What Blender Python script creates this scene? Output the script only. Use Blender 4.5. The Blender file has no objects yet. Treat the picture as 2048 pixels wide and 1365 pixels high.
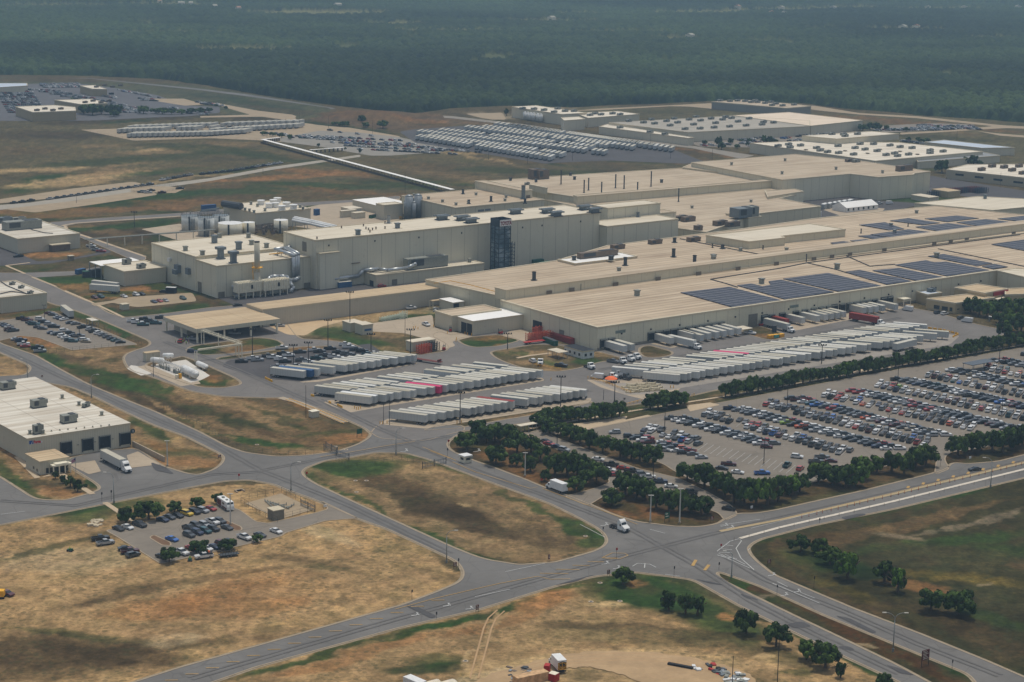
import bpy, bmesh, math, random
import numpy as np
from mathutils import Vector, Matrix
from mathutils.geometry import delaunay_2d_cdt
random.seed(7); rnd = random.Random(11)
S = bpy.context.scene
C = S.collection
# ------------------------------------------------------------------ camera, sky, sun, exposure
CX, CY, FPX, PITCH, ROLL, CAMH = 1024., 682.5,3982., .2160,.0160,200.
_c, _s, _cr, _sr = math.cos(PITCH), math.sin(PITCH), math.cos(ROLL), math.sin(ROLL)
ROT = np.array([[_cr, -_sr, 0],[_sr, _cr, 0],[0,0,1]]) @ np.array([[1,0,0],[0,-_s, -_c],[0, _c, -_s]])
cam = bpy.data.objects.new('camera', bpy.data.cameras.new('camera')); C.objects.link(cam)
cam.data.sensor_width = 36; cam.data.lens = FPX / 2048 * 36
cam.data.clip_start = 5; cam.data.clip_end = 30000
_m = Matrix([[ROT[0][i],-ROT[1][i],-ROT[2][i]] for i in range(3)])
cam.matrix_world = Matrix.Translation((0,0, CAMH)) @ _m.to_4x4()
S.camera = cam
SUN_EL, SUN_AZ = math.radians(76), math.radians(22)      # azimuth from +Y towards +X
w = bpy.data.worlds.new('World'); S.world = w; w.use_nodes = True
nt = w.node_tree; bg = nt.nodes['Background']
sk = nt.nodes.new('ShaderNodeTexSky'); sk.sky_type = 'NISHITA'; sk.sun_disc = False
sk.sun_elevation = SUN_EL; sk.sun_rotation = SUN_AZ; sk.air_density = 1.3; sk.dust_density = 2.2; sk.ozone_density = 1.5
hs_ = nt.nodes.new('ShaderNodeHueSaturation'); hs_.inputs['Saturation'].default_value = .55; nt.links.new(sk.outputs[0], hs_.inputs['Color']); nt.links.new(hs_.outputs[0], bg.inputs[0]); bg.inputs[1].default_value = .14
sl = bpy.data.lights.new('sun', 'SUN'); sl.energy = 2.75; sl.angle = math.radians(.53); sl.color = (1,.93,.80)
so = bpy.data.objects.new('sun', sl); C.objects.link(so)
sd = Vector((math.sin(SUN_AZ) * math.cos(SUN_EL), math.cos(SUN_AZ) * math.cos(SUN_EL), math.sin(SUN_EL)))
so.rotation_euler = sd.to_track_quat('Z', 'Y').to_euler(); so.location = (0,800,600)
S.view_settings.view_transform = 'Standard'; S.view_settings.look = 'None'
S.view_settings.exposure = -0.42; S.view_settings.gamma = 1
S.cycles.max_bounces = 5; S.cycles.volume_bounces = 0; S.cycles.use_denoising = True
S.cycles.caustics_reflective = False; S.cycles.caustics_refractive = False
# ------------------------------------------------------------------ geometry helpers
AZ = .931
AX = np.array([math.sin(AZ), math.cos(AZ)]); BX = np.array([-math.cos(AZ), math.sin(AZ)])   # the site's two axes
AANG = math.atan2(AX[1], AX[0])
def ray(x, y):
    return ROT.T @ np.array([(x - CX) / FPX, (y - CY) / FPX, 1.])
def G(x, y, z=0.):
    d = ray(x, y); d = d * (CAMH - z) / (-d[2]); return d[:2]
def P(X, Y, Z=0.):
    q = ROT @ np.array([X, Y, Z - CAMH]); return q[0] / q[2] * FPX + CX, q[1] / q[2] * FPX + CY
def PX(X, Y, Z=0.):
    X = np.asarray(X, float); Y = np.asarray(Y, float); Z = np.zeros_like(X) + Z - CAMH
    q = [ROT[i][0] * X + ROT[i][1] * Y + ROT[i][2] * Z for i in range(3)]
    return q[0] / q[2] * FPX + CX, q[1] / q[2] * FPX + CY
def hgt(b, ty):
    g = G(*b); lo, hi = 0,200
    for i in range(40):
        m = (lo + hi) / 2
        if P(g[0], g[1], m)[1] > ty: lo = m
        else: hi = m
    return lo
def scale(x, y):                       # metres per photo pixel across, at a ground point
    g = G(x, y); h = G(x + 1, y); return float(np.hypot(*(h - g)))
def onwall(p0, p1, x, y):              # where the sight line meets the upright plane through p0-p1
    d = ray(x, y); e = np.array(p1) - np.array(p0); n = np.array([-e[1], e[0]])
    t = n @ np.array(p0) / (n @ d[:2]); q = d * t
    e = e / np.hypot(*e); return float((q[:2] - np.array(p0)) @ e), float(q[2] + CAMH)
class MB:
    def __init__(s): s.v = []; s.f = []; s.m = []
    def add(s, vs, fs, m=0):
        o = len(s.v); s.v += [tuple(map(float, q)) for q in vs]; s.f += [tuple(o + i for i in f) for f in fs]; s.m += [m] * len(fs); return s
    def box(s, x0, x1, y0, y1, z0, z1, m=0, rot=0., at=(0,0,0), taper=0.):
        c, n = math.cos(rot), math.sin(rot); t = taper; vs = []
        for z, k in ((z0,0),(z1, t)):
            for x, y in ((x0 + k, y0 + k),(x1 - k, y0 + k),(x1 - k, y1 - k),(x0 + k, y1 - k)):
                vs.append((x * c - y * n + at[0], x * n + y * c + at[1], z + at[2]))
        return s.add(vs, [(3,2,1,0),(4,5,6,7),(0,1,5,4),(1,2,6,5),(2,3,7,6),(3,0,4,7)], m)
    def prism(s, poly, z0, z1, m=0, mt=None):
        n = len(poly); a = sum(poly[i][0] * poly[(i + 1) % n][1] - poly[(i + 1) % n][0] * poly[i][1] for i in range(n))
        if a < 0: poly = poly[::-1]
        vs = [(p[0], p[1], z0) for p in poly] + [(p[0], p[1], z1) for p in poly]
        s.add(vs, [(i, (i + 1) % n, (i + 1) % n + n, i + n) for i in range(n)] + [tuple(range(n))[::-1]], m)
        return s.add([(p[0], p[1], z1) for p in poly],[tuple(range(n))], m if mt is None else mt)
    def cyl(s, a, b, r, n=8, m=0, r2=None):
        a, b = Vector(a), Vector(b); d = (b - a).normalized(); u = d.orthogonal().normalized(); w_ = d.cross(u); r2 = r if r2 is None else r2
        vs = [a + (u * math.cos(t) + w_ * math.sin(t)) * r for t in [2 * math.pi * i / n for i in range(n)]]
        vs += [b + (u * math.cos(t) + w_ * math.sin(t)) * r2 for t in [2 * math.pi * i / n for i in range(n)]]
        return s.add(vs, [(i, (i + 1) % n, (i + 1) % n + n, i + n) for i in range(n)] + [tuple(range(n))[::-1], tuple(range(n, 2 * n))], m)
    def tube(s, pts, r, n=8, m=0):
        for p, q in zip(pts, pts[1:]): s.cyl(p, q, r, n, m)
        return s
    def side(s, prof, y0, y1, m=0):     # side profile in x-z, swept across y
        n = len(prof); a = sum(prof[i][0] * prof[(i + 1) % n][1] - prof[(i + 1) % n][0] * prof[i][1] for i in range(n))
        if a > 0: prof = prof[::-1]
        vs = [(p[0], y0, p[1]) for p in prof] + [(p[0], y1, p[1]) for p in prof]
        return s.add(vs, [(i, (i + 1) % n, (i + 1) % n + n, i + n) for i in range(n)] + [tuple(range(n))[::-1], tuple(range(n, 2 * n))], m)
    def mesh(s, name, mats, smooth=False):
        me = bpy.data.meshes.new(name); me.from_pydata(s.v, [], s.f)
        for q in (mats if isinstance(mats, (list, tuple)) else [mats]): me.materials.append(q)
        me.polygons.foreach_set('material_index', s.m)
        if smooth: me.polygons.foreach_set('use_smooth', [True] * len(s.f))
        me.update(); return me
    def ob(s, name, mats, parent=None, smooth=False):
        return link(name, s.mesh(name, mats, smooth), parent)
def link(name, data, parent=None, loc=None, rz=0.):
    o = bpy.data.objects.new(name, data); C.objects.link(o)
    if parent: o.parent = parent
    if loc is not None: o.location = loc
    if rz: o.rotation_euler = (0,0, rz)
    return o
def tag(o, label=None, cat=None, group=None, kind=None):
    if label: o['label'] = label
    if cat: o['category'] = cat
    if group: o['group'] = group
    if kind: o['kind'] = kind
    return o
def thing(name, label, cat, loc=(0,0,0), rz=0., group=None):
    return tag(link(name, None, None, loc, rz), label, cat, group)
KIDS = {}
def kid(name, mb, mats, parent, smooth=False):
    o = mb.ob(name, mats, parent, smooth); KIDS.setdefault(parent.name, []).append(o); return o
def dup(root, loc, rz, label, group=None, name=None):
    r = root.copy(); C.objects.link(r); r.location = loc; r.rotation_euler = (0,0, rz); r['label'] = label
    if group: r['group'] = group
    for ch in KIDS.get(root.name, []):
        c = ch.copy(); C.objects.link(c); c.parent = r; KIDS.setdefault(r.name, []).append(c)
        for g in KIDS.get(ch.name, []):
            d = g.copy(); C.objects.link(d); d.parent = c
    return r
ONES = 'zeroth first second third fourth fifth sixth seventh eighth ninth tenth eleventh twelfth thirteenth fourteenth fifteenth sixteenth seventeenth eighteenth nineteenth'.split()
def nth(n):
    if n < 20: return ONES[n]
    t = {2: 'twent', 3: 'thirt', 4: 'fort', 5: 'fift', 6: 'sixt', 7: 'sevent', 8: 'eight'}[n // 10]
    return t + 'ieth' if n % 10 == 0 else t + 'y-' + ONES[n % 10]
# ------------------------------------------------------------------ materials
def sr(r, g, b): return tuple(((v / 255) / 12.92 if v / 255 <= .04045 else ((v / 255 + .055) / 1.055) ** 2.4) for v in (r, g, b)) + (1,)
class NT:
    def __init__(s, name, rough=.9, metal=0., spec=.3):
        s.m = bpy.data.materials.new(name); s.m.use_nodes = True; s.t = s.m.node_tree; s.b = s.t.nodes['Principled BSDF']
        s.b.inputs['Roughness'].default_value = rough; s.b.inputs['Metallic'].default_value = metal; s.b.inputs['Specular IOR Level'].default_value = spec
    def n(s, t, **k):
        q = s.t.nodes.new('ShaderNode' + t)
        for a, v in k.items(): setattr(q, a, v)
        return q
    def l(s, a, b): s.t.links.new(a, b)
    def math(s, op, a, b=None, c=None):
        q = s.n('Math', operation=op)
        for i, v in enumerate((a, b, c)):
            if v is None: continue
            if isinstance(v, (int, float)): q.inputs[i].default_value = v
            else: s.l(v, q.inputs[i])
        return q.outputs[0]
    def pos(s):
        g = s.n('NewGeometry'); return g.outputs['Position']
    def ab(s, sa=1., sb=1., sz=1.):      # position turned into the site's axes, then scaled
        mp = s.n('Mapping'); mp.inputs['Rotation'].default_value = (0,0,-AANG); s.l(s.pos(), mp.inputs['Vector'])
        m2 = s.n('Mapping'); m2.inputs['Scale'].default_value = (sa, sb, sz); s.l(mp.outputs[0], m2.inputs['Vector']); return m2.outputs[0]
    def noise(s, sc, det=3., vec=None, rough=.55):
        q = s.n('TexNoise'); q.inputs['Scale'].default_value = sc; q.inputs['Detail'].default_value = det; q.inputs['Roughness'].default_value = rough
        s.l(vec if vec is not None else s.pos(), q.inputs['Vector']); return q.outputs['Fac']
    def ramp(s, f, stops):
        q = s.n('ValToRGB'); cr = q.color_ramp
        while len(cr.elements) < len(stops): cr.elements.new(.5)
        for e, (p, c) in zip(cr.elements, stops): e.position = p; e.color = c if len(c) == 4 else (*c, 1)
        s.l(f, q.inputs[0]); return q.outputs[0]
    def mix(s, f, a, b, mode='MIX'):
        q = s.n('Mix', data_type='RGBA', blend_type=mode)
        for i, v in ((0, f),(6, a),(7, b)):
            if isinstance(v, (int, float)): q.inputs[i].default_value = v
            elif isinstance(v, tuple): q.inputs[i].default_value = v
            else: s.l(v, q.inputs[i])
        return q.outputs[2]
    def out(s, c):
        if isinstance(c, tuple): s.b.inputs['Base Color'].default_value = c
        else: s.l(c, s.b.inputs['Base Color'])
        return s.m
_plain = {}
def plain(name, col, rough=.6, metal=0., var=.12, sc=.8, spec=.3):
    if name in _plain: return _plain[name]
    t = NT(name, rough, metal, spec); f = t.noise(sc, 3)
    c0 = tuple(v * (1 - var) for v in col[:3]) + (1,); c1 = tuple(min(1, v * (1 + var)) for v in col[:3]) + (1,)
    _plain[name] = t.out(t.ramp(f, [(.3, c0),(.7, c1)])); return _plain[name]
def wallmat(name, col, seam=7.6, dark=.5, stripe=True):
    t = NT(name, .75); g = t.n('NewGeometry'); sp = t.n('SeparateXYZ'); t.l(t.ab(), sp.inputs[0])
    dt = t.n('VectorMath', operation='DOT_PRODUCT'); t.l(g.outputs['Normal'], dt.inputs[0]); dt.inputs[1].default_value = (BX[0], BX[1],0)
    k = t.math('GREATER_THAN', t.math('ABSOLUTE', dt.outputs['Value']),.5)
    u = t.math('ADD', t.math('MULTIPLY', sp.outputs[0], k), t.math('MULTIPLY', sp.outputs[1], t.math('SUBTRACT', 1, k)))
    def line(per, wd):
        fr = t.math('FRACT', t.math('DIVIDE', u, per)); return t.math('LESS_THAN', fr, wd / per)
    big = t.noise(.06,4); st = t.noise(1., 3, t.ab(.9,.9,.05)); fine = t.noise(.5,3)
    c = t.mix(t.math('MULTIPLY', st, .5), col, tuple(v * .8 for v in col[:3]) + (1,))
    c = t.mix(t.math('MULTIPLY', big, .25), c, sr(150,135,105))
    c = t.mix(t.math('MULTIPLY', t.math('GREATER_THAN', fine, .66),.1), c, sr(90,70,50))
    if stripe: c = t.mix(t.math('MULTIPLY', t.math('LESS_THAN', t.math('FRACT', t.math('DIVIDE', u, .95)),.45),.07), c, (0,0,0,1))
    c = t.mix(t.math('MULTIPLY', line(seam, .22), dark), c, (.05,.05,.05,1))
    return t.out(c)
def roofmat(name, col, dirt, amt=.6, band=3.2, bandamt=.3, seam=24.):
    t = NT(name, .85)
    st = t.noise(.35,4, t.ab(.05,1.2,1)); big = t.noise(.03,5); pt = t.noise(.12,4, t.ab(.3,1,1))
    sp = t.n('SeparateXYZ'); t.l(t.ab(), sp.inputs[0])
    c = t.mix(t.math('MULTIPLY', t.ramp(st, [(.38,(0,0,0)),(.66,(1,1,1))]), amt), col, dirt)
    c = t.mix(t.math('MULTIPLY', t.ramp(pt, [(.45,(0,0,0)),(.7,(1,1,1))]), amt * .5), c, tuple(v * .75 for v in dirt[:3]) + (1,))
    c = t.mix(t.math('MULTIPLY', t.ramp(big, [(.4,(0,0,0)),(.65,(1,1,1))]),.3), c, tuple(min(1, v * 1.15) for v in col[:3]) + (1,))
    tri = t.math('PINGPONG', sp.outputs[1], band / 2)
    c = t.mix(t.math('MULTIPLY', t.math('LESS_THAN', tri, band * .14), bandamt), c, tuple(v * .6 for v in dirt[:3]) + (1,))
    if seam: c = t.mix(t.math('MULTIPLY', t.math('LESS_THAN', t.math('FRACT', t.math('DIVIDE', sp.outputs[0], seam)),.35 / seam),.35), c, (.12,.09,.06,1))
    return t.out(c)
def pavemat(name, col, var=.2, sc=.08, crack=True, streak=None):
    t = NT(name, .9); a = t.noise(sc, 5, rough=.65); b = t.noise(sc * 9,4); d = t.noise(.35,3, t.ab(.07,1,1))
    c = t.ramp(a, [(.28, tuple(v * (1 - var) for v in col[:3])),(.7, tuple(v * (1 + var) for v in col[:3]))])
    c = t.mix(t.math('MULTIPLY', t.ramp(b, [(.35,(0,0,0)),(.75,(1,1,1))]),.28), c, tuple(v * .66 for v in col[:3]) + (1,))
    c = t.mix(t.math('MULTIPLY', t.ramp(d, [(.5,(0,0,0)),(.75,(1,1,1))]),.25), c, tuple(v * 1.25 for v in col[:3]) + (1,))
    if crack:
        v = t.n('TexVoronoi', feature='DISTANCE_TO_EDGE'); v.inputs['Scale'].default_value = .09; t.l(t.pos(), v.inputs['Vector'])
        c = t.mix(t.math('MULTIPLY', t.math('LESS_THAN', v.outputs['Distance'],.012),.3), c, tuple(q * .45 for q in col[:3]) + (1,))
    return t.out(c)
# ------------------------------------------------------------------ value noise for building meshes
_rs = np.random.RandomState(5); _lat = _rs.rand(256,256)
def vn(x, y, seed=0):
    x = x + seed * 17.3; y = y + seed * 9.1; xi = np.floor(x).astype(int); yi = np.floor(y).astype(int); fx = x - xi; fy = y - yi
    fx = fx * fx * (3 - 2 * fx); fy = fy * fy * (3 - 2 * fy); a = lambda i, j: _lat[(xi + i) % 256,(yi + j) % 256]
    return (a(0,0) * (1 - fx) + a(1,0) * fx) * (1 - fy) + (a(0,1) * (1 - fx) + a(1,1) * fx) * fy
def fbm(x, y, seed=0, o=4):
    s = 0; k = .5; t = 0
    for i in range(o): s = s + k * vn(x * 2 ** i, y * 2 ** i, seed + i * 3); t += k; k *= .55
    return s / t
def fan(rows, u):                     # a grid that widens with distance: rows = distances, u = sideways ratios
    Y = np.repeat(np.asarray(rows), len(u)); X = (np.asarray(rows)[:, None] * np.asarray(u)[None, :]).ravel(); return X, Y
def gridmesh(name, X, Y, Z, nr, nu):
    me = bpy.data.meshes.new(name); n = nr * nu; me.vertices.add(n)
    me.vertices.foreach_set('co', np.stack([X, Y, Z],1).astype(np.float32).ravel())
    i = (np.arange(nr - 1)[:, None] * nu + np.arange(nu - 1)[None, :]).ravel()
    q = np.stack([i, i + 1, i + nu + 1, i + nu],1).astype(np.int32); f = len(q)
    me.loops.add(f * 4); me.loops.foreach_set('vertex_index', q.ravel()); me.polygons.add(f)
    me.polygons.foreach_set('loop_start', np.arange(0, f * 4,4, dtype=np.int32)); me.update(calc_edges=True); return me
# ------------------------------------------------------------------ ground colours (kinds of soil and grass, by where they grow)
TAN, STRAW, PALE, SOIL, GREEN, DGREEN, BROWN, DBROWN, OLIVE, GRAV, RED, DIRT = (np.array(sr(*c)[:3]) for c in (
    (146,120,88),(170,140,102),(192,170,136),(166,120,78),(54,78,34),(38,60,28),(104,84,58),(72,60,42),(84,80,52),(168,152,130),(84,58,34),(196,166,124)))
FIELD = [  # polygons: points, colour, opacity
 ([(-80,236),(620,236),(800,268),(1000,330),(905,385),(640,405),(300,430),(-80,450)], np.array(sr(98,88,62)[:3]),1),
 ([(720,318),(1100,330),(1400,328),(1400,400),(900,385)], np.array(sr(96,86,62)[:3]),1),
 ([(600,230),(860,226),(1000,250),(1400,320),(1560,330),(1390,330),(1220,320),(940,254),(800,262),(640,246)], np.array(sr(108,88,66)[:3]),1),
 ([(1150,212),(2100,240),(2100,345),(1560,300),(1280,270),(1150,240)], np.array(sr(100,92,66)[:3]),1),
 ([(-80,150),(380,170),(640,210),(700,236),(-80,236)], np.array(sr(88,88,64)[:3]),1),
 ([(-80,560),(300,690),(500,800),(740,870),(600,915),(420,873),(-80,690)], BROWN * 1.15,1),
 ([(-80,690),(340,860),(450,920),(300,960),(-80,960)], TAN, 1),
 ([(-80,960),(200,990),(640,960),(700,1040),(930,1150),(600,1400),(-80,1400)], STRAW, 1),
 ([(600,900),(900,900),(1220,1060),(1200,1110),(900,1120),(600,970)], np.array(sr(134,112,82)[:3]),1),
 ([(1420,1060),(2120,900),(2120,1400),(1900,1400),(1430,1150)], np.array(sr(66,62,38)[:3]),1),
 ([(300,1400),(900,1220),(1300,1140),(1880,1400)], STRAW * .97,1),
 ([(890,870),(1460,900),(2120,860),(2120,900),(1440,1060),(1180,1020),(890,900)], BROWN * .62,1),
 ([(920,850),(1400,780),(2060,670),(2060,700),(1300,835),(950,870)], OLIVE * .8,1),
]
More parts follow.
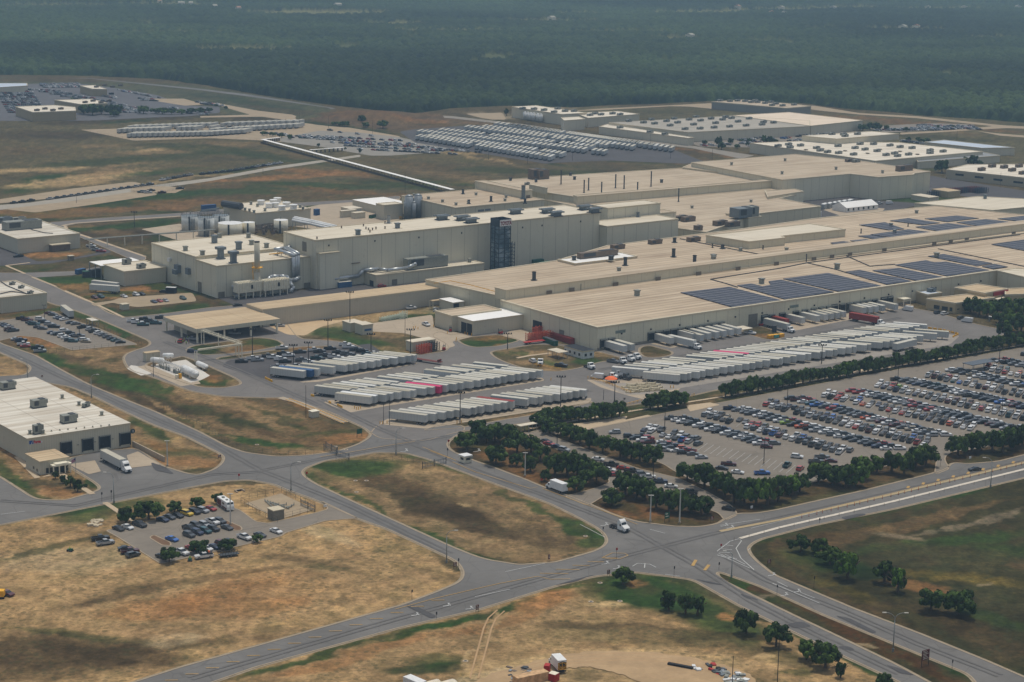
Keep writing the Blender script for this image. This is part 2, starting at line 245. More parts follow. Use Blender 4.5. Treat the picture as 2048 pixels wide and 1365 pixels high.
SPOT = [
 (290,1165,300,30,0, STRAW * 1.12,.7),(480,1195,130,34,-5, SOIL, .75),(330,1215,120,20,-5, SOIL, .6),(560,1160,120,24,4, SOIL, .35),(140,1120,150,22,-4, PALE * .85,.5),
 (110,1095,130,6,-14, DGREEN, .6),(40,1310,230,26,4, DBROWN, .85),(200,1300,170,22,8, DBROWN, .75),(150,1272,150,7,6, DGREEN, .6),(320,1295,130,10,-6, DBROWN, .7),(340,1283,55,12,-6, PALE, .55),(230,1190,90,9,-12, DBROWN, .65),(420,1150,150,6,-8, BROWN, .6),(610,1120,110,5,8, DBROWN, .55),(660,1135,60,4,6, DGREEN, .6),(60,1030,180,9,-7, DGREEN, .9),(180,1018,60,22,-14, GREEN, .8),(270,1005,50,14,-10, GREEN, .6),(200,1045,100,8,-12, TAN, .7),
 (780,1090,110,30,20, STRAW * 1.08,.8),(880,1155,34,18,20, OLIVE, .5),(450,1340,150,6,-17, OLIVE, .7),(700,1170,190,20,-3, STRAW * 1.1,.6),(640,1060,90,10,18, PALE * .9,.5),
 (30,1350,140,18,0, DBROWN, .6),(520,1265,90,12,-10, TAN * .9,.6),
 (840,1000,150,22,18, DBROWN, .8),(930,1040,130,16,20, DBROWN * .9,.8),(1100,1080,60,14,12, DBROWN, .5),(780,965,90,10,10, BROWN, .6),(1000,990,120,12,20, TAN * 1.02,.8),(800,935,90,8,6, STRAW * .95,.7),(700,940,100,16,-6, GREEN, .95),(880,925,90,9,18, GREEN, .7),(1170,1062,60,11,22, GREEN, .95),(1195,1085,28,10,0, GREEN, .8),(1050,1010,70,6,26, GREEN, .8),(760,1028,110,6,24, GREEN, .9),(900,1090,80,6,22, GREEN, .8),(960,1112,50,5,18, GREEN, .8),(650,985,60,7,30, GREEN, .8),(700,975,120,8,22, TAN * 1.1,.6),(1000,1085,120,10,12, TAN, .8),(1080,1118,60,6,0, TAN, .7),(930,1012,16,3,0, DIRT, .8),(1005,1086,18,5,0, DIRT, .6),(670,995,90,4,25, STRAW, .8),(870,1092,110,4,22, STRAW, .8),
 (1560,1100,60,14,25, BROWN, .7),(1640,1085,60,12,-8, RED, .5),(1780,1062,130,9,-14, BROWN * 1., .8),(1860,1035,150,6,-12, BROWN * 1.15,.8),(1650,1120,90,16,10, GREEN * 1.1,.6),(1880,1085,150,10,-8, GREEN * 1.05,.7),(2010,1100,70,16,0, GREEN, .6),(1930,1160,110,10,6, np.array(sr(112,96,48)[:3]),.7),(1700,1180,90,8,24, np.array(sr(104,92,48)[:3]),.6),(2000,1240,90,10,14, GREEN * .9,.6),(1800,1074,50,5,8, np.array(sr(128,112,92)[:3]),.8),(1950,1045,110,4,-12, np.array(sr(128,114,94)[:3]),.85),(1920,1120,150,24,5, OLIVE * .75,.8),(2000,1200,80,20,0, OLIVE * .7,.6),(1700,1130,120,12,20, DGREEN * .8,.7),(1600,1150,120,7,26, OLIVE, .6),(1840,1177,60,9,10, SOIL * .7,.7),(1980,1176,14,4,0, PALE * .6,.7),(1700,1200,160,8,24, BROWN * .8,.6),(1960,1270,140,18,20, BROWN * .6,.6),(1600,1060,100,5,-14, GREEN * .8,.9),(1800,1016,160,5,-13, GREEN * .9,.9),(1980,968,90,5,-13, GREEN * .9,.9),(1560,1160,90,4,28, GREEN * .8,.8),(1760,1240,140,4,24, GREEN * .8,.8),(2040,1130,40,6,0, BROWN, .6),
 (1620,1215,160,11,24, RED, .85),(1480,1160,40,6,24, GREEN, .9),(1520,1185,50,7,24, GREEN * .8,.7),(1760,1288,90,12,24, RED, .8),(1860,1335,70,9,24, RED * .8,.8),(1900,1330,90,4,24, GREEN * .7,.8),(1750,1290,20,3,10, PALE * .8,.6),(1480,1175,12,2,0, GRAV * .7,.8),(1530,1188,12,3,0, GRAV * .6,.8),
 (1300,1185,130,34,6, GREEN, 1),(1420,1240,110,30,22, GREEN, .9),(1240,1165,60,16,-6, GREEN * 1.05,1),(980,1222,190,6,-16, GREEN, .95),(860,1252,120,6,-16, GREEN, .95),(640,1305,160,6,-16, GREEN * .9,.9),(1085,1205,60,16,-10, SOIL * 1.05,.95),(1215,1209,24,7,0, DIRT, .9),(1270,1168,26,8,0, SOIL, .8),(1440,1233,20,6,0, SOIL * 1.1,.8),(1340,1265,220,8,4, DBROWN * 1.1,.8),(1050,1285,260,14,-4, STRAW, .7),(1000,1245,120,10,-14, SOIL, .6),(700,1310,160,10,-14, SOIL * .95,.7),(850,1335,80,10,-4, DGREEN * 1.1,.9),(880,1323,70,10,0, GREEN * .9,.6),(1300,1275,170,16,2, OLIVE * 1.5,.45),(1450,1290,120,12,10, OLIVE, .5),(1560,1320,90,14,15, OLIVE * .9,.6),(1500,1225,90,8,24, OLIVE, .8),(1640,1290,120,8,26, GREEN * .8,.8),(1760,1345,90,10,24, GREEN * .75,.9),(1590,1350,30,8,0, GREEN * .8,.6),(960,1275,9,60,10, DIRT, .8),(950,1330,7,34,6, DIRT, .8),(1150,1325,190,16,-6, DIRT * 1.02,.95),(1350,1330,170,22,2, DIRT, .95),(1250,1355,200,14,0, DIRT * .98,.9),(990,1355,120,10,-8, PALE, .85),(1160,1350,40,10,0, OLIVE, .5),(1524,1317,12,4,0, DIRT, .9),(1290,1345,36,10,0, OLIVE * 1.2,.7),(1270,1152,80,5,2, GREEN, .9),
 (40,910,60,20,30, SOIL * .8,.5),(60,985,70,8,26, GREEN, .8),(20,950,50,8,30, GREEN, .8),(120,985,50,9,15, SOIL * .75,.7),(160,965,40,8,20, BROWN, .6),(300,855,46,16,22, GREEN, .85),(345,900,60,10,10, GREEN * .9,.6),(360,925,70,10,5, SOIL * .85,.7),(310,890,40,6,10, SOIL * .8,.6),(340,870,60,5,26, STRAW, .8),(150,780,60,6,24, TAN, .7),(430,905,20,8,0, SOIL * .9,.6),(190,960,20,8,50, GREEN * .9,.8),
 (10,725,50,12,10, TAN * 1.05,.9),(10,705,30,8,0, GREEN, .7),(30,745,40,8,0, STRAW, .7),
 (125,722,60,12,26, GREEN * .95,.95),(90,700,30,7,20, GREEN, .8),(200,705,80,15,4, TAN * 1.0,.95),(220,730,70,14,8, TAN * .95,.8),(215,722,20,5,0, DGREEN, .6),(150,715,20,6,20, DBROWN, .7),(250,765,80,13,16, GREEN * .95,.95),(290,782,60,9,20, GREEN, .9),(350,752,80,9,26, TAN * 1.0,.7),(260,790,60,10,26, DBROWN, .8),(340,815,80,14,22, DBROWN, .8),(400,790,70,8,18, TAN * 1.05,.9),(330,775,34,5,25, GREEN, .8),(500,812,80,12,14, TAN * 1.15,.9),(430,830,60,10,18, DGREEN * 1.1,.7),(560,845,60,14,14, TAN * 1.12,.9),(620,862,60,12,14, BROWN * 1.2,.8),(470,862,70,7,20, TAN, .6),(500,885,70,6,16, GREEN * .95,.95),(570,895,60,6,4, GREEN, .9),(400,850,60,6,24, GREEN, .6),(660,868,60,5,-4, GREEN * .8,.6),(700,880,40,8,-8, SOIL * .9,.7),(630,905,90,6,-2, TAN, .7),(520,850,40,6,14, DGREEN, .7),(560,835,70,5,24, GREEN * .8,.7),(600,815,50,6,26, SOIL * .8,.6),(380,838,90,4,26, STRAW, .6),
 (420,765,50,7,-2, GREEN, .95),(400,752,30,8,10, SOIL * .9,.7),(470,765,20,6,10, TAN, .7),
 (60,600,50,6,10, GREEN, .6),(190,640,70,8,24, GREEN, .85),(240,668,50,7,30, GREEN, .9),(90,625,60,4,-8, GREEN, .7),(60,610,40,4,-8, TAN, .6),(0,650,30,10,0, TAN, .9),(90,680,40,8,20, SOIL * .9,.8),
 (70,535,60,7,-3, GREEN, .9),(90,560,60,7,12, GREEN, .9),(150,563,50,10,0, GREEN * .95,.95),(250,585,120,9,-10, SOIL * .9,.85),(130,575,40,5,0, SOIL, .6),(230,590,70,5,-6, GREEN * .9,.8),(340,622,110,8,-6, GREEN * .95,.9),(280,612,60,4,0, BROWN, .8),(130,590,26,8,30, GREEN, .9),(205,620,36,8,24, GREEN * .9,.9),(330,570,100,5,12, GREEN * .8,.9),(410,605,60,8,20, BROWN * .9,.9),(260,535,60,6,0, GREEN * .8,.7),(100,510,70,5,-4, SOIL * .85,.8),(200,520,60,5,-4, GREEN * .8,.8),(110,530,90,5,-6, BROWN, .6),(300,640,40,4,0, GREEN, .8),
 (230,470,110,16,6, DBROWN, .8),(190,460,60,7,8, TAN * .8,.6),(250,452,110,5,-6, GREEN * .8,.95),(330,475,30,10,0, GREEN * .7,.7),(240,505,60,8,20, BROWN * .9,.7),(20,425,60,10,0, SOIL * .75,.7),(240,405,180,10,-6, GREEN * .85,.85),(60,435,160,5,0, GREEN * .8,.7),(230,420,130,5,-2, SOIL * .75,.6),(120,432,90,4,0, SOIL * .7,.6),(380,405,90,7,-2, SOIL * .6,.6),(400,420,120,4,-4, DGREEN, .7),(480,380,150,10,-3, GREEN * .8,.7),(320,395,120,6,-4, GREEN * .8,.7),(560,355,130,4,-4, SOIL * .85,.8),(450,372,110,4,-3, BROWN, .8),(640,345,100,4,4, SOIL * .8,.6),(640,372,130,5,2, GREEN * .75,.7),(700,385,130,4,4, SOIL * .6,.6),(520,395,150,4,0, BROWN * .8,.7),(620,390,80,4,6, BROWN, .6),(780,370,90,5,6, GREEN * .7,.7),(90,365,60,13,-10, GREEN * .95,.9),(30,380,40,7,0, GREEN * .8,.7),(130,362,110,6,-6, DIRT * .85,.9),(190,358,100,9,-8, DIRT * .8,.8),(90,340,80,4,-2, DIRT * .8,.85),(10,342,40,4,0, DIRT * .8,.85),(240,345,60,4,-4, TAN, .7),(250,332,60,4,-8, TAN, .6),(330,302,90,4,-3, TAN * .9,.7),(300,300,30,3,-8, DIRT * .8,.7),(60,300,60,6,0, BROWN, .5),(100,270,120,8,0, DBROWN, .7),(260,320,160,8,-4, GREEN * .6,.6),(430,300,120,7,4, GREEN * .6,.6),(480,288,70,4,0, TAN * .8,.6),(560,318,110,5,6, GREEN * .6,.6),(560,305,50,2,4, TAN * .8,.5),(200,292,60,3,0, TAN * .8,.5),(320,345,70,5,-6, GREEN * .9,.8),(360,360,90,3,-8, DIRT * .75,.6),(460,340,70,4,-8, GREEN * .7,.6),(260,240,160,5,-3, DBROWN, .8),(520,240,90,4,4, DBROWN * 1.1,.8),(250,244,60,3,-3, GREEN * .6,.7),(500,205,110,6,8, GREEN * .5,.6),(560,222,80,6,6, DBROWN, .6),(370,175,110,5,4, OLIVE, .6),(100,160,150,4,0, BROWN * .8,.7),
 (900,350,120,6,8, TAN * .7,.5),(850,330,80,5,8, BROWN, .6),(1100,345,160,5,2, GREEN * .6,.6),(880,365,90,4,4, GREEN * .7,.7),(1000,300,140,3,14, GREEN * .7,.5),(1300,345,90,5,0, DBROWN, .7),(1000,365,120,4,0, TAN * .7,.5),(1280,325,80,3,4, GREEN * .7,.6),(1090,322,60,2.5,10, DGREEN, .6),(940,310,90,2,12, DIRT * .8,.6),(900,298,80,2,12, DIRT * .7,.6),
 (730,235,70,9,4, SOIL * .55,.7),(760,243,60,6,4, TAN * .7,.5),(700,257,110,3,6, GREEN * .6,.7),(850,245,60,3,6, SOIL * .8,.7),(900,250,60,3,2, GREEN * .6,.5),(1150,265,160,3,10, DBROWN, .7),(1380,300,120,3,10, SOIL * .6,.7),(1280,290,140,3,10, DBROWN, .6),(1330,223,120,6,-2, OLIVE * 1.1,.7),(1700,250,120,4,4, OLIVE * .8,.7),(1800,243,140,4,4, SOIL * .6,.6),(1950,258,140,3,4, SOIL * .6,.6),(1900,278,120,4,3, OLIVE * .7,.8),(1930,268,60,2,3, TAN * .7,.6),(2030,250,60,5,0, OLIVE * .8,.6),(1100,220,60,3,-3, TAN * .6,.5),
 (540,600,60,8,0, DIRT * .8,.8),(700,640,120,12,-6, DIRT * .85,.9),(640,655,60,14,0, PALE * .85,.8),(690,665,60,9,4, GREEN * .9,.9),(740,690,70,10,8, GREEN, .95),(790,708,50,7,8, GREEN * .95,.8),(780,670,40,6,8, TAN, .7),(800,700,60,5,6, TAN, .7),(790,638,80,6,-10, GREEN * .9,.9),(850,630,60,5,-4, GREEN, .7),(900,622,60,5,0, PALE * .8,.7),(620,690,50,5,-8, SOIL * .9,.6),(470,692,50,7,-6, TAN, .8),(530,688,50,7,-4, GREEN * .9,.8),(510,700,40,5,-4, SOIL * .9,.5),(400,700,30,7,0, GREEN * .85,.8),(540,712,60,5,-10, GREEN * .7,.7),(450,717,30,5,-8, GREEN * .8,.8),(590,705,60,5,-10, TAN, .7),(980,683,70,9,-2, GREEN * .95,.95),(980,675,30,5,0, SOIL * .9,.6),(1020,690,34,4,-5, SOIL * .8,.6),
 (1060,706,70,9,4, TAN * 1.05,.9),(1040,705,16,6,0, GREEN, .7),(1000,705,18,5,0, GREEN * .8,.6),(1080,730,60,9,6, TAN * 1.05,.9),(1090,728,40,5,5, GREEN, .8),(1190,722,30,7,10, GREEN, .9),(1215,707,30,5,10, TAN, .8),(1310,703,36,7,4, OLIVE * .95,.9),(1320,711,30,4,2, TAN * .8,.7),(1530,667,36,6,6, OLIVE, .9),(1545,675,26,5,10, SOIL * .8,.6),(1000,846,90,5,-12, TAN * 1.1,.8),(880,860,50,3,-4, GREEN * .9,.9),(1110,824,70,4,-12, SOIL * .9,.8),(830,850,60,5,-8, GRAV, .6),(1440,797,60,5,-12, TAN * .8,.6),(1260,825,90,5,-12, GREEN * .8,.8),(1130,855,70,5,-10, GREEN * .7,.7),
 (1000,905,60,14,10, SOIL * .6,.7),(960,895,40,9,10, GREEN * .5,.6),(1070,950,70,12,22, SOIL * .55,.7),(1290,1030,90,14,8, SOIL * .55,.8),(1350,1045,70,7,2, OLIVE * .8,.7),(1240,1015,40,8,20, OLIVE * .8,.7),(1600,1010,110,8,-14, OLIVE * .9,.8),(1800,965,110,7,-14, OLIVE * .9,.8),(1960,918,80,6,-10, OLIVE * .8,.8),(1330,950,70,9,22, BROWN * .9,.8),(1110,215,50,3,0, GRAV * .7,.8),(1000,232,60,5,4, GRAV * .8,.8),
 (1880,400,60,5,6, GREEN * .8,.8),(1800,400,60,6,4, GREEN * .9,.9),(1790,412,40,3,0, GREEN * .9,.9),(1990,392,50,6,6, SOIL * .8,.7),(1960,390,60,3,6, GREEN * .8,.6),(600,416,60,5,-3, GREEN * .9,.95),(660,414,34,3.5,-2, GREEN, 1),(350,440,80,3,-4, GREEN * .8,.6),(1850,340,30,3,0, GREEN * .8,.6)]
def seg_in(px, py, poly):
    r = np.zeros(px.shape, bool); n = len(poly)
    for i in range(n):
        (x0, y0),(x1, y1) = poly[i], poly[(i + 1) % n]
        if y0 == y1: continue
        c = ((y0 > py) != (y1 > py)) & (px < (x1 - x0) * (py - y0) / (y1 - y0) + x0); r ^= c
    return r
_rows = []
_y = 1420.
while _y > 20: _rows.append(float(G(1024, _y)[1])); _y -= 2.6
_rows = [330,380,420,440] + [r for r in _rows if r > 445] + [4300,4700,5500,7000,9000]
_u = np.concatenate([[-1.2,-.8,-.5,-.38], np.linspace(-.31,.31,560),[.38,.5,.8,1.2]])
X, Y = fan(_rows, _u)
n1 = (fbm(X / 22, Y / 22,1) - .5); n2 = (fbm(X / 22, Y / 22,2) - .5); n3 = fbm(X / 5, Y / 5,3) - .5; n4 = fbm(X / 5, Y / 5,4) - .5
ws = np.clip(Y / 900,.5,3)
WXp, WYp = PX(X + (n1 * 22 + n3 * 9) * ws, Y + (n2 * 16 + n4 * 9) * ws)
E0x, E0y = PX(X + n3 * 3, Y + n4 * 6)
col = np.tile(np.array(sr(96,84,60)[:3]),(len(X),1))
for poly, c, op in FIELD:
    m = seg_in(E0x, E0y, poly); col[m] = col[m] * (1 - op) + c * op
for x, y, rx, ry, an, c, op in SPOT:
    a = math.radians(an); dx = WXp - x; dy = WYp - y; p = (dx * math.cos(a) + dy * math.sin(a)) / rx; q = (-dx * math.sin(a) + dy * math.cos(a)) / ry
    d = np.sqrt(p * p + q * q); k = np.clip((1.45 - d) / .7,0,1); k = (k * k * (3 - 2 * k) * op)[:, None]; col = col * (1 - k) + np.asarray(c) * k
f1 = fbm(X / 60, Y / 60,9)[:, None]; f2 = fbm(X / 9, Y / 9,12)[:, None]; f3 = fbm(X / 2.6, Y / 4,15,3)[:, None]
g0 = col.mean(1, keepdims=True)
col = col * (1 + (f1 - .5) * .6) * (1 + (f2 - .5) * .7) * (1 + (f3 - .5) * .9)
k = np.clip((f2 - .56) * 5,0,1) * np.clip((f1 - .35) * 3,0,1) * .5; col = col * (1 - k) + (np.asarray(DGREEN) * (.6 + g0 * 1.5)) * k
k = np.clip((fbm(X / 14, Y / 20,31)[:, None] - .58) * 6,0,1) * .45; col = col * (1 - k) + (col * .2 + np.asarray(TAN) * .75 * (.35 + g0 * 2.5)) * k
col = np.clip(col * .8,.005,.8)
Zg = np.zeros_like(X)
_bx, _by = PX(X, Y); Zg += 6 * np.exp(-((_bx - 740) / 75) ** 2 - ((_by - 236) / 10) ** 2)
gm = gridmesh('ground', X, Y, Zg, len(_rows), len(_u))
at = gm.color_attributes.new('soil', 'FLOAT_COLOR', 'POINT'); at.data.foreach_set('color', np.hstack([col, np.ones((len(X),1))]).astype(np.float32).ravel())
t = NT('soil and grass', 1., spec=.1); ca = t.n('VertexColor', layer_name='soil')
a = t.noise(.55,5, rough=.75); b = t.noise(.11,5, rough=.7)
c = t.mix(1., ca.outputs[0], t.ramp(a, [(.3,(.52,.55,.48)),(.5,(.95,.95,.95)),(.72,(1.45,1.4,1.3))]), 'MULTIPLY')
c = t.mix(1., c, t.ramp(b, [(.3,(.75,.8,.72)),(.7,(1.22,1.18,1.12))]), 'MULTIPLY')
lo = t.ramp(t.noise(.022,4),[(.44,(0,0,0)),(.56,(1,1,1))]); pa = t.ramp(t.noise(.17,7, rough=.82),[(.52,(0,0,0)),(.57,(1,1,1))]); pb = t.ramp(t.noise(.13,7, t.ab(.6,1,1),.82),[(.55,(0,0,0)),(.62,(1,1,1))])
c = t.mix(t.math('MULTIPLY', t.math('MULTIPLY', lo, pa),.55), c, t.mix(1., c, (1.55,1.45,1.32,1), 'MULTIPLY'))
c = t.mix(t.math('MULTIPLY', pb, .4), c, t.mix(1., c, (.55,.58,.5,1), 'MULTIPLY'))
sv = t.n('TexVoronoi'); sv.inputs['Scale'].default_value = .42; t.l(t.pos(), sv.inputs['Vector'])
tuft = t.math('MULTIPLY', t.math('LESS_THAN', sv.outputs['Distance'],.33), t.math('GREATER_THAN', t.noise(.06,3),.5))
c = t.mix(t.math('MULTIPLY', tuft, .38), c, (.045,.055,.025,1))
gm.materials.append(t.out(c)); tag(link('ground', gm), kind='structure')
# ------------------------------------------------------------------ the far woods: one canopy sheet of domed crowns
def crowns(X, Y, cell, seed):
    gx = np.floor(X / cell).astype(int); gy = np.floor(Y / cell).astype(int); best = np.full(X.shape, 9.); idv = np.zeros(X.shape); hh = np.zeros(X.shape)
    for i in (-1,0,1):
        for j in (-1,0,1):
            a = gx + i; b = gy + j; r1 = _lat[(a * 7 + seed) % 256,(b * 3 + a) % 256]; r2 = _lat[(b * 5 + 11 + seed) % 256,(a + b * 2) % 256]; r3 = _lat[(a * 3 + 5) % 256,(b * 7 + seed) % 256]
            d = np.hypot((X - (a + r1) * cell),(Y - (b + r2) * cell)) / (cell * (.45 + .35 * r3)); m = d < best; best[m] = d[m]; idv[m] = r3[m]
    return np.sqrt(np.clip(1 - best ** 2,0,1)), idv
_EDGE = [(-250,142),(0,150),(180,152),(300,156),(420,172),(520,190),(600,203),(680,214),(760,224),(830,227),(900,218),(1010,213),(1150,215),(1340,206),(1420,203),(1620,209),(1720,220),(1830,230),(2048,246),(2300,262)]
_r = []; _y = 268.
while _y > -120: _r.append(float(G(1024, _y)[1])); _y -= .36 if _y > 130 else (.45 if _y > 0 else 2.5)
_u = np.linspace(-.30,.30,1150); X, Y = fan(_r, _u); px, py = PX(X, Y)
ed = np.interp(px, [e[0] for e in _EDGE],[e[1] for e in _EDGE]) + (fbm(X / 60, Y / 60,41) - .5) * 5
ins = np.clip((ed - py) / .8,0,1)
d1, i1 = crowns(X, Y, 8.5,3); d2, i2 = crowns(X + 55, Y + 31,5.5,19); big = fbm(X / 240, Y / 300,51)
gap = (fbm(X / 110, Y / 190,61) > .77) & (py < ed - 30)
Z = (1.2 + d1 * (4.2 + 3.2 * i1) + d2 * 2.2 + (big - .5) * 5) * ins; Z = np.where(gap, .8 + d2 * 1.2, Z); Z = np.where(ins > 0, np.maximum(Z, .5),-3)
fm = gridmesh('forest', X, Y, Z, len(_r), len(_u))
g1 = np.asarray(sr(46,58,38)[:3]); g2 = np.asarray(sr(26,38,30)[:3]); g3 = np.asarray(sr(60,72,44)[:3])
ti = i1[:, None]; fc = np.where(ti < .5, g2 + (g1 - g2) * ti * 2, g1 + (g3 - g1) * (ti * 2 - 1)); zone = fbm(X / 420, Y / 260,71)[:, None]
fc = fc * (.55 + .75 * np.clip((zone - .35) * 3,0,1)) * (.8 + .4 * i2[:, None])
open_ = np.zeros(len(X), bool)
for x, y, rx, ry in ((640,30,150,5),(780,52,60,4),(120,16,130,2.5),(900,66,110,3),(1090,46,90,3),(1400,28,120,3),(1560,24,120,2.5),(1700,20,90,2.5),(1820,64,80,3),(1360,82,50,3),(280,72,200,2),(1980,80,60,2.5),(1250,70,120,2),(480,104,110,4),(1130,30,60,2),(350,14,90,3),(1900,22,100,2.5)):
    open_ |= (((px - x + (big - .5) * 90) / rx) ** 2 + ((py - y + (i2 - .5) * 2) / ry) ** 2) < 1
fc[gap] = np.asarray(sr(84,88,56)[:3]); fc[open_] = np.asarray(sr(116,112,78)[:3]) * (.7 + .5 * i2[open_][:, None])
Z2 = np.where(open_, .6 + d2 * 1.5, Z); fm.vertices.foreach_set('co', np.stack([X, Y, Z2],1).astype(np.float32).ravel()); fm.update()
at = fm.color_attributes.new('leaf', 'FLOAT_COLOR', 'POINT'); at.data.foreach_set('color', np.hstack([fc, np.ones((len(X),1))]).astype(np.float32).ravel())
t = NT('woodland leaves', 1., spec=.1); ca = t.n('VertexColor', layer_name='leaf')
fm.materials.append(t.out(t.mix(1., ca.outputs[0], t.ramp(t.noise(.5,4, rough=.8),[(.3,(.45,.5,.45)),(.7,(1.5,1.5,1.4))]), 'MULTIPLY')))
tag(link('forest', fm), 'dark green woodland stretching from behind the plant to the haze', 'forest', kind='stuff')
del X, Y, px, py, Z, Z2, WXp, WYp, E0x, E0y, n1, n2, n3, n4, col, fc
# ------------------------------------------------------------------ haze
hb = MB().box(-9800,9800,-300,9600,-6,212).ob('haze', [bpy.data.materials.new('haze')])
hm = hb.data.materials[0]; hm.use_nodes = True; ht = hm.node_tree; ht.nodes.remove(ht.nodes['Principled BSDF'])
pv = ht.nodes.new('ShaderNodeVolumePrincipled'); pv.inputs['Color'].default_value = (.47,.73,.98,1); pv.inputs['Density'].default_value = .000122; pv.inputs['Anisotropy'].default_value = .0
ht.links.new(pv.outputs[0], ht.nodes['Material Output'].inputs['Volume']); tag(hb, kind='stuff')
# ------------------------------------------------------------------ paving
def smooth(pts, r=7., n=2):
    for _ in range(n):
        o = []
        for i, p in enumerate(pts):
            a = np.array(pts[i - 1]); b = np.array(p); c = np.array(pts[(i + 1) % len(pts)])
            da = np.hypot(*(a - b)); dc = np.hypot(*(c - b)); k = r * (.5 if _ else 1)
            o.append(tuple(b + (a - b) * min(.28, k / max(da, .01)))); o.append(tuple(b + (c - b) * min(.28, k / max(dc, .01))))
        pts = o
    return pts
def sheet(name, polys, z, material, z0=None):
    """flat sheet from world-space outlines; the first is the rim, the others are holes"""
    vs, es = [],[]
    for pl in polys:
        o = len(vs); vs += [Vector((float(p[0]), float(p[1]))) for p in pl]; es += [(o + i, o + (i + 1) % len(pl)) for i in range(len(pl))]
    r = delaunay_2d_cdt(vs, es, [],0,1e-4); V = np.array([tuple(v) for v in r[0]]); F = [tuple(f) for f in r[2]]
    cen = np.array([V[list(f)].mean(0) for f in F]); ins = np.zeros(len(F), bool)
    for pl in polys: ins ^= seg_in(cen[:, 0], cen[:, 1],[tuple(p) for p in pl])
    mb = MB(); mb.add([(v[0], v[1], z) for v in V],[f for f, k in zip(F, ins) if k]); return mb.ob(name, [material])
def wp(pts, r=7., sm=True):
    return [G(*p) for p in (smooth(pts, r) if sm else pts)]
_zl = [.06]
def grow(poly, d):
    p = np.array(poly); n = len(p); a = sum(p[i][0] * p[(i + 1) % n][1] - p[(i + 1) % n][0] * p[i][1] for i in range(n)); s = 1 if a > 0 else -1; o = []
    for i in range(n):
        e0 = p[i] - p[i - 1]; e1 = p[(i + 1) % n] - p[i]; n0 = np.array([e0[1],-e0[0]]) / max(np.hypot(*e0),1e-6); n1_ = np.array([e1[1],-e1[0]]) / max(np.hypot(*e1),1e-6)
        m = n0 + n1_; l = max(np.hypot(*m),.5); o.append(p[i] + m / l * d * s)
    return o
def rimband(name, poly, wd, h, material, z=.05):       # a raised kerb that follows a closed outline
    inn = poly; out = grow(poly, wd); n = len(poly); mb = MB()
    vs = [(p[0], p[1], z) for p in inn] + [(p[0], p[1], h) for p in inn] + [(p[0], p[1], h) for p in out] + [(p[0], p[1], z) for p in out]
    fs = []
    for i in range(n):
        j = (i + 1) % n
        for k in range(3): fs.append((i + k * n, j + k * n, j + (k + 1) * n, i + (k + 1) * n))
    mb.add(vs, fs); return mb.ob(name, [material])
ASPH = pavemat('road asphalt', sr(110,107,103),.22,.035); LOTM = pavemat('car park surface', sr(128,119,107),.14,.06)
YARD = pavemat('yard asphalt', sr(114,109,104),.18,.05); DARKA = pavemat('dark asphalt', sr(80,77,77),.2,.05); CONC = pavemat('pale concrete', sr(172,156,134),.12,.08)
WCONC = pavemat('white concrete', sr(204,198,188),.06,.1, False); GRVL = pavemat('pale gravel', sr(160,142,116),.14,.12, False); KERB = pavemat('kerb concrete', sr(160,144,122),.1,.3, False)
DIRTM = pavemat('bare dirt', sr(194,168,132),.14,.06, False); PATCH = pavemat('tar patch', sr(80,78,78),.12,.4, False); MULCH = pavemat('brown mulch', sr(112,86,64),.2,.3, False)
SHLD = pavemat('gravel shoulder', sr(146,132,110),.3,.35, False)
def pave(name, px, m, holes=(), kerb=True, r=7., sm=True, z=None):
    if z is None: _zl[0] += .0015; z = _zl[0]
    o = wp(px, r, sm); hs = [wp(h, r, sm) for h in holes]
    ob = tag(sheet(name, [o] + hs, z, m), kind='structure')
    if kerb and name in ('road', 'yard', 'car_park_lane') and len(px) > 30:
        tag(sheet('road_shoulder', [grow(o, 1.15)] + [grow(p, -1.1) for p in hs],.035 if name == 'road' else .03, SHLD), kind='structure')
    if kerb:
        for p in [o] + hs:
            tag(rimband('kerb', grow(p, -.05) if p is o else grow(p, .05),.45 if p is o else -.45,.15, KERB), kind='structure')
    return ob
TRI = [(601,950),(605,938),(650,921),(700,915),(750,905),(812,906),(862,920),(900,934),(975,962),(1100,1007),(1150,1031),(1200,1058),(1217,1075),(1215,1091),(1190,1104),(1112,1126),(1037,1131),(975,1121),(950,1114),(900,1094),(725,1014),(625,967)]
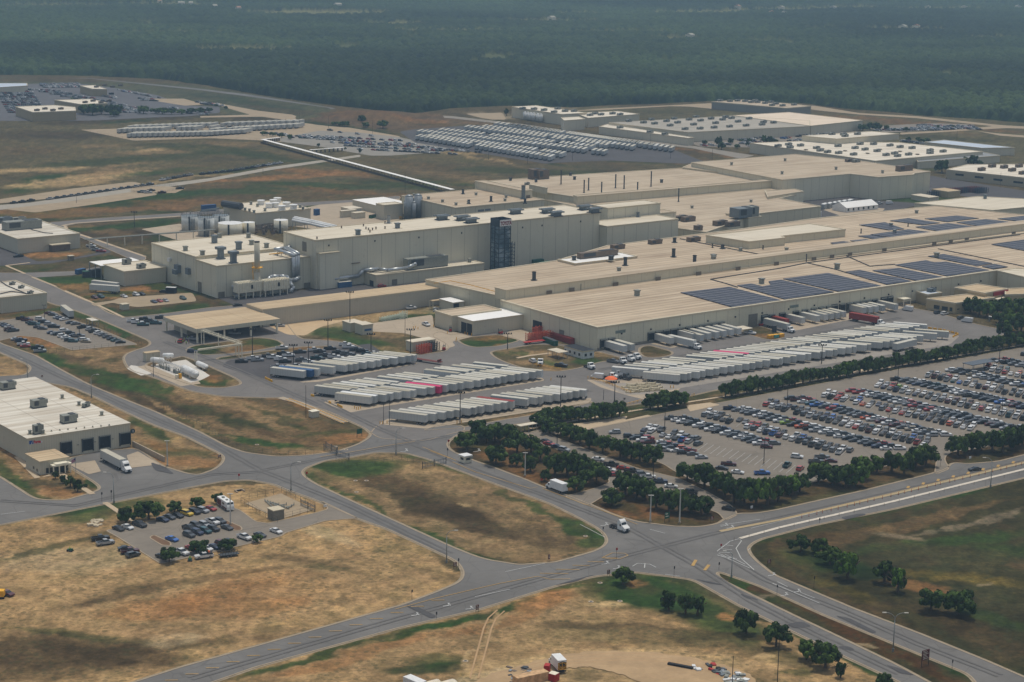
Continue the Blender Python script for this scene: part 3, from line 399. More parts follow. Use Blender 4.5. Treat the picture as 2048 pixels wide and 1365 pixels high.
pave('road', [(250,1372),(362,1336),(512,1294),(810,1210),(885,1181),(920,1166),(931,1151),(925,1134),(912,1121),(775,1058),(712,1036),(632,1000),(575,980),(550,969),(500,960),(450,962),(400,971),(250,1000),(100,1030),(-40,1058),(-40,936),(0,956),(62,996),(82,1001),(130,1002),(187,986),(205,978),(195,967),(175,955),(136,931),(137,918),(200,903),(275,898),(320,932),(375,949),(400,951),(437,937),(452,920),(447,910),(375,874),(308,850),(256,826),(184,791),(143,774),(107,768),(72,762),(-40,775),(-40,756),(30,752),(52,751),(64,740),(61,731),(0,705),(-40,686),(-40,666),(0,688),(68,711),(123,742),(176,770),(236,795),(308,824),(400,866),(450,893),(488,906),(550,914),(612,912),(675,904),(720,889),(744,874),(742,865),(760,848),(925,852),(930,861),(905,875),(893,885),(893,895),(905,905),(940,920),(975,932),(1050,960),(1085,975),(1135,992),(1175,1008),(1200,1019),(1230,1032),(1275,1045),(1350,1054),(1400,1055),(1437,1049),(1450,1040),(1475,1028),(1512,1028),(1550,1022),(1726,983),(1870,947),(1897,937),(1906,926),(1936,929),(1998,924),(2080,903),(2080,948),(1786,1018),(1625,1051),(1517,1079),(1496,1091),(1493,1102),(1507,1120),(1544,1150),(1705,1218),(1834,1267),(1967,1321),(2080,1370),(2080,1420),(1975,1400),(1950,1360),(1935,1347),(1839,1308),(1651,1231),(1518,1171),(1437,1143),(1429,1149),(1443,1162),(1571,1225),(1678,1276),(1788,1329),(1920,1400),(1860,1400),(1798,1363),(1683,1310),(1584,1262),(1485,1214),(1389,1160),(1349,1154),(1269,1144),(1187,1153),(1117,1170),(950,1221),(800,1255),(512,1334),(380,1380)], ASPH, [TRI])
ISL = [[(370,703),(373,697),(384,692),(441,685),(507,675),(548,678),(568,686),(566,692),(507,703),(445,709),(404,711),(379,706)],
       [(353,716),(365,712),(395,722),(445,744),(472,756),(485,765),(482,771),(445,777),(404,776),(379,770),(300,742),(285,733),(300,724)],
       [(911,680),(920,676),(1000,669),(1045,681),(1000,693),(948,696),(925,690)],
       [(979,709),(981,703),(1068,689),(1110,690),(1150,695),(1196,703),(1230,712),(1250,718),(1225,722),(1200,725),(1160,737),(1120,744),(1072,742),(1041,736),(1000,722)],
       [(1272,697),(1296,690),(1348,704),(1346,711),(1318,716),(1283,715)],[(1478,664),(1490,656),(1520,652),(1560,664),(1572,672),(1560,680),(1530,680)],
       [(431,721),(433,716),(482,709),(550,700),(600,694),(668,692),(664,696),(590,704),(500,712),(480,717)]]
pave('yard', [(742,866),(732,857),(660,824),(568,795),(537,796),(445,793),(384,783),(355,772),(300,752),(262,742),(250,724),(250,711),(267,703),(290,696),(303,690),(302,683),(287,676),(205,641),(148,620),(98,606),(60,586),(-40,560),(-40,549),(0,546),(51,548),(66,555),(113,576),(150,595),(187,608),(215,627),(246,636),(330,628),(420,616),(490,610),(560,636),(575,650),(595,678),(660,682),(702,687),(732,701),(765,708),(830,712),(895,703),(900,692),(880,680),(862,672),(880,662),(900,672),(915,668),(1000,664),(1060,652),(1075,650),(1090,668),(1068,680),(1110,688),(1199,700),(1340,677),(1600,640),(1992,576),(2000,582),(1800,606),(1823,617),(1870,625),(1946,648),(2014,662),(2000,676),(1960,686),(1800,713),(1600,750),(1423,782),(1380,792),(1290,806),(1230,815),(1200,822),(1190,812),(1184,803),(1174,800),(1040,824),(948,838),(870,853),(842,862),(920,857),(1000,842),(1068,831),(1190,805),(1215,818),(1150,828),(1070,843),(975,858),(925,862),(850,882),(760,878)], YARD, ISL)
pave('paved_apron', [(262,731),(290,735),(303,748),(282,752),(254,738)], WCONC, (), False, 1)
pave('paved_apron', [(274,734),(292,731),(395,761),(402,768),(362,773)], CONC, (), False, 1)
pave('tank_farm_pad', [(300,731),(372,720),(420,752),(402,761),(381,766)], WCONC, (), False, 1)
pave('concrete_yard', [(744,647),(865,630),(868,655),(905,664),(950,673),(903,684),(912,692),(880,702),(850,706),(822,692),(858,680),(808,667),(745,664),(722,660)], CONC, (), False, 3)
pave('concrete_yard', [(1003,672),(1020,663),(1070,655),(1078,668),(1050,684)], CONC, (), False, 2)
pave('concrete_yard', [(1372,742),(1240,762),(1172,760),(1200,775),(1260,793),(1290,800),(1340,788),(1360,780)], CONC, (), False, 3)
pave('dirt_lot', [(520,645),(560,640),(640,642),(700,640),(640,655),(610,672),(575,670)], DIRTM, (), False, 4)
pave('plant_yard', [(434,596),(470,612),(525,618),(690,592),(851,572),(1000,552),(1080,540),(1100,532),(1000,534),(975,520),(900,540),(780,560),(640,578)], DARKA, (), False, 2)
pave('dock_concrete', [(1196,697),(1225,703),(1262,712),(1235,706),(1290,706),(1205,700)], CONC, (), False, 2)
for q in ([(1345,697),(1400,680),(1440,675),(1500,668),(1478,664),(1400,674),(1300,688)],[(1560,658),(1590,662),(1700,640),(1830,612),(1800,604),(1640,630)]):
    pave('dock_concrete', q, CONC, (), False, 3)
for q in ([(602,766),(640,764),(836,728),(828,722),(590,756)],[(645,806),(700,826),(760,815),(1090,762),(1084,756),(900,786),(735,812),(660,800)],[(757,849),(850,858),(1180,806),(1184,796),(850,846),(775,838)],[(1185,762),(1250,790),(1290,790),(1372,775),(1900,690),(1920,672),(1890,668),(1380,756),(1290,770)]):
    pave('concrete_strip', q, CONC if q[0][0] != 1185 else pavemat('worn concrete', sr(150,142,132),.12,.1),(), False, 3)
CPK = [(1040,868),(1060,866),(1090,857),(1130,856),(1190,856),(1240,846),(1320,829),(1500,795),(1740,750),(2080,690),(2080,872),(1960,897),(1900,905),(1888,915),(1890,925),(1899,938),(1870,950),(1875,915),(1862,905),(1800,926),(1700,950),(1600,970),(1500,984),(1440,976),(1400,968),(1345,940),(1330,930),(1240,893),(1130,864),(1100,870),(1060,880)]
pave('car_park', CPK, LOTM, (), True, 4)
pave('car_park_lane', [(1040,867),(1090,864),(1110,876),(1200,910),(1275,938),(1355,957),(1412,984),(1462,1012),(1475,1030),(1450,1042),(1440,1028),(1400,1012),(1330,988),(1290,980),(1235,975),(1175,1012),(1130,994),(1200,975),(1222,965),(1212,950),(1170,925),(1110,897),(1062,884)], LOTM, (), True, 4)
pave('small_car_park', [(213,1062),(332,1037),(412,1016),(455,1012),(480,1022),(510,1044),(535,1048),(632,1027),(658,1019),(650,1008),(640,1002),(714,1037),(650,1042),(568,1067),(562,1073),(480,1092),(322,1128),(237,1075)], LOTM, (), True, 3)
pave('west_car_park', [(-40,655),(2,642),(82,631),(103,622),(135,637),(197,658),(250,680),(275,690),(246,692),(144,701),(78,676),(40,672),(0,682),(-40,690)], LOTM, (), True, 3)
pave('centre_car_park', [(180,608),(225,602),(240,596),(300,592),(385,586),(394,603),(330,610),(276,615),(250,612),(225,606),(192,614)], GRVL, (), False, 3)
pave('pickup_car_park', [(443,733),(455,722),(520,712),(660,698),(740,688),(765,706),(830,716),(836,726),(640,760),(600,764),(520,757),(470,742)], DARKA, (), False, 3)
pave('west_asphalt', [(-40,492),(0,497),(38,508),(75,524),(130,520),(196,506),(170,494),(216,500),(225,505),(100,528),(12,532),(-40,534)], DARKA, (), False, 4)
pave('lane', [(10,546),(60,546),(150,543),(200,533),(200,539),(150,551),(70,556),(30,560)], YARD, (), False, 4)
pave('road', [(96,446),(200,437),(360,427),(560,408),(738,399),(800,392),(800,400),(640,410),(480,424),(362,434),(154,448),(128,453),(140,462),(200,482),(291,513),(291,521),(262,519),(168,478),(110,455)], YARD, (), True, 5)
pave('utility_yard', [(282,459),(360,448),(440,470),(434,480),(400,486),(350,480),(300,464)], CONC, (), False, 2)
pave('service_yard', [(590,420),(640,410),(740,402),(800,398),(800,440),(760,448),(640,460),(560,450),(440,470),(440,430)], CONC, (), False, 2)
pave('parking_road', [(-40,414),(60,406),(266,376),(420,357),(540,335),(664,318),(720,310),(722,314),(668,322),(540,341),(420,363),(270,384),(60,415),(-40,424)], pavemat('old road', sr(160,152,138),.1,.1),(), False, 2)
pave('gravel_lot', [(-40,402),(0,399),(143,378),(266,364),(285,368),(250,376),(100,398),(-40,411)], GRVL, (), False, 4)
pave('gravel_lot', [(50,414),(150,402),(260,385),(305,384),(317,390),(200,408),(70,426),(8,419)], GRVL, (), False, 4)
pave('gravel_lot', [(262,379),(270,372),(340,374),(372,377),(350,387),(262,384)], GRVL, (), False, 1)
pave('trailer_yard', [(160,260),(232,258),(420,250),(600,246),(700,256),(800,273),(805,282),(720,288),(640,290),(530,282),(420,277),(267,282)], GRVL, (), False, 3)
pave('staff_car_park', [(560,276),(640,262),(720,266),(800,275),(912,300),(880,305),(780,312),(740,312),(640,294),(560,284)], pavemat('far lot', sr(140,134,124),.1,.1),(), False, 3)
pave('road', [(130,157),(180,157),(400,178),(500,190),(600,206),(665,216),(684,223),(668,228),(605,229),(605,228),(660,225),(668,221),(655,216),(500,194),(400,181),(180,158)], ASPH, (), False, 2)
pave('road', [(398,204),(441,208),(515,222),(585,230),(600,236),(660,239),(660,242),(600,243),(610,252),(640,262),(560,250),(590,243),(523,234),(400,236),(400,233),(500,230),(441,213)], GRVL, (), False, 2)
pave('auction_car_park', [(-40,172),(72,168),(160,168),(232,177),(314,191),(375,212),(440,214),(440,226),(380,233),(300,236),(180,242),(-40,243)], pavemat('far asphalt', sr(92,90,92),.15,.05),(), False, 2)
pave('gravel_lot', [(281,198),(367,198),(412,210),(369,212)], GRVL, (), False, 1)
pave('trailer_park', [(798,264),(823,260),(945,251),(1060,255),(1220,279),(1350,301),(1410,325),(1370,328),(1220,322),(1116,326),(1090,328),(830,286)], DARKA, (), False, 3)
pave('road', [(846,234),(870,231),(905,233),(1046,249),(1220,274),(1384,292),(1510,312),(1480,318),(1384,297),(1220,279),(1046,253),(900,237)], pavemat('grey road', sr(138,130,118),.1,.1),(), False, 3)
pave('gravel_lot', [(930,228),(1005,226),(1013,240),(985,240),(960,236)], GRVL, (), False, 3)
pave('road', [(1130,223),(1200,218),(1343,211),(1423,207),(1440,220),(1380,214),(1343,213),(1200,221)], GRVL, (), False, 2)
pave('road', [(1580,214),(1628,212),(1720,227),(1833,233),(2003,251),(2080,255),(2080,259),(2010,257),(1960,260),(1900,264),(1800,270),(1800,266),(1900,261),(1985,253),(1833,237),(1720,230),(1640,222)], GRVL, (), False, 2)
pave('road', [(1950,262),(2000,268),(2080,274),(2080,278),(2000,272)], GRVL, (), False, 2)
pave('east_car_park', [(1730,255),(1800,250),(1870,247),(1950,250),(1950,256),(1860,262),(1770,266)], LOTM, (), False, 2)
pave('east_yard', [(1829,372),(1862,352),(1893,358),(2060,384),(2080,400),(2030,406),(1960,400),(1890,386),(1860,392),(1832,394)], DARKA, (), False, 3)
pave('office_car_park', [(1378,286),(1560,272),(1740,262),(1740,270),(1520,296),(1400,294)], LOTM, (), False, 2)
pave('inner_yard', [(1590,402),(1690,392),(1760,402),(1850,408),(1765,428),(1640,440),(1560,450),(1530,452)], DARKA, (), False, 2)
pave('tent_pad', [(1645,420),(1700,412),(1770,418),(1760,428),(1680,432)], CONC, (), False, 1)
pave('island', [(300,1076),(307,1071),(340,1086),(341,1092),(325,1091)], MULCH, (), True, 2)
pave('island', [(447,1046),(452,1042),(482,1055),(483,1061),(470,1062)], MULCH, (), True, 2)
SWK = plain('path concrete', sr(184,164,136)[:3],.9,0,.08)
def strip(name, pts, wd, m, z=None, kind='structure', zz=0, off=0.):
    if z is None: _zl[0] += .001; z = _zl[0]
    p = [G(*q, zz) for q in pts]; L, R_ = [],[]
    for i in range(len(p)):
        e = (p[min(i + 1, len(p) - 1)] - p[max(i - 1,0)]); e = e / np.hypot(*e); n = np.array([-e[1], e[0]]) * wd / 2; o_ = n / wd * 2 * off; L.append(p[i] + n + o_); R_.append(p[i] - n + o_)
    mb = MB(); k = len(p); mb.add([(q[0], q[1], z + zz) for q in L + R_],[(i, i + 1, i + 1 + k, i + k) for i in range(k - 1)]); return tag(mb.ob(name, [m]), kind=kind)
for pts, wd in (([(12,532),(50,548)],1.6),([(12,532),(60,526)],1.6),([(65,555),(112,574)],1.6),([(129,582),(187,607)],1.6),([(196,611),(248,636)],1.6),([(34,914),(75,957),(105,950)],2.2),([(118,946),(185,989)],2.2),([(210,1006),(238,1025),(275,1047)],2),([(1034,717),(1060,712),(1102,707)],2),([(123,452),(150,447),(360,433)],2),([(130,452),(135,462),(200,483),(232,494),(250,500),(291,514)],2),([(1060,870),(1060,880),(1075,890)],2.5),([(1110,870),(1240,845),(1300,832)],2.4),([(1060,858),(1250,825),(1440,795),(1740,742),(2060,688)],1.6)): strip('path', pts, wd, SWK)
for q in ([(1095,862),(1140,850),(1255,833),(1250,842),(1140,862)],[(1372,812),(1420,806),(1440,811),(1380,824)],[(1680,748),(1720,738),(1730,742),(1690,752)]): pave('path', q, SWK, (), False, 1)
WHITE = plain('road paint white', (.5,.5,.48),.8,0,.15,2); YEL = plain('road paint yellow', sr(176,142,84)[:3],.8,0,.18,2); REDP = plain('red kerb paint', sr(150,80,68)[:3],.8)
ZP = _zl[0] + .03
def line(a, b, wd=.25, m=WHITE, z=None): strip('road_marking', [a, b], wd, m, ZP if z is None else z)
for a, b in (((2,1030),(50,1024)),((1496,1102),(1500,1098)),((1330,1150),(1360,1154)),((1440,1010 + 42),(1520,1040)),((1437,1108),(1460,1118)),((1502,1058),(1640,1024)),((1545,1168),(1639,1208)),((1555,1165),(1575,1175)),((1600,1148 + 38),(1630,1198)),((1450,1110),(1490,1130)),((1010,1255 - 110),(1090,1128)),((950,1195),(1020,1180)),((1300,1060),(1330,1068)),((1160,1050),(1210,1076))): line(a, b, .22)
for a, b in (((575,1342 - 10),(600,1326)),((700,1270),(716,1262))): pass
for x in range(14):   # slanted yellow hatching in the turning lane
    a = (330 + x * 41.0,1362 - x * 12.3); line(a, (a[0] + 26, a[1] - .5),.36, YEL)
for x, y, l in ((1080,1148,60),(1112,1140,50),(1145,1132,36),(1175,1124.6,34),(1205,1117,32)): line((x, y),(x + l * .95, y + .6),.34, YEL)
for pts in ([(790,1220),(870,1198),(1000,1168),(1075,1154),(1100,1160),(1140,1159)],[(1204,1117),(1225,1107),(1250,1108),(1256,1112),(1240,1119),(1210,1118)],[(905,925),(950,945),(1060,978),(1075,975)],[(1085,978),(1230,1032),(1275,1050)],[(845,895),(895,915),(912,922)],[(860,903),(900,918)],[(640,915),(720,902),(770,893),(830,884)]): strip('road_marking', pts, .3, YEL, ZP)
for a, b in (((1385,1133),(1392,1121)),((1409,1142),(1418,1131))): line(a, b, 1., YEL)
for p in ((940,1218,.6),(895,1211 + 1,.6),(832,1231,.6),(1212,1129 - 1,.6),(1235,1137,.6),(1545,1151,-.6),(1570,1191,.5),(1595,1184,-.5),(1450,1052,.5),(1462,1056,.5),(1210,1051,.4),(955,903,.6),(810,903,.5)):
    x, y, k = p; strip('road_marking', [(x - 9, y + 2),(x, y + 1),(x + 5, y - 2)],.34, WHITE, ZP); strip('road_marking', [(x + 5, y - 4),(x + 1, y - 4.6),(x + 6, y + .5)],.4, WHITE, ZP)
for pts in ([(1434,1104),(1460,1084),(1478,1079),(1483,1083),(1472,1098),(1482,1118),(1508,1141)],[(1434,1111),(1455,1118),(1500,1138)],[(1438,1106),(1464,1107)],[(1441,1099),(1464,1101)],[(1450,1091),(1466,1093)],[(1442,1113),(1474,1119)],[(1265,1134),(1275,1128),(1300,1130),(1312,1136)],[(1289,1137),(1290,1128)]): strip('road_marking', pts, .28, WHITE, ZP)
_ed = [(1480,1078),(1560,1056),(1786,1004),(2080,932)]; strip('concrete_divider', _ed, 1.5, plain('divider concrete', sr(204,194,178)[:3],.9), ZP)
strip('centre_strip', [(1440,1064),(1560,1041),(1786,989.5),(2080,919)],1.5, plain('worn strip', sr(168,150,116)[:3],.9), ZP - .004); strip('road_marking', [(1440,1062),(1560,1039.5),(1786,987),(2080,916.5)],.25, YEL, ZP)
for i in range(18): x = 1800 + i * 15; line((x, 981 - i * 3.55),(x + 3,977 - i * 3.55),1.0, YEL) if i % 2 else None
for q in ([(810,1212),(822,1209),(875,1234),(862,1238)],[(1105,1173),(1150,1160),(1190,1150),(1152,1164)],[(1389,1159),(1424,1165),(1450,1172),(1420,1168)],[(1478,1188),(1504,1195),(1520,1203),(1494,1198)],[(1572,1250),(1604,1244),(1624,1254),(1590,1258)],[(1674,1294),(1698,1294),(1712,1302),(1690,1302)],[(1670,1232),(1700,1238),(1755,1266),(1745,1268)],[(1770,1330),(1800,1338),(1830,1352),(1800,1348)],[(1680,1036),(1720,1028),(1735,1030),(1690,1041)],[(300,925),(330,935),(350,950),(310,942)]):
    pave('tar_patch', q, PATCH, (), False, 4, True, ZP - .012)
def stalls(a, b, n, L, ang, m=WHITE, wd=.14):
    for i in range(n):
        p = G(a[0] + (b[0] - a[0]) * i / (n - 1), a[1] + (b[1] - a[1]) * i / (n - 1)); e = np.array([math.cos(ang), math.sin(ang)]) * L
        px0 = P(p[0], p[1]); px1 = P(p[0] + e[0], p[1] + e[1]); line(px0, px1, wd, m)
WEAR = pavemat('tyre darkened asphalt', sr(103,100,97),.2,.15, False); _wz = ZP - .028
for pts in ([(0,697),(125,755),(260,816),(420,884),(520,940),(700,1012),(900,1108)],[(0,1002),(150,1012),(420,950),(520,944)],[(520,942),(660,915),(820,886),(900,872)],[(380,1358),(700,1265),(1000,1180),(1250,1112),(1480,1054),(1800,982),(2060,920)],[(830,890),(960,944),(1100,995),(1250,1052),(1400,1135),(1505,1204),(1630,1268),(1800,1348)],[(640,800),(760,858),(860,900)],[(330,684),(480,742),(640,812)],[(1450,1112),(1531,1160),(1700,1228),(1836,1288),(2000,1352)],[(840,840),(1010,812),(1180,782)],[(1200,740),(1400,706),(1600,674),(1800,636)]):
    for o_ in (-1.1,.9): _wz = _wz + .0008; strip('tyre_wear', pts, .9, WEAR, _wz, off=o_)
def rough(pts, n=9, a=3.4): return [(p[0] + (q[0] - p[0]) * i / n + rnd.uniform(-a, a), p[1] + (q[1] - p[1]) * i / n + rnd.uniform(-a, a) * .45) for p, q in zip(pts, pts[1:] + pts[:1]) for i in range(n)]
DIRT2 = pavemat('scuffed dirt', sr(172,144,108),.22,.12, False)
pave('dirt_lot', rough([(915,1385),(975,1352),(1050,1329),(1120,1311),(1200,1303),(1300,1305),(1390,1317),(1450,1331),(1500,1350),(1530,1385),(1330,1385),(1250,1352),(1180,1334),(1130,1338),(1080,1385)]), DIRT2,(), False, 2)
for o_ in (-1.1,1.1): strip('vehicle_track', [(1002,1222),(984,1238),(975,1258),(966,1292),(957,1325),(948,1358)],.5, pavemat('pressed dirt', sr(176,144,106),.15,.2, False), off=o_)
for o_ in (-1.1,1.1,4): strip('vehicle_track', [(1060,1345),(1140,1325),(1240,1318),(1340,1322),(1440,1342)],.5, pavemat('pressed dirt', sr(176,144,106),.15,.2, False), off=o_)
# ------------------------------------------------------------------ buildings
W1 = wallmat('beige metal cladding', sr(222,216,192),7.6,.45); W2 = wallmat('beige panel wall', sr(218,211,186),9.5,.35); W3 = wallmat('grey beige cladding', sr(206,200,180),30,.1)
W4 = wallmat('hall panel wall', sr(222,217,196),9.1,.55); W5 = wallmat('far wall', sr(214,206,184),9,.25,.0); W6 = wallmat('tan office wall', sr(190,172,136),14,.2,.0)  # office walls: plain tan panel colour with wide seams
W7 = wallmat('long corridor wall', sr(192,186,170),40,.05)
R_TAN = roofmat('tan ribbed roof', sr(198,180,154), sr(150,127,102),.7,4.6,.32); R_TAN2 = roofmat('tan membrane roof', sr(194,178,154), sr(152,130,104),.7,5.2,.22,36)
R_HALL = roofmat('pale hall roof', sr(214,204,184), sr(184,168,140),.4,9,.08,30); R_FORM = roofmat('weathered white roof', sr(216,210,196), sr(158,138,112),.6,7,.15,16)
R_WHITE = roofmat('white roof', sr(236,234,230), sr(214,208,198),.3,4,.06,0); R_BLUE = roofmat('bluish metal roof', sr(190,200,212), sr(168,176,186),.4,3,.1,0)
R_FAR = roofmat('far white roof', sr(226,216,198), sr(184,170,146),.5,9,.2,0); R_GREY = roofmat('far grey roof', sr(180,172,158), sr(130,124,112),.6,6,.25,0); R_CORR = roofmat('yellow tan roof', sr(200,178,144), sr(156,130,98),.5,2.6,.3,14)
TRIM = plain('beige trim', sr(196,184,158)[:3],.7,0,.06); DKTRIM = plain('dark trim', (.05,.05,.055),.6); GLASS = plain('dark glass', (.02,.03,.035),.15,0,.2,1,.6)
DOOR = plain('roller door', sr(122,116,104)[:3],.7); DARK = plain('dark opening', (.018,.02,.024),.8); STEEL = plain('galvanised steel', sr(150,154,156)[:3],.45,.5,.15); LOUV = plain('louvre grille', sr(112,104,92)[:3],.8,0,.2,3)
GREYM = plain('grey equipment paint', sr(134,136,128)[:3],.6,0,.15,1.5); DGREY = plain('dark grey steel', sr(66,70,74)[:3],.6); BLUEG = plain('blue grey vent', sr(110,118,122)[:3],.6,0,.2,2); BRNM = plain('brown equipment', sr(112,98,84)[:3],.7,0,.2)
WHT = plain('white paint', (.72,.72,.7),.5,0,.08); CREAM = plain('cream paint', sr(226,218,196)[:3],.6,0,.1); YELP = plain('yellow safety paint', sr(226,168,44)[:3],.6,0,.12); REDM = plain('red paint', sr(168,42,38)[:3],.55); ORNG = plain('orange paint', sr(226,110,40)[:3],.6); GRNP = plain('green paint', sr(40,92,70)[:3],.6); BLUP = plain('blue paint', sr(52,92,132)[:3],.6); BLACK = plain('black rubber', (.02,.02,.02),.8); BROWNS = plain('maroon sign paint', sr(96,34,34)[:3],.6)
class Bld: pass
def bld(name, label, pts, h, wall, roof, z0=0., trim=.8, th=.5, base=True, cat='building', parent=None, over=.25):
    """pts: world outline, near corner first"""
    b = Bld(); b.h = h; b.p = [np.array(q, float) for q in pts]; b.o = b.p[0]
    b.root = parent or thing(name, label, cat, (float(b.o[0]), float(b.o[1]),0)); ox, oy = b.root.location[0], b.root.location[1]; b.off = np.array([ox, oy])
    loc = [q - b.off for q in b.p]
    kid('wall', MB().prism(loc, z0, h), wall, b.root)
    kid('roof', MB().prism(grow(loc, over), h - .1, h + th, 0,1),[TRIM, roof], b.root)
    if trim:
        o_ = grow(loc, over + .02); i_ = grow(loc, -trim); mb = MB(); n = len(loc)
        for i in range(n): j = (i + 1) % n; mb.add([(*o_[i], h + th),(*o_[j], h + th),(*i_[j], h + th),(*i_[i], h + th),(*o_[i], h + th + .3),(*o_[j], h + th + .3),(*i_[j], h + th + .3),(*i_[i], h + th + .3)],[(4,5,6,7),(0,1,5,4),(2,3,7,6)])
        kid('parapet', mb, TRIM, b.root)
    return b
def rect(c, pa, pb, h, ext=0.):
    o = G(*c, h); la = (G(*pa, h) - o) @ AX; lb = (G(*pb, h) - o) @ BX; return [o, o + AX * la, o + AX * la + BX * lb, o + BX * lb]
def rb(name, label, c, pa, pb, h, wall, roof, **k):
    b = bld(name, label, rect(c, pa, pb, h), h, wall, roof, **k); return b
def el(b, sd, u0, u1, z0, z1, d, m, name='panel', proud=.02):
    """a box on the front (A) or left (B) wall of a building, u metres from its near corner"""
    e, n = (AX, -BX) if sd == 'A' else (BX, -AX)
    p = [b.o + e * u0 + n * proud, b.o + e * u1 + n * proud, b.o + e * u1 + n * (proud + d), b.o + e * u0 + n * (proud + d)]
    return kid(name, MB().prism([q - b.off for q in p], z0, z1), m, b.root)
def elp(b, sd, x0, y0, x1, y1, d, m, name='panel', hcap=None):      # lower-left and upper-right photo points on that wall
    e = AX if sd == 'A' else BX; u0, z0 = onwall(b.o, b.o + e, x0, y0); u1, z1 = onwall(b.o, b.o + e, x1, y1)
    if u0 > u1: u0, u1 = u1, u0
    return el(b, sd, u0, u1, max(0, min(z0, z1)), max(z0, z1), d, m, name)
def rfl(b, x, y, z=None):
    z = b.h + .5 if z is None else z; q = G(x, y, z) - b.off; return q[0], q[1], z
def vent(b, x, y, hh=1.6, w_=1.3, m=None, cap=True, name='roof_vent', z=None):
    q = rfl(b, x, y, z); mb = MB().box(-w_ / 2, w_ / 2,-w_ / 2, w_ / 2,0, hh * .8,0, AANG, q)
    mb.box(-w_ * .65, w_ * .65,-w_ * .65, w_ * .65, hh * .8, hh, 0, AANG, q).box(-w_, w_, -w_, w_, 0,.12,1, AANG, q)
    return kid(name, mb, [m or GREYM, TRIM], b.root)
def stack(b, x, y, ty, r=.6, m=None, z=None, name='exhaust_stack'):
    q = rfl(b, x, y, z); g = G(x, y, q[2]); hh = max(1.5,(y - ty) * float(np.hypot(g[0], g[1])) / FPX / .96)
    mb = MB().cyl((q[0], q[1], q[2] - .1),(q[0], q[1], q[2] + hh), r, 10).cyl((q[0], q[1], q[2] + hh - .5),(q[0], q[1], q[2] + hh), r * 1.15,10).cyl((q[0], q[1], q[2] - .1),(q[0], q[1], q[2] + .3), r * 1.8,10)
    return kid(name, mb, m or DGREY, b.root)
def unit(b, x, y, L=5., w_=2.6, hh=2., m=None, name='air_conditioner', rot=0., z=None):
    q = rfl(b, x, y, z); a = AANG + rot; mb = MB().box(-L / 2, L / 2,-w_ / 2, w_ / 2,.3, hh, 0, a, q).box(-L / 2 - .1, L / 2 + .1,-w_ / 2 - .1, w_ / 2 + .1,0,.3,1, a, q)
    mb.box(L * .05, L * .42,-w_ * .38, w_ * .38, hh, hh + .25,1, a, q).box(-L * .42,-L * .1,-w_ / 2 - .05,-w_ / 2, hh * .3, hh * .9,1, a, q).box(L / 2, L / 2 + .7,-w_ * .35, w_ * .35, hh * .45, hh * .95,0, a, q)
    return kid(name, mb, [m or GREYM, DGREY], b.root)
def text(body, size, m, parent, org, e, up=(0,0,1), name='lettering', depth=.06, bold=.02, align='LEFT', sx=1.):
    cu = bpy.data.curves.new('t', 'FONT'); cu.body = body; cu.size = size; cu.extrude = depth; cu.offset = bold * size; cu.align_x = align
    to = bpy.data.objects.new('t', cu); me = bpy.data.meshes.new_from_object(to); me.name = name; bpy.data.objects.remove(to)
    if not len(me.vertices): return
    me.materials.clear(); me.materials.append(m); e = Vector((*e, 0)) if len(e) == 2 else Vector(e); u = Vector(up); n = e.cross(u)
    M = Matrix([[e.x * sx, u.x, n.x, org[0]],[e.y * sx, u.y, n.y, org[1]],[e.z * sx, u.z, n.z, org[2]],[0,0,0,1]]); me.transform(M)
    o = link(name, me, parent); KIDS.setdefault(parent.name, []).append(o); return o
# --- far supplier halls
h = hgt((1122,251),230.5)
F1 = rb('factory_hall', 'tall pale hall with six white silos along its left wall, beside the far woods', (1124,230.5),(1170,227),(1013,216), h, W5, R_FAR)
for x, y in ((1045,219),(1068,220),(1088,222),(1108,226),(1130,224),(1115,219),(1148,224)): unit(F1, x, y, 5.5,3,2, GREYM)
s0 = onwall(F1.o, F1.o + BX, 1086,251)[0]; s1 = onwall(F1.o, F1.o + BX, 1054,247)[0]
for i in range(6):
    q = F1.o + BX * (s0 + (s1 - s0) * (i + (.4 if i > 1 else 0)) / 5.4) - AX * 2.6
    s_ = thing('silo', 'slim white silo against the tall far hall, %s from the right' % nth(i + 1), 'silo', (q[0], q[1],0),0, 'six white silos by the far hall')
    kid('tank', MB().cyl((0,0,1.5),(0,0, h * .78),1.9,14).cyl((0,0, h * .78),(0,0, h * .78 + .8),1.9,14,0,.5), WHT, s_, True); [kid('leg', MB().cyl((a, b, 0),(a, b, 1.6),.15), STEEL, s_) for a in (-1,1) for b in (-1,1)]
F1b = bld('factory_hall', 'low pale extension on the right of the tall far hall with silos', [G(1176,238,8), G(1279,230,8), G(1235,224,8), G(1150,228,8)],8, W5, R_FAR)
for x, y in ((1180,232),(1202,231),(1225,229),(1190,229),(1240,231)): unit(F1b, x, y, 5.5,3,2, GREYM)
F1c = bld('factory_hall', 'small lower block at the foot of the tall far hall', [G(1128,243,9), G(1170,240,9), G(1158,235,9), G(1122,237,9)],9, W5, R_FAR)
F3 = bld('factory_hall', 'wide far hall with a grey roof full of rooftop units', [G(1376,266.4,8), G(1620,254,8), G(1620,243,8), G(1464,233.5,8), G(1218,247,8)],8, W5, R_GREY)
for x, y in ((1257,244),(1287,247),(1309,249),(1303,241),(1333,244),(1355,247),(1340,253),(1348,239),(1378,241),(1387,251),(1401,243),(1392,236),(1422,239),(1431,248),(1445,241),(1451,236),(1463,238),(1476,245),(1459,255),(1492,253),(1524,251),(1498,239),(1527,246),(1547,247),(1428,257),(1400,259),(1370,260)): unit(F3, x, y, 5.5,3,2, GREYM)
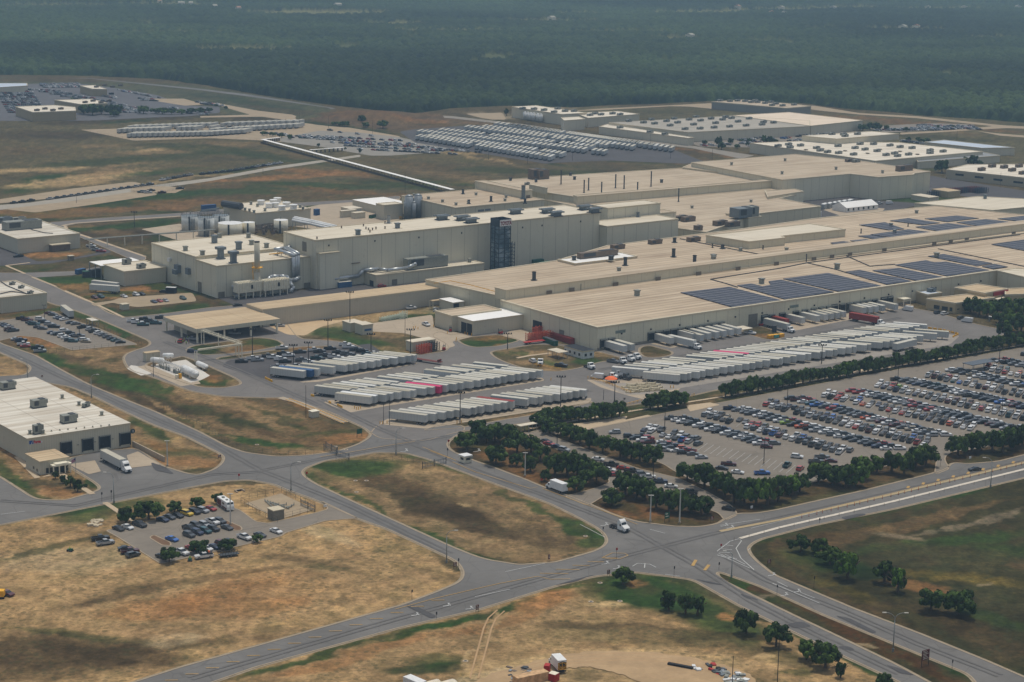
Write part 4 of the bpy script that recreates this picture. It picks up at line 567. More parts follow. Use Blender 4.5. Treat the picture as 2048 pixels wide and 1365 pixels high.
F3w = bld('factory_hall', 'far hall with a smooth cream roof right of the grey roofed one', [G(1622,254,8), G(1726,243,8), G(1578,226.5,8), G(1465,233,8)],8.2, W5, roofmat('smooth cream roof', sr(224,206,184), sr(206,186,160),.4,20,.05,0))
F3b = bld('office_block', 'long low office front with a row of small windows before the grey roofed hall', [G(1376,278,6), G(1388,277,6), G(1215,250,6), G(1198,255,6)],6, W5, R_FAR)
for i in range(9): elp(F3b, 'B', 1346 - i * 9,283.5 - i * 1.75,1343 - i * 9,281.4 - i * 1.75,.1, GLASS, 'window')
for x, y in ((1240,257),(1300,266),(1330,270)): unit(F3b, x, y, 5.5,3,2, GREYM)
F4 = bld('factory_hall', 'long hall nearest the woods at the top right with a dull roof', [G(1573,218,7), G(1622,214,7), G(1590,210,7), G(1487,201,7), G(1423.5,205,7)],7, wallmat('grey far wall', sr(150,148,142),12,.2,0), R_TAN2)
for x, y in ((1440,203),(1460,204),(1475,203),(1490,204),(1502,206),(1515,206),(1530,208),(1544,212),(1565,213),(1588,211),(1510,203),(1542,206),(1552,209)): unit(F4, x, y, 5.5,3,2, GREYM)
F5 = bld('factory_hall', 'far hall with a white roof dotted by many grey units', [G(1751,324,7.5), G(1966,305,7.5), G(1800,287,7.5), G(1604,284,7.5), G(1500,288,7.5)],7.5, W5, R_FAR)
for x, y in ((1556,294),(1577,291),(1601,293),(1580,297),(1633,298),(1677,308),(1707,311),(1710,298),(1730,301),(1754,304),(1747,290),(1772,312),(1780,293),(1789,309),(1795,314),(1800,296),(1824,298),(1817,311),(1860,303),(1860,308),(1886,305),(1676,294),(1720,290),(1655,306),(1640,303)): unit(F5, x, y, 5.5,3,2, GREYM)
for x, y in ((1690,303),(1735,308),(1760,300),(1800,304),(1835,310),(1645,299),(1612,301)): vent(F5, x, y, .8,2., BRNM)
F5b = bld('factory_hall', 'raised block standing on the back of the white roofed far hall', [G(1673,279.7,12), G(1798,269.5,12), G(1743,264.3,12), G(1604,273.6,12)],12, W5, R_FAR, z0=7.8)
for x, y in ((1664,270),(1687,271),(1690,274),(1715,270)): unit(F5b, x, y, 5.5,3,2, GREYM)
F6 = bld('loading_shed', 'low long shed with a bluish white roof right of the white roofed hall', [G(1964,298,6), G(2030,297,6), G(1888,281.8,6), G(1849,286,6)],6, W5, R_BLUE)
F6b = bld('lean_to', 'grey lean-to roof along the front of the white roofed far hall', [G(1836,326,5), G(2000,313,5), G(1966,306,5), G(1830,318,5)],5, W5, plain('slate roof', sr(136,138,138)[:3],.7))
for x in (1852,1915): elp(F6b, 'A', x, 334 - (x - 1852) * .08, x + 11,327 - (x - 1852) * .08,.2, DARK, 'door')
F7 = bld('factory_hall', 'beige hall with three dark slot windows at the right edge', [G(1893,341,6.5), G(2090,362,6.5), G(2090,330,6.5), G(1935,331,6.5)],6.5, wallmat('tan wall', sr(182,172,148),15,.1,0), R_FAR)
_e = (F7.p[1] - F7.p[0]) / np.hypot(*(F7.p[1] - F7.p[0]))
for x0, x1, y in ((1911,1927.5,349.5),(1949.5,1967,354.5),(1987,2005,359.5),(2027,2046,364.5)):
    u0, z0 = onwall(F7.o, F7.o + _e, x0, y); u1, _z = onwall(F7.o, F7.o + _e, x1, y + 1); n_ = np.array([_e[1],-_e[0]]); p_ = [F7.o + _e * u0, F7.o + _e * u1, F7.o + _e * u1 + n_ * .15, F7.o + _e * u0 + n_ * .15]; kid('window', MB().prism([q - F7.off for q in p_], z0 - .6, z0 + .9), GLASS, F7.root)
for x, y in ((1963,342),(2008,337),(2024,343),(2045,349),(1984,335),(2038,335)): unit(F7, x, y, 6,3,2.4, BRNM)
for lb, pts, hh in (('pale auction hall with a flat white roof at the upper left', [(65.6,226.4),(152,223.3),(150,216),(109,212),(31,215)],8),('tan arched block behind the flat white auction hall', [(162,210.5),(215,208),(184.6,199.7),(108.7,201.8)],8),('small tan shed far up among the white cars', [(184.6,179.5),(214,180),(190,172),(160,173)],7)):
    b = bld('auction_hall', lb, [G(*q, hh) for q in pts], hh, wallmat('tan far wall', sr(176,158,124),8,.2,0), R_FAR)
    for k in range(4): q = pts[0]; unit(b, q[0] + 8 + k * 16, q[1] - 4 - (k % 2) * 3,4,3,1.8, BRNM)
    for k in range(4 if hh == 8 else 2): elp(b, 'A', pts[0][0] + 14 + k * 19, pts[0][1] + 11 - k * .6, pts[0][0] + 24 + k * 19, pts[0][1] + 6.5 - k * .6,.15, DARK, 'door')
b = bld('auction_hall', 'long blue grey roofed shed at the left edge far up', [G(-30,178,6), G(55,173,6), G(54,168,6), G(-30,168,6)],6, W5, R_BLUE)
# --- main plant, from the back
M12 = bld('assembly_hall', 'large high tan roofed hall at the back right of the plant', [G(1757,356.6,15.7), G(1826,351.5,15.7), G(1829,349,15.7), G(1861,345,15.7), G(1730,325,15.7), G(1590,310.5,15.7), G(1382.6,327,15.7), G(1565,362,15.7), G(1700,350,15.7)],15.7, W1, R_TAN2)
for x, y in ((1463,331),(1570,323),(1564,349),(1672,340),(1765,347)): vent(M12, x, y, 2.2,1.3)
unit(M12,1808,342,14,4,4, BRNM); unit(M12,1698,324,6,3,2, BRNM); unit(M12,1712,325,6,3,2, GREYM)
elp(M12, 'A', 1760,401,1768,388,.2, DARK, 'door')
M13 = bld('hall_annex', 'narrow ledge roof along the front left of the high tan hall', [G(1568,363,12.5), G(1585,360,12.5), G(1384,329,12.5), G(1365,337,12.5)],12.5, W1, R_TAN2)
for x, y in ((1390,351),(1424,356),(1476,364)): elp(M13, 'B', x + 4, y + 2, x, y - 2.5,.1, LOUV, 'louvre')
M11 = bld('assembly_hall', 'broad lower tan roof behind the middle of the plant', [G(1357,459,8.5), G(1412,467,8.5), G(1519,429,8.5), G(1642,415,8.5), G(1560,399,8.5), G(1607,388,8.5), G(1569,377,8.5), G(1155,411,8.5), G(1079,400,8.5), G(1200,425,8.5)],8.5, W1, R_TAN2)
M14 = bld('assembly_hall', 'small block with a tan roof before the high tan hall', [G(1535,396,10), G(1607,385,10), G(1590,380,10), G(1530,384,10)],10, W1, R_TAN2)
M9 = bld('assembly_hall', 'wide back tan roof carrying six thin dark stacks', [G(1150,396,11.5), G(1569,362.5,11.5), G(1366,338,11.5), G(1159,351,11.5), G(978,364,11.5), G(1060,382,11.5)],11.5, W1, R_TAN2)
M10 = bld('roof_monitor', 'long raised bay with square louvres across the back tan roof', [G(1155,395.5,13.7), G(1569,361.6,13.7), G(1561,359,13.7), G(1147,392.6,13.7)],13.7, W2, R_TAN2, z0=8.6)
for i, x in enumerate((1206,1212.5,1243,1250,1278,1313,1348,1382,1415,1449,1553)): elp(M10, 'A', x, 405.5 - (x - 1206) * .082, x + (7 if x > 1260 else 5),399.5 - (x - 1206) * .082,.15, LOUV, 'louvre')
for x, y, ty in ((1168,386,361),(1177,381,357),(1203,390.5,365),(1231,376.5,350),(1248,378,352),(1275,384,365),(1302,373.5,344),(1122,369,342)): stack(M9, x, y, ty, .45)
stack(M11,1357,404,378,.4)
for x, y in ((1323,366),(1072,365),(1149,360),(1141,352),(1021,362)): vent(M9, x, y, 2.4,1.4, DGREY)
unit(M9,1083,358,9,6,6.5, BRNM); unit(M9,1070,358,8,6,7, BRNM); unit(M9,1054,370,3,2,1.6, GREYM)
for x, y in ((1384,417),(1502,405),(1250,420)): vent(M11, x, y, 1.8,1.3)
M7 = rb('assembly_hall', 'rear left tan roofed hall with ribbed roof and square vents', (911,418),(1079,399.5),(795,394.4),11.5, W1, R_TAN)
for x, y in ((828,393),(857,399),(885,405),(912,411),(952,391),(937,408),(1010,403),(1012,396)): vent(M7, x, y, 1.8,1.3)
for x, y, ty in ((926,388.5,379),(937.5,408,400),(982,403.5,393),(1050,407,398)): stack(M7, x, y, ty, .8)
for x0, x1 in ((956,968),(970,981)): elp(M7, 'A', x0,424 - (x0 - 956) * .11, x1,419 - (x0 - 956) * .11,.15, BLUEG, 'louvre')
M8 = rb('roof_penthouse', 'long box penthouse standing on the rear left tan roof', (1046,384),(1062,381.8),(941.5,365),16.5, W2, R_TAN2, z0=11.8)
stack(M8,1046.5,398,372,1.3, BLUEG, 12)
elp(M8, 'A', 1052,397,1060,390.5,.2, LOUV, 'louvre')
M8b = rb('roof_penthouse', 'smaller box penthouse right of the long one on the rear roof', (1092,378),(1094,377.6),(1038,373),15.5, W2, R_TAN2, z0=11.8)
M2 = bld('body_shop', 'long tan roofed shop between the dock warehouse and the tall hall', [G(1013,598,10.7), G(2090,463,10.7), G(2090,436,10.7), G(1870,414,10.7), G(1628,439.5,10.7), G(1470,462,10.7), G(1356,476,10.7), G(1214,494,10.7), G(1112,524,10.7), G(851,562,10.7)],10.7, W2, R_TAN)
M2f = bld('roof_monitor', 'long raised front bay with square louvres along the middle tan roof', [G(1012,582.5,15.2), G(2090,444,15.2), G(2065,440.2,15.2), G(990,577,15.2)],15.2, W2, R_TAN2, z0=10.3, trim=0)
for x in (1093,1138,1226,1311,1392,1471,1548,1623,1659,1695,1764,1864,1897,1929,2023): elp(M2f, 'A', x, 590 - (x - 1093) * .1283, x + 11 - (x - 1093) * .003,581 - (x - 1093) * .1265,.15, LOUV, 'louvre')
elp(M2f, 'A', 1611.5,525,1613,508,.5, DKTRIM, 'downpipe'); elp(M2f, 'A', 1161,585,1162,568,.2, DKTRIM, 'downpipe')
for x, y, ty in ((1068,561,544),(1250.5,531.5,515),(1347,514.5,498),(1389,527,511),(1349,485.5,476),(1445,498,490)): stack(M2, x, y, ty, 1.)
for x, y in ((1238,542.5),(1428,519.5),(1573,502.5),(1481,503),(1789,510 - 44),(1833,427),(1782,453)): vent(M2, x, y, 2,1.5)
for x, y, ty in ((1526,499,491),(1425,496,488),(1722,467,458),(1816,453.5,446)): stack(M2, x, y, ty, .35)
for x, y in ((1235,498),(1310,488),(1387,483)): unit(M2, x, y, 8,3.5,2.5, BRNM)
M2c = rb('roof_annex', 'low white roofed block behind the middle tan roof beside the green skips', (1150,530),(1260,512),(1111,522),11.6, W2, R_WHITE, z0=0)
unit(M2c, 1195,514,26,3.5,3.2, BRNM); vent(M2c, 1148,521,2.4,1.6, DGREY); vent(M2c, 1231,510,2.6,1.8, DGREY); vent(M2c, 1222,521,2.6,2, DGREY)
M15 = bld('assembly_hall', 'raised pale roofed block in the middle of the long tan roof', [G(1498,486,15), G(1570,478,15), G(1564,474.5,15), G(1691,461,15), G(1619,449.6,15), G(1412,473,15)],15, W2, R_HALL, z0=10.5)
M16 = bld('assembly_hall', 'wide low pale roofed building at the right edge behind the solar roof', [G(1985,423,11), G(2090,413,11), G(2090,402,11), G(1956,395,11), G(1829,408.7,11)],11, W2, R_HALL); vent(M16,1970,398,3,1.6, BLUEG)
M17 = rb('plant_room', 'square plant room with cooling equipment on its roof in the middle of the plant', (1497,438),(1520,434.5),(1425,432),9.5, W2, R_TAN2)
_cool = unit(M17,1487,434,16,9,6, BLUEG, 'cooling_tower', 0,10); unit(M17,1503,433,6,7,6.5, GREYM, 'cooling_tower', 0,10)
for x, y in ((1360,441),(1376,443),(1440,451),(1465,453),(1396,461)): unit(M11, x, y, 9 if x != 1396 else 4,4,3, BRNM)
# --- tall hall and the block left of it
hM5 = hgt((434,597),535); M5 = rb('stamping_hall', 'big beige block with roof stacks at the left front of the plant', (433,535),(629,514),(360,511.5), hM5, W4, R_HALL)
M5b = rb('stamping_hall', 'slightly higher rear part of the big beige block at the left', (391,516.4),(600,499),(290.5,489.7), hM5 + 1.5, W4, R_HALL)
for x, y in ((371,502),(405,511),(439,476),(503,490),(533,496),(497,476)): vent(M5b, x, y, 2.6,1.8)
for x, y, ty in ((429,486.5,477),(477.5,499.5,490)): vent(M5b, x, y, 4.4,2.4, BLUEG)
for x, y in ((441.5,518),(467,527)): q = rfl(M5, x, y); kid('exhaust_stack', MB().box(-1.3,1.3,-1.3,1.3,0,5,0, AANG, q).box(-2.2,2.2,-2.2,2.2,5,6.4,0, AANG, q).box(-1.9,1.9,-1.9,1.9,0,.6,0, AANG, q), BLUEG, M5.root)
elp(M5, 'A', 436.5,597,449,583.5,.2, DOOR, 'door'); elp(M5, 'A', 608,579,620,565,.2, DOOR, 'door'); elp(M5, 'B', 403.5,587.5,396,563,.2, DOOR, 'door')
u, z = onwall(M5b.o, M5b.o + BX, 358,538); n_ = -AX; q = M5b.o + BX * u - M5b.off; e_ = -AX
kid('air_intake', MB().box(-1.8,.2,-2.4,2.4, z - 2, z + 2.2,0, AANG, (q[0], q[1],0)).box(-3.2,-1.8,-2,2, z - 2.6, z - .1,0, AANG, (q[0], q[1],0)), BLUEG, M5b.root)
u, z = onwall(M5b.o, M5b.o + BX, 379,542.5); q = M5b.o + BX * u - M5b.off; kid('air_intake', MB().box(-1.8,.2,-1.6,1.6, z - 1.6, z + 1.6,0, AANG, (q[0], q[1],0)), BLUEG, M5b.root)
u, z = onwall(M5b.o, M5b.o + BX, 341,519.5); q = M5b.o + BX * u - M5b.off; kid('air_intake', MB().box(-1.4,.2,-1.2,1.2, z - .9, z + .9,0, AANG, (q[0], q[1],0)), WHT, M5b.root)
hM6 = hgt((630,579),483.6); M6 = rb('paint_hall', 'tall beige hall with a long pale roof and sawtooth vents in the plant centre', (631,483.6),(1214,430),(566.4,466), hM6, W4, R_HALL)
M6c = rb('paint_hall_extension', 'lower pale roofed right end of the tall beige hall', (1214,455.5),(1357,440.5),(1176,446), hM6 - 7.5, W4, R_HALL)
M6b = rb('roof_penthouse', 'long pale roofed box behind the right end of the tall hall', (1216,419),(1312,407),(1174,413.5), hM6 - 1, W4, R_HALL)
M6d = rb('assembly_hall', 'low tan roofed annex left of the lower right end', (1312,430),(1345,424.5),(1300,424), hM6 - 9, W4, R_TAN2)
for x, y in ((884,440),(924,441),(942,446),(1031,428),(1094,426.5),(1112,432.5),(1169,420),(1188,425.5)):
    q = rfl(M6, x, y); mb = MB()
    for k in (0,): mb.box(-2.6,2.6,-1.8,1.8,0,2,0, AANG, q).box(-4.2,4.2,-2.6,-.4,2,2.7,0, AANG, q).box(-4.2,4.2,.4,2.6,2,2.7,0, AANG, q).box(-3.8,3.8,-1,1,2.7,3,0, AANG, q).box(-3.4,3.4,-2.6,2.6,-.1,.35,1, AANG, q)
    kid('ridge_ventilator', mb, [BLUEG, DGREY], M6.root)
for x, y in ((716,470.5),(795,457)): vent(M6, x, y, 3,2, BLUEG)
for x, y in ((683,457),(727,453),(732,459),(737,461),(745,461),(752,459),(770,458),(770,448),(740,465),(634,479)): vent(M6, x, y, 1.4,.5, BRNM)
for x, y, ty in ((777.5,447,432),(1257,434,422),(1276,434.5,425)): stack(M6c if x > 1000 else M6, x, y, ty, .9, BLUEG if x > 1270 else STEEL)
for x, y in ((657.5,491),(749.5,482),(837.5,475),(923,466),(1045,455),(1084,451),(1161,443)): elp(M6, 'A', x - 1, y + 2, x + 1, y - 1.4,.3, DARK, 'wall_vent')
elp(M6, 'B', 613,504,605,483,.2, DOOR, 'door'); elp(M6, 'A', 642,576,650,567,.2, DOOR, 'door')
q = M6.o + AX * 1.2; kid('stair_shaft', MB().box(0,12,-2.4,.1,0, hM6 - 6.5,0, AANG, tuple(q - M6.off) + (0,)).box(-.3,12.3,-2.8,0, hM6 - 6.5, hM6 - 6,1, AANG, tuple(q - M6.off) + (0,)),[W4, TRIM], M6.root)
elp(M6, 'A', 703,526.5,719,526,.8, BRNM, 'door_canopy')
hL = hgt((752,575),553.5); ML = rb('low_shop', 'long low beige shop at the foot of the tall hall', (752,553.5),(971,529.5),(724,544), hL, W2, R_HALL)
elp(ML, 'A', 784,570.5,794,558.5,.2, DOOR, 'door'); elp(ML, 'B', 747,574,740,560.5,.2, DARK, 'door')
unit(ML, 796,533.5,16,5,4, GREYM); unit(ML, 816,531.5,10,4,4, GREYM); unit(ML, 851,535.5,26,5,6, GREYM); vent(ML, 939,525,2,1.4); vent(ML, 745.5,544,2,1.2)
def world(pts): return [(*G(x, y, z), z) for x, y, z in pts]
DUCTM = plain('silver duct', sr(172,176,178)[:3],.35,.6,.15,1.)
pts = []
def at6(x, y, out): u_, z_ = onwall(M6.o - BX * out, M6.o - BX * out + AX, x, y); q_ = M6.o - BX * out + AX * u_; return (q_[0], q_[1], z_)
dk = tag(MB().tube([at6(664,558.5,.5), at6(668,558.5,1.6), at6(717,552,1.6), at6(726,541,1.6), at6(757,538,4), at6(775,541,9), at6(815,536,9), at6(827,530,9), at6(832,528,9)],1., 10).ob('ventilation_duct', DUCTM, None, True), 'long silver duct stepping along the foot of the tall hall', 'duct')
# --- corridor and entry canopy
hM3 = hgt((640,641.5),608.5); M3 = rb('conveyor_corridor', 'very long low corridor building with a yellow tan roof', (525,621),(889,577.5),(488.4,610.7), hM3, W7, R_CORR, trim=0)
hc = 7.
M4p = rect((392.8,658.3),(560,638),(322,634.3), hc)
can = thing('drive_through_canopy', 'wide open canopy with a flat yellow tan roof over parked pickups', 'canopy', (float(M4p[0][0]), float(M4p[0][1]),0)); lo = [q - M4p[0] for q in M4p]
kid('roof', MB().prism(grow(lo, .3), hc - 2., hc, 0,1),[W3, R_CORR], can); la_, lb_ = np.hypot(*(M4p[1] - M4p[0])), np.hypot(*(M4p[3] - M4p[0]))
for i in range(4):
    for j in (0,1,2):
        q = AX * (la_ * (.02 + i * .32)) + BX * (lb_ * (.03 + j * .47)); kid('column', MB().box(-.35,.35,-.35,.35,0, hc - 1.9,0, AANG, (q[0], q[1],0)), CREAM, can)
q = BX * lb_ * .6 + AX * la_ * .12; kid('back_wall', MB().box(0, la_ * .86,0, lb_ * .4,0, hc - 2,0, AANG, (q[0], q[1],0)), W7, can)
# --- dock warehouse
hM1 = hgt((1199.5,702),658.5); _m = rect((1195,658),(1994,542.5),(1016,601.5), hM1); M1 = bld('dock_warehouse', 'long warehouse with loading docks and a ribbed tan roof carrying solar panels', [_m[0], _m[1], G(2120,548, hM1), G(2120,459, hM1), G(1500,537, hM1), _m[3]], hM1, W1, R_TAN, trim=1.6)
L1 = float(np.hypot(*(M1.p[1] - M1.p[0])))
def u1(x, y): return onwall(M1.o, M1.o + AX, x, y)[0]
_dx = [1206,1222,1301,1316,1331,1346,1360,1375,1389,1403,1391 + 24,1428,1441,1528,1542,1563,1590,1608,1626,1641,1656,1668,1683,1697,1711,1723,1735,1748,1766,1779]
for x in _dx:
    yb = 702 - (x - 1199) * .1565; u = u1(x, yb); big_ = x > 1760 or x in (1528,1668)
    el(M1, 'A', u - (2.3 if big_ else 1.6), u + (2.3 if big_ else 1.6),.1 if big_ else 1.2,5.4 if big_ else 4.6,.06, DARK, 'dock_door'); el(M1, 'A', u - 2., u - 1.6,.9,5,.7, DGREY, 'dock_shelter'); el(M1, 'A', u + 1.6, u + 2., .9,5,.7, DGREY, 'dock_shelter'); el(M1, 'A', u - 2., u + 2., 4.6,5.1,.9, GREYM, 'dock_shelter')
u = u1(1505,654); el(M1, 'A', u - 3, u + 3,0,6.5,.1, DOOR, 'roller_door')
for i in range(15): u = 14 + i * L1 / 15.6; el(M1, 'A', u, u + .6, hM1 - 4.2, hM1 - 3.5,.5, DARK, 'wall_lamp')
el(M1, 'A', 0, L1,0,1.1,.05, plain('plinth', sr(150,144,130)[:3],.9), 'plinth')
elp(M1, 'B', 1083.5,671,1066.5,640,.2, DARK, 'roller_door'); elp(M1, 'B', 1128,672,1119,659,.2, DOOR, 'roller_door')
for x, y in ((1274,592),(1523,568),(1674,538),(1873,516),(1427,519.5)): vent(M1, x, y, 3,2, GREYM)
for x, y in ((1236,661.8),(1584,609.6)): el(M1, 'A', u1(x, y) - 1.5, u1(x, y) + 4.5, hM1 - 3.6, hM1 - 2.2,.08, plain('dim sign', sr(120,130,122)[:3],.8), 'name_plate')
pz = hM1 + .9
PANEL = NT('solar panel rows', .4,0,.15); sp_ = PANEL.n('SeparateXYZ'); PANEL.l(PANEL.ab(), sp_.inputs[0])
g1_ = PANEL.math('LESS_THAN', PANEL.math('FRACT', PANEL.math('DIVIDE', sp_.outputs[1],4.4)),.2); g2_ = PANEL.math('LESS_THAN', PANEL.math('FRACT', PANEL.math('DIVIDE', sp_.outputs[0],7.2)),.07)
PANEL = PANEL.out(PANEL.mix(PANEL.math('MAXIMUM', g1_, PANEL.math('MULTIPLY', g2_, .7)), PANEL.ramp(PANEL.noise(.2,3),[(.35, sr(24,27,42)),(.65, sr(38,42,60))]), sr(120,116,118)))
ARR = [(M1,[(1361,585),(1459,573.8),(1562,600.5),(1463.6,613.8)]),(M1,[(1474,570.7),(1502.5,567),(1525,572.8),(1541.5,569.7),(1537,562.5),(1562,559.5),(1668.7,584),(1570,598.4)]),(M1,[(1566,557.4),(1656,546),(1762,571.5),(1677,583)]),(M1,[(1689.5,544),(1720,540),(1765,550),(1778,549 + 3),(1798,555.5),(1823,562.5),(1774,569)]),(M1,[(1745,541),(1798,535.9),(1886,554),(1833,561.5)]),(M1,[(1790,529.7),(1851.5,520.5),(1868,524.6),(1892.6,523.6),(1979,540.5),(1894.6,552)]),(M1,[(1855.6,512.3),(1886.4,508.2),(1985,526.6),(1954,531.8)]),(M1,[(1964,532.8),(1989,527.7),(2016,533.8),(1987,538)]),(M1,[(1983,488.7),(2048,479.5),(2080,476),(2080,506),(2048,501)]),
       (M2,[(1718,449.7),(1769.5,444.6),(1808.5,458),(1777.7,460)]),(M2,[(1780,441.5),(1816.7,436.4),(1880,445.6),(1845.4,449.7)]),(M2,[(1849.5,437.4),(1913,431.3),(1958,436.4),(1894.6,443.6)]),(M2,[(1913,444.6),(1972.5,438.4),(2042,446.6),(1976.6,455.9)]),(M2,[(1831,453.8),(1896.6,446.6),(1972.5,456),(1894.6,466)]),(M2,[(1740.8,469),(1816.7,459),(1886.4,467),(1802,477.4)]),(M2,[(1716,472),(1741,470),(1792,478.4),(1761,480.5)]),(M2,[(1661,485.6),(1687.5,482.5),(1720,487.7),(1673,492.8)]),(M2,[(1700,481.5),(1730.5,478.4),(1759,482.5),(1728.5,486.6)]),(M2,[(1623.5,498),(1650,495),(1679,491.8),(1686,492.5),(1640,498.5)]),(M2,[(1995,437.4),(2048,432),(2080,430),(2080,442),(2048,444)])]
for b, q in ARR:
    z = b.h + .95; lo = [G(*p, z) - b.off for p in q]; kid('solar_array', MB().prism(lo, z - .25, z), PANEL, b.root)
for b, pts in ((M1,[(1421,559),(1565,536),(1614,526),(1750,508),(2040,470)]),(M1,[(1421,559),(1454,568),(1475,575)]),(M1,[(1614,526),(1675,540),(1690,545)]),(M1,[(1690,511),(1740,533),(1790,529)]),(M1,[(1876,498),(2048,533)]),(M2,[(1360,478),(1420,490),(1530,511)])):
    q = [rfl(b, x, y, b.h + .7) for x, y in pts]; kid('cable_tray', MB().tube(q, .35,4), DKTRIM, b.root)
q = [rfl(M2, x, y, 11.3) for x, y in ((868,567),(900,562),(940,570),(989,583))]; kid('roof_pipe', MB().tube(q, .2,4), YELP, M2.root)
MR = bld('warehouse_wing', 'wing reaching forward at the right end of the dock warehouse', [G(1995,545, hM1), G(2090,568, hM1), G(2110,545, hM1), G(2030,540, hM1)], hM1 + .25, W2, R_HALL)
O1 = bld('office_block', 'single storey tan office with dark windows beside the dock yard', [G(1911,609,5), G(1990,598,5), G(1934,591,5), G(1853,600,5)],5, W6, R_CORR)
for x0, x1, y in ((1867.5,1879,617),(1883.5,1895.5,620),(1899,1904.5,622)):
    e_ = (O1.p[3] - O1.o) / np.hypot(*(O1.p[3] - O1.o)); a0 = onwall(O1.o, O1.o + e_, x0, y); a1 = onwall(O1.o, O1.o + e_, x1, y); n_ = np.array([-e_[1], e_[0]]); n_ = n_ if n_[1] < 0 else -n_
    kid('window', MB().prism([O1.o + e_ * a0[0] - O1.off, O1.o + e_ * a1[0] - O1.off, O1.o + e_ * a1[0] + n_ * .1 - O1.off, O1.o + e_ * a0[0] + n_ * .1 - O1.off],1,3), GLASS, O1.root)
elp(O1, 'A', 1914,620,1940,614,.1, GLASS, 'window')
O2 = bld('office_block', 'higher tan office with red lettering on its fascia', [G(1970,589,7), G(2016,580,7), G(1954,570.5,7), G(1909,578,7)],7, W6, R_CORR)
e_ = (O2.p[1] - O2.o) / np.hypot(*(O2.p[1] - O2.o)); q = O2.o + e_ * 7 + np.array([e_[1],-e_[0]]) * .4 - O2.off; kid('sign_board', MB().box(0,13,-.15,.15,5.2,7.2,0, math.atan2(e_[1], e_[0]),(*q, 0)), plain('red sign', sr(150,40,44)[:3],.6), O2.root)
O3 = bld('office_block', 'low pale roofed shed between the offices and the dock wall', [G(1855,592,5), G(1884,588,5), G(1860,583,5), G(1832,586,5)],5, W6, R_BLUE); unit(O3,1863,584,4,3,2, BLUEG)
O4 = bld('office_block', 'small tan roofed block at the right edge behind the oak trees', [G(2010,592,6), G(2090,590,6), G(2060,578,6), G(2010,580,6)],6, W6, R_CORR)
for c, a, bb, hh, lb in (((1995,599),(2037,596),(1985,594),4, 'flat canopy at the office entrance among the oaks'),((1808,599),(1823,597),(1799,594.5),4, 'small square canopy by the dock wall corner')):
    r_ = rect(c, a, bb, hh); s_ = thing('entrance_canopy', lb, 'canopy', (r_[0][0], r_[0][1],0)); kid('roof', MB().prism([q - r_[0] for q in r_], hh - .4, hh), CREAM, s_)
    for q in r_: kid('column', MB().cyl((*(q - r_[0]) * .94,0),(*(q - r_[0]) * .94, hh - .3),.2), CREAM, s_)
# --- maintenance building with white roof
hq = hgt((946,672),644.5); Q1 = rb('maintenance_shop', 'workshop with a bright white roof and two dark bay doors', (946,644.5),(1056,617),(904,632), hq, W3, R_WHITE, trim=0)
elp(Q1, 'B', 933,668,923,643.5,.15, DARK, 'bay_door'); elp(Q1, 'B', 944,672,934.5,646.5,.15, DARK, 'bay_door')
Q2 = rb('workshop_annex', 'tan roofed annex behind the white roofed workshop', (904,635),(985,617),(865.5,625.5),7, W3, R_TAN)
Q3 = rb('steel_shed', 'small open fronted shed with a white roof by the long corridor', (906,607.5),(919,602),(884,599),5, W3, R_WHITE, trim=0); elp(Q3, 'A', 907,617,918,605,.1, DARK, 'opening')
r_ = rect((866,602.5),(887,598),(857,601),4.6); s_ = thing('lean_to_shelter', 'open tan shelter against the long corridor', 'shelter', (r_[0][0], r_[0][1],0)); kid('roof', MB().prism([q - r_[0] for q in r_],4.3,4.6), R_CORR, s_)
for q in r_: kid('post', MB().cyl((*(q - r_[0]),0),(*(q - r_[0]),4.3),.15), CREAM, s_)
Q5 = rb('pump_house', 'small pale shed with blue doors behind the tall light mast', (725,652.5),(745,649.5),(713,647),4.4, W3, R_HALL, trim=0); Q5b = rb('pump_house', 'long pale shed joined behind the small one with blue doors', (700,648.5),(722,644.5),(685,643.5),4, W3, R_HALL, trim=0); elp(Q5, 'A', 729,663,743,657,.1, BLUP, 'door')
Q6 = rb('container_office', 'long low pale container office by the orange steel racks', (825,687),(867,679.5),(813.5,682.5),4, W3, R_HALL, trim=0)
# --- left side buildings
h = hgt((38,508),480.5); L1b = rb('west_hall', 'beige hall with a round duct on its pale roof at the left edge', (35,480.5),(166,471.3),(-60,452), h, W3, R_FORM); unit(L1b, 44,458,22,7,5, GREYM); unit(L1b, 37,444.5,8,3,3, GREYM); unit(L1b, 6,446,10,4,3.4, BLUEG)
L1b.root.children[0]
q = [rfl(L1b, x, y, h + .8) for x, y in ((40,448),(65,460),(90,466),(106,467))]; kid('roof_pipe', MB().tube(q, .25,4), DKTRIM, L1b.root)
q = L1b.o + AX * onwall(L1b.o, L1b.o + AX, 97,503)[0] - L1b.off; kid('entrance_shelter', MB().box(0,12,-5,0,3.6,4.1,1, AANG, (*q, 0)).box(.5,11.5,-4.6,0,0,3.6,0, AANG, (*q, 0)),[BRNM, TRIM], L1b.root)
h = hgt((240,573),546); L2b = rb('west_shop', 'small beige shop with two trailers at its dock left of the big block', (248,546),(334,538),(202,532), h, W3, R_HALL); unit(L2b, 253,529,4,3,3, GREYM); unit(L2b, 282,537,4,3,2.5, GREYM)
r_ = rect((202,532),(288,524),(172,524.5), h + .4); s_ = thing('awning', 'thin white awning on posts over green and blue machinery', 'awning', (r_[0][0], r_[0][1],0)); kid('roof', MB().prism([q - r_[0] for q in r_], h + .1, h + .4), R_WHITE, s_)
for q in (r_[0], r_[3],(r_[0] + r_[3]) / 2): kid('post', MB().cyl((*(q - r_[0]),0),(*(q - r_[0]), h),.25), STEEL, s_)
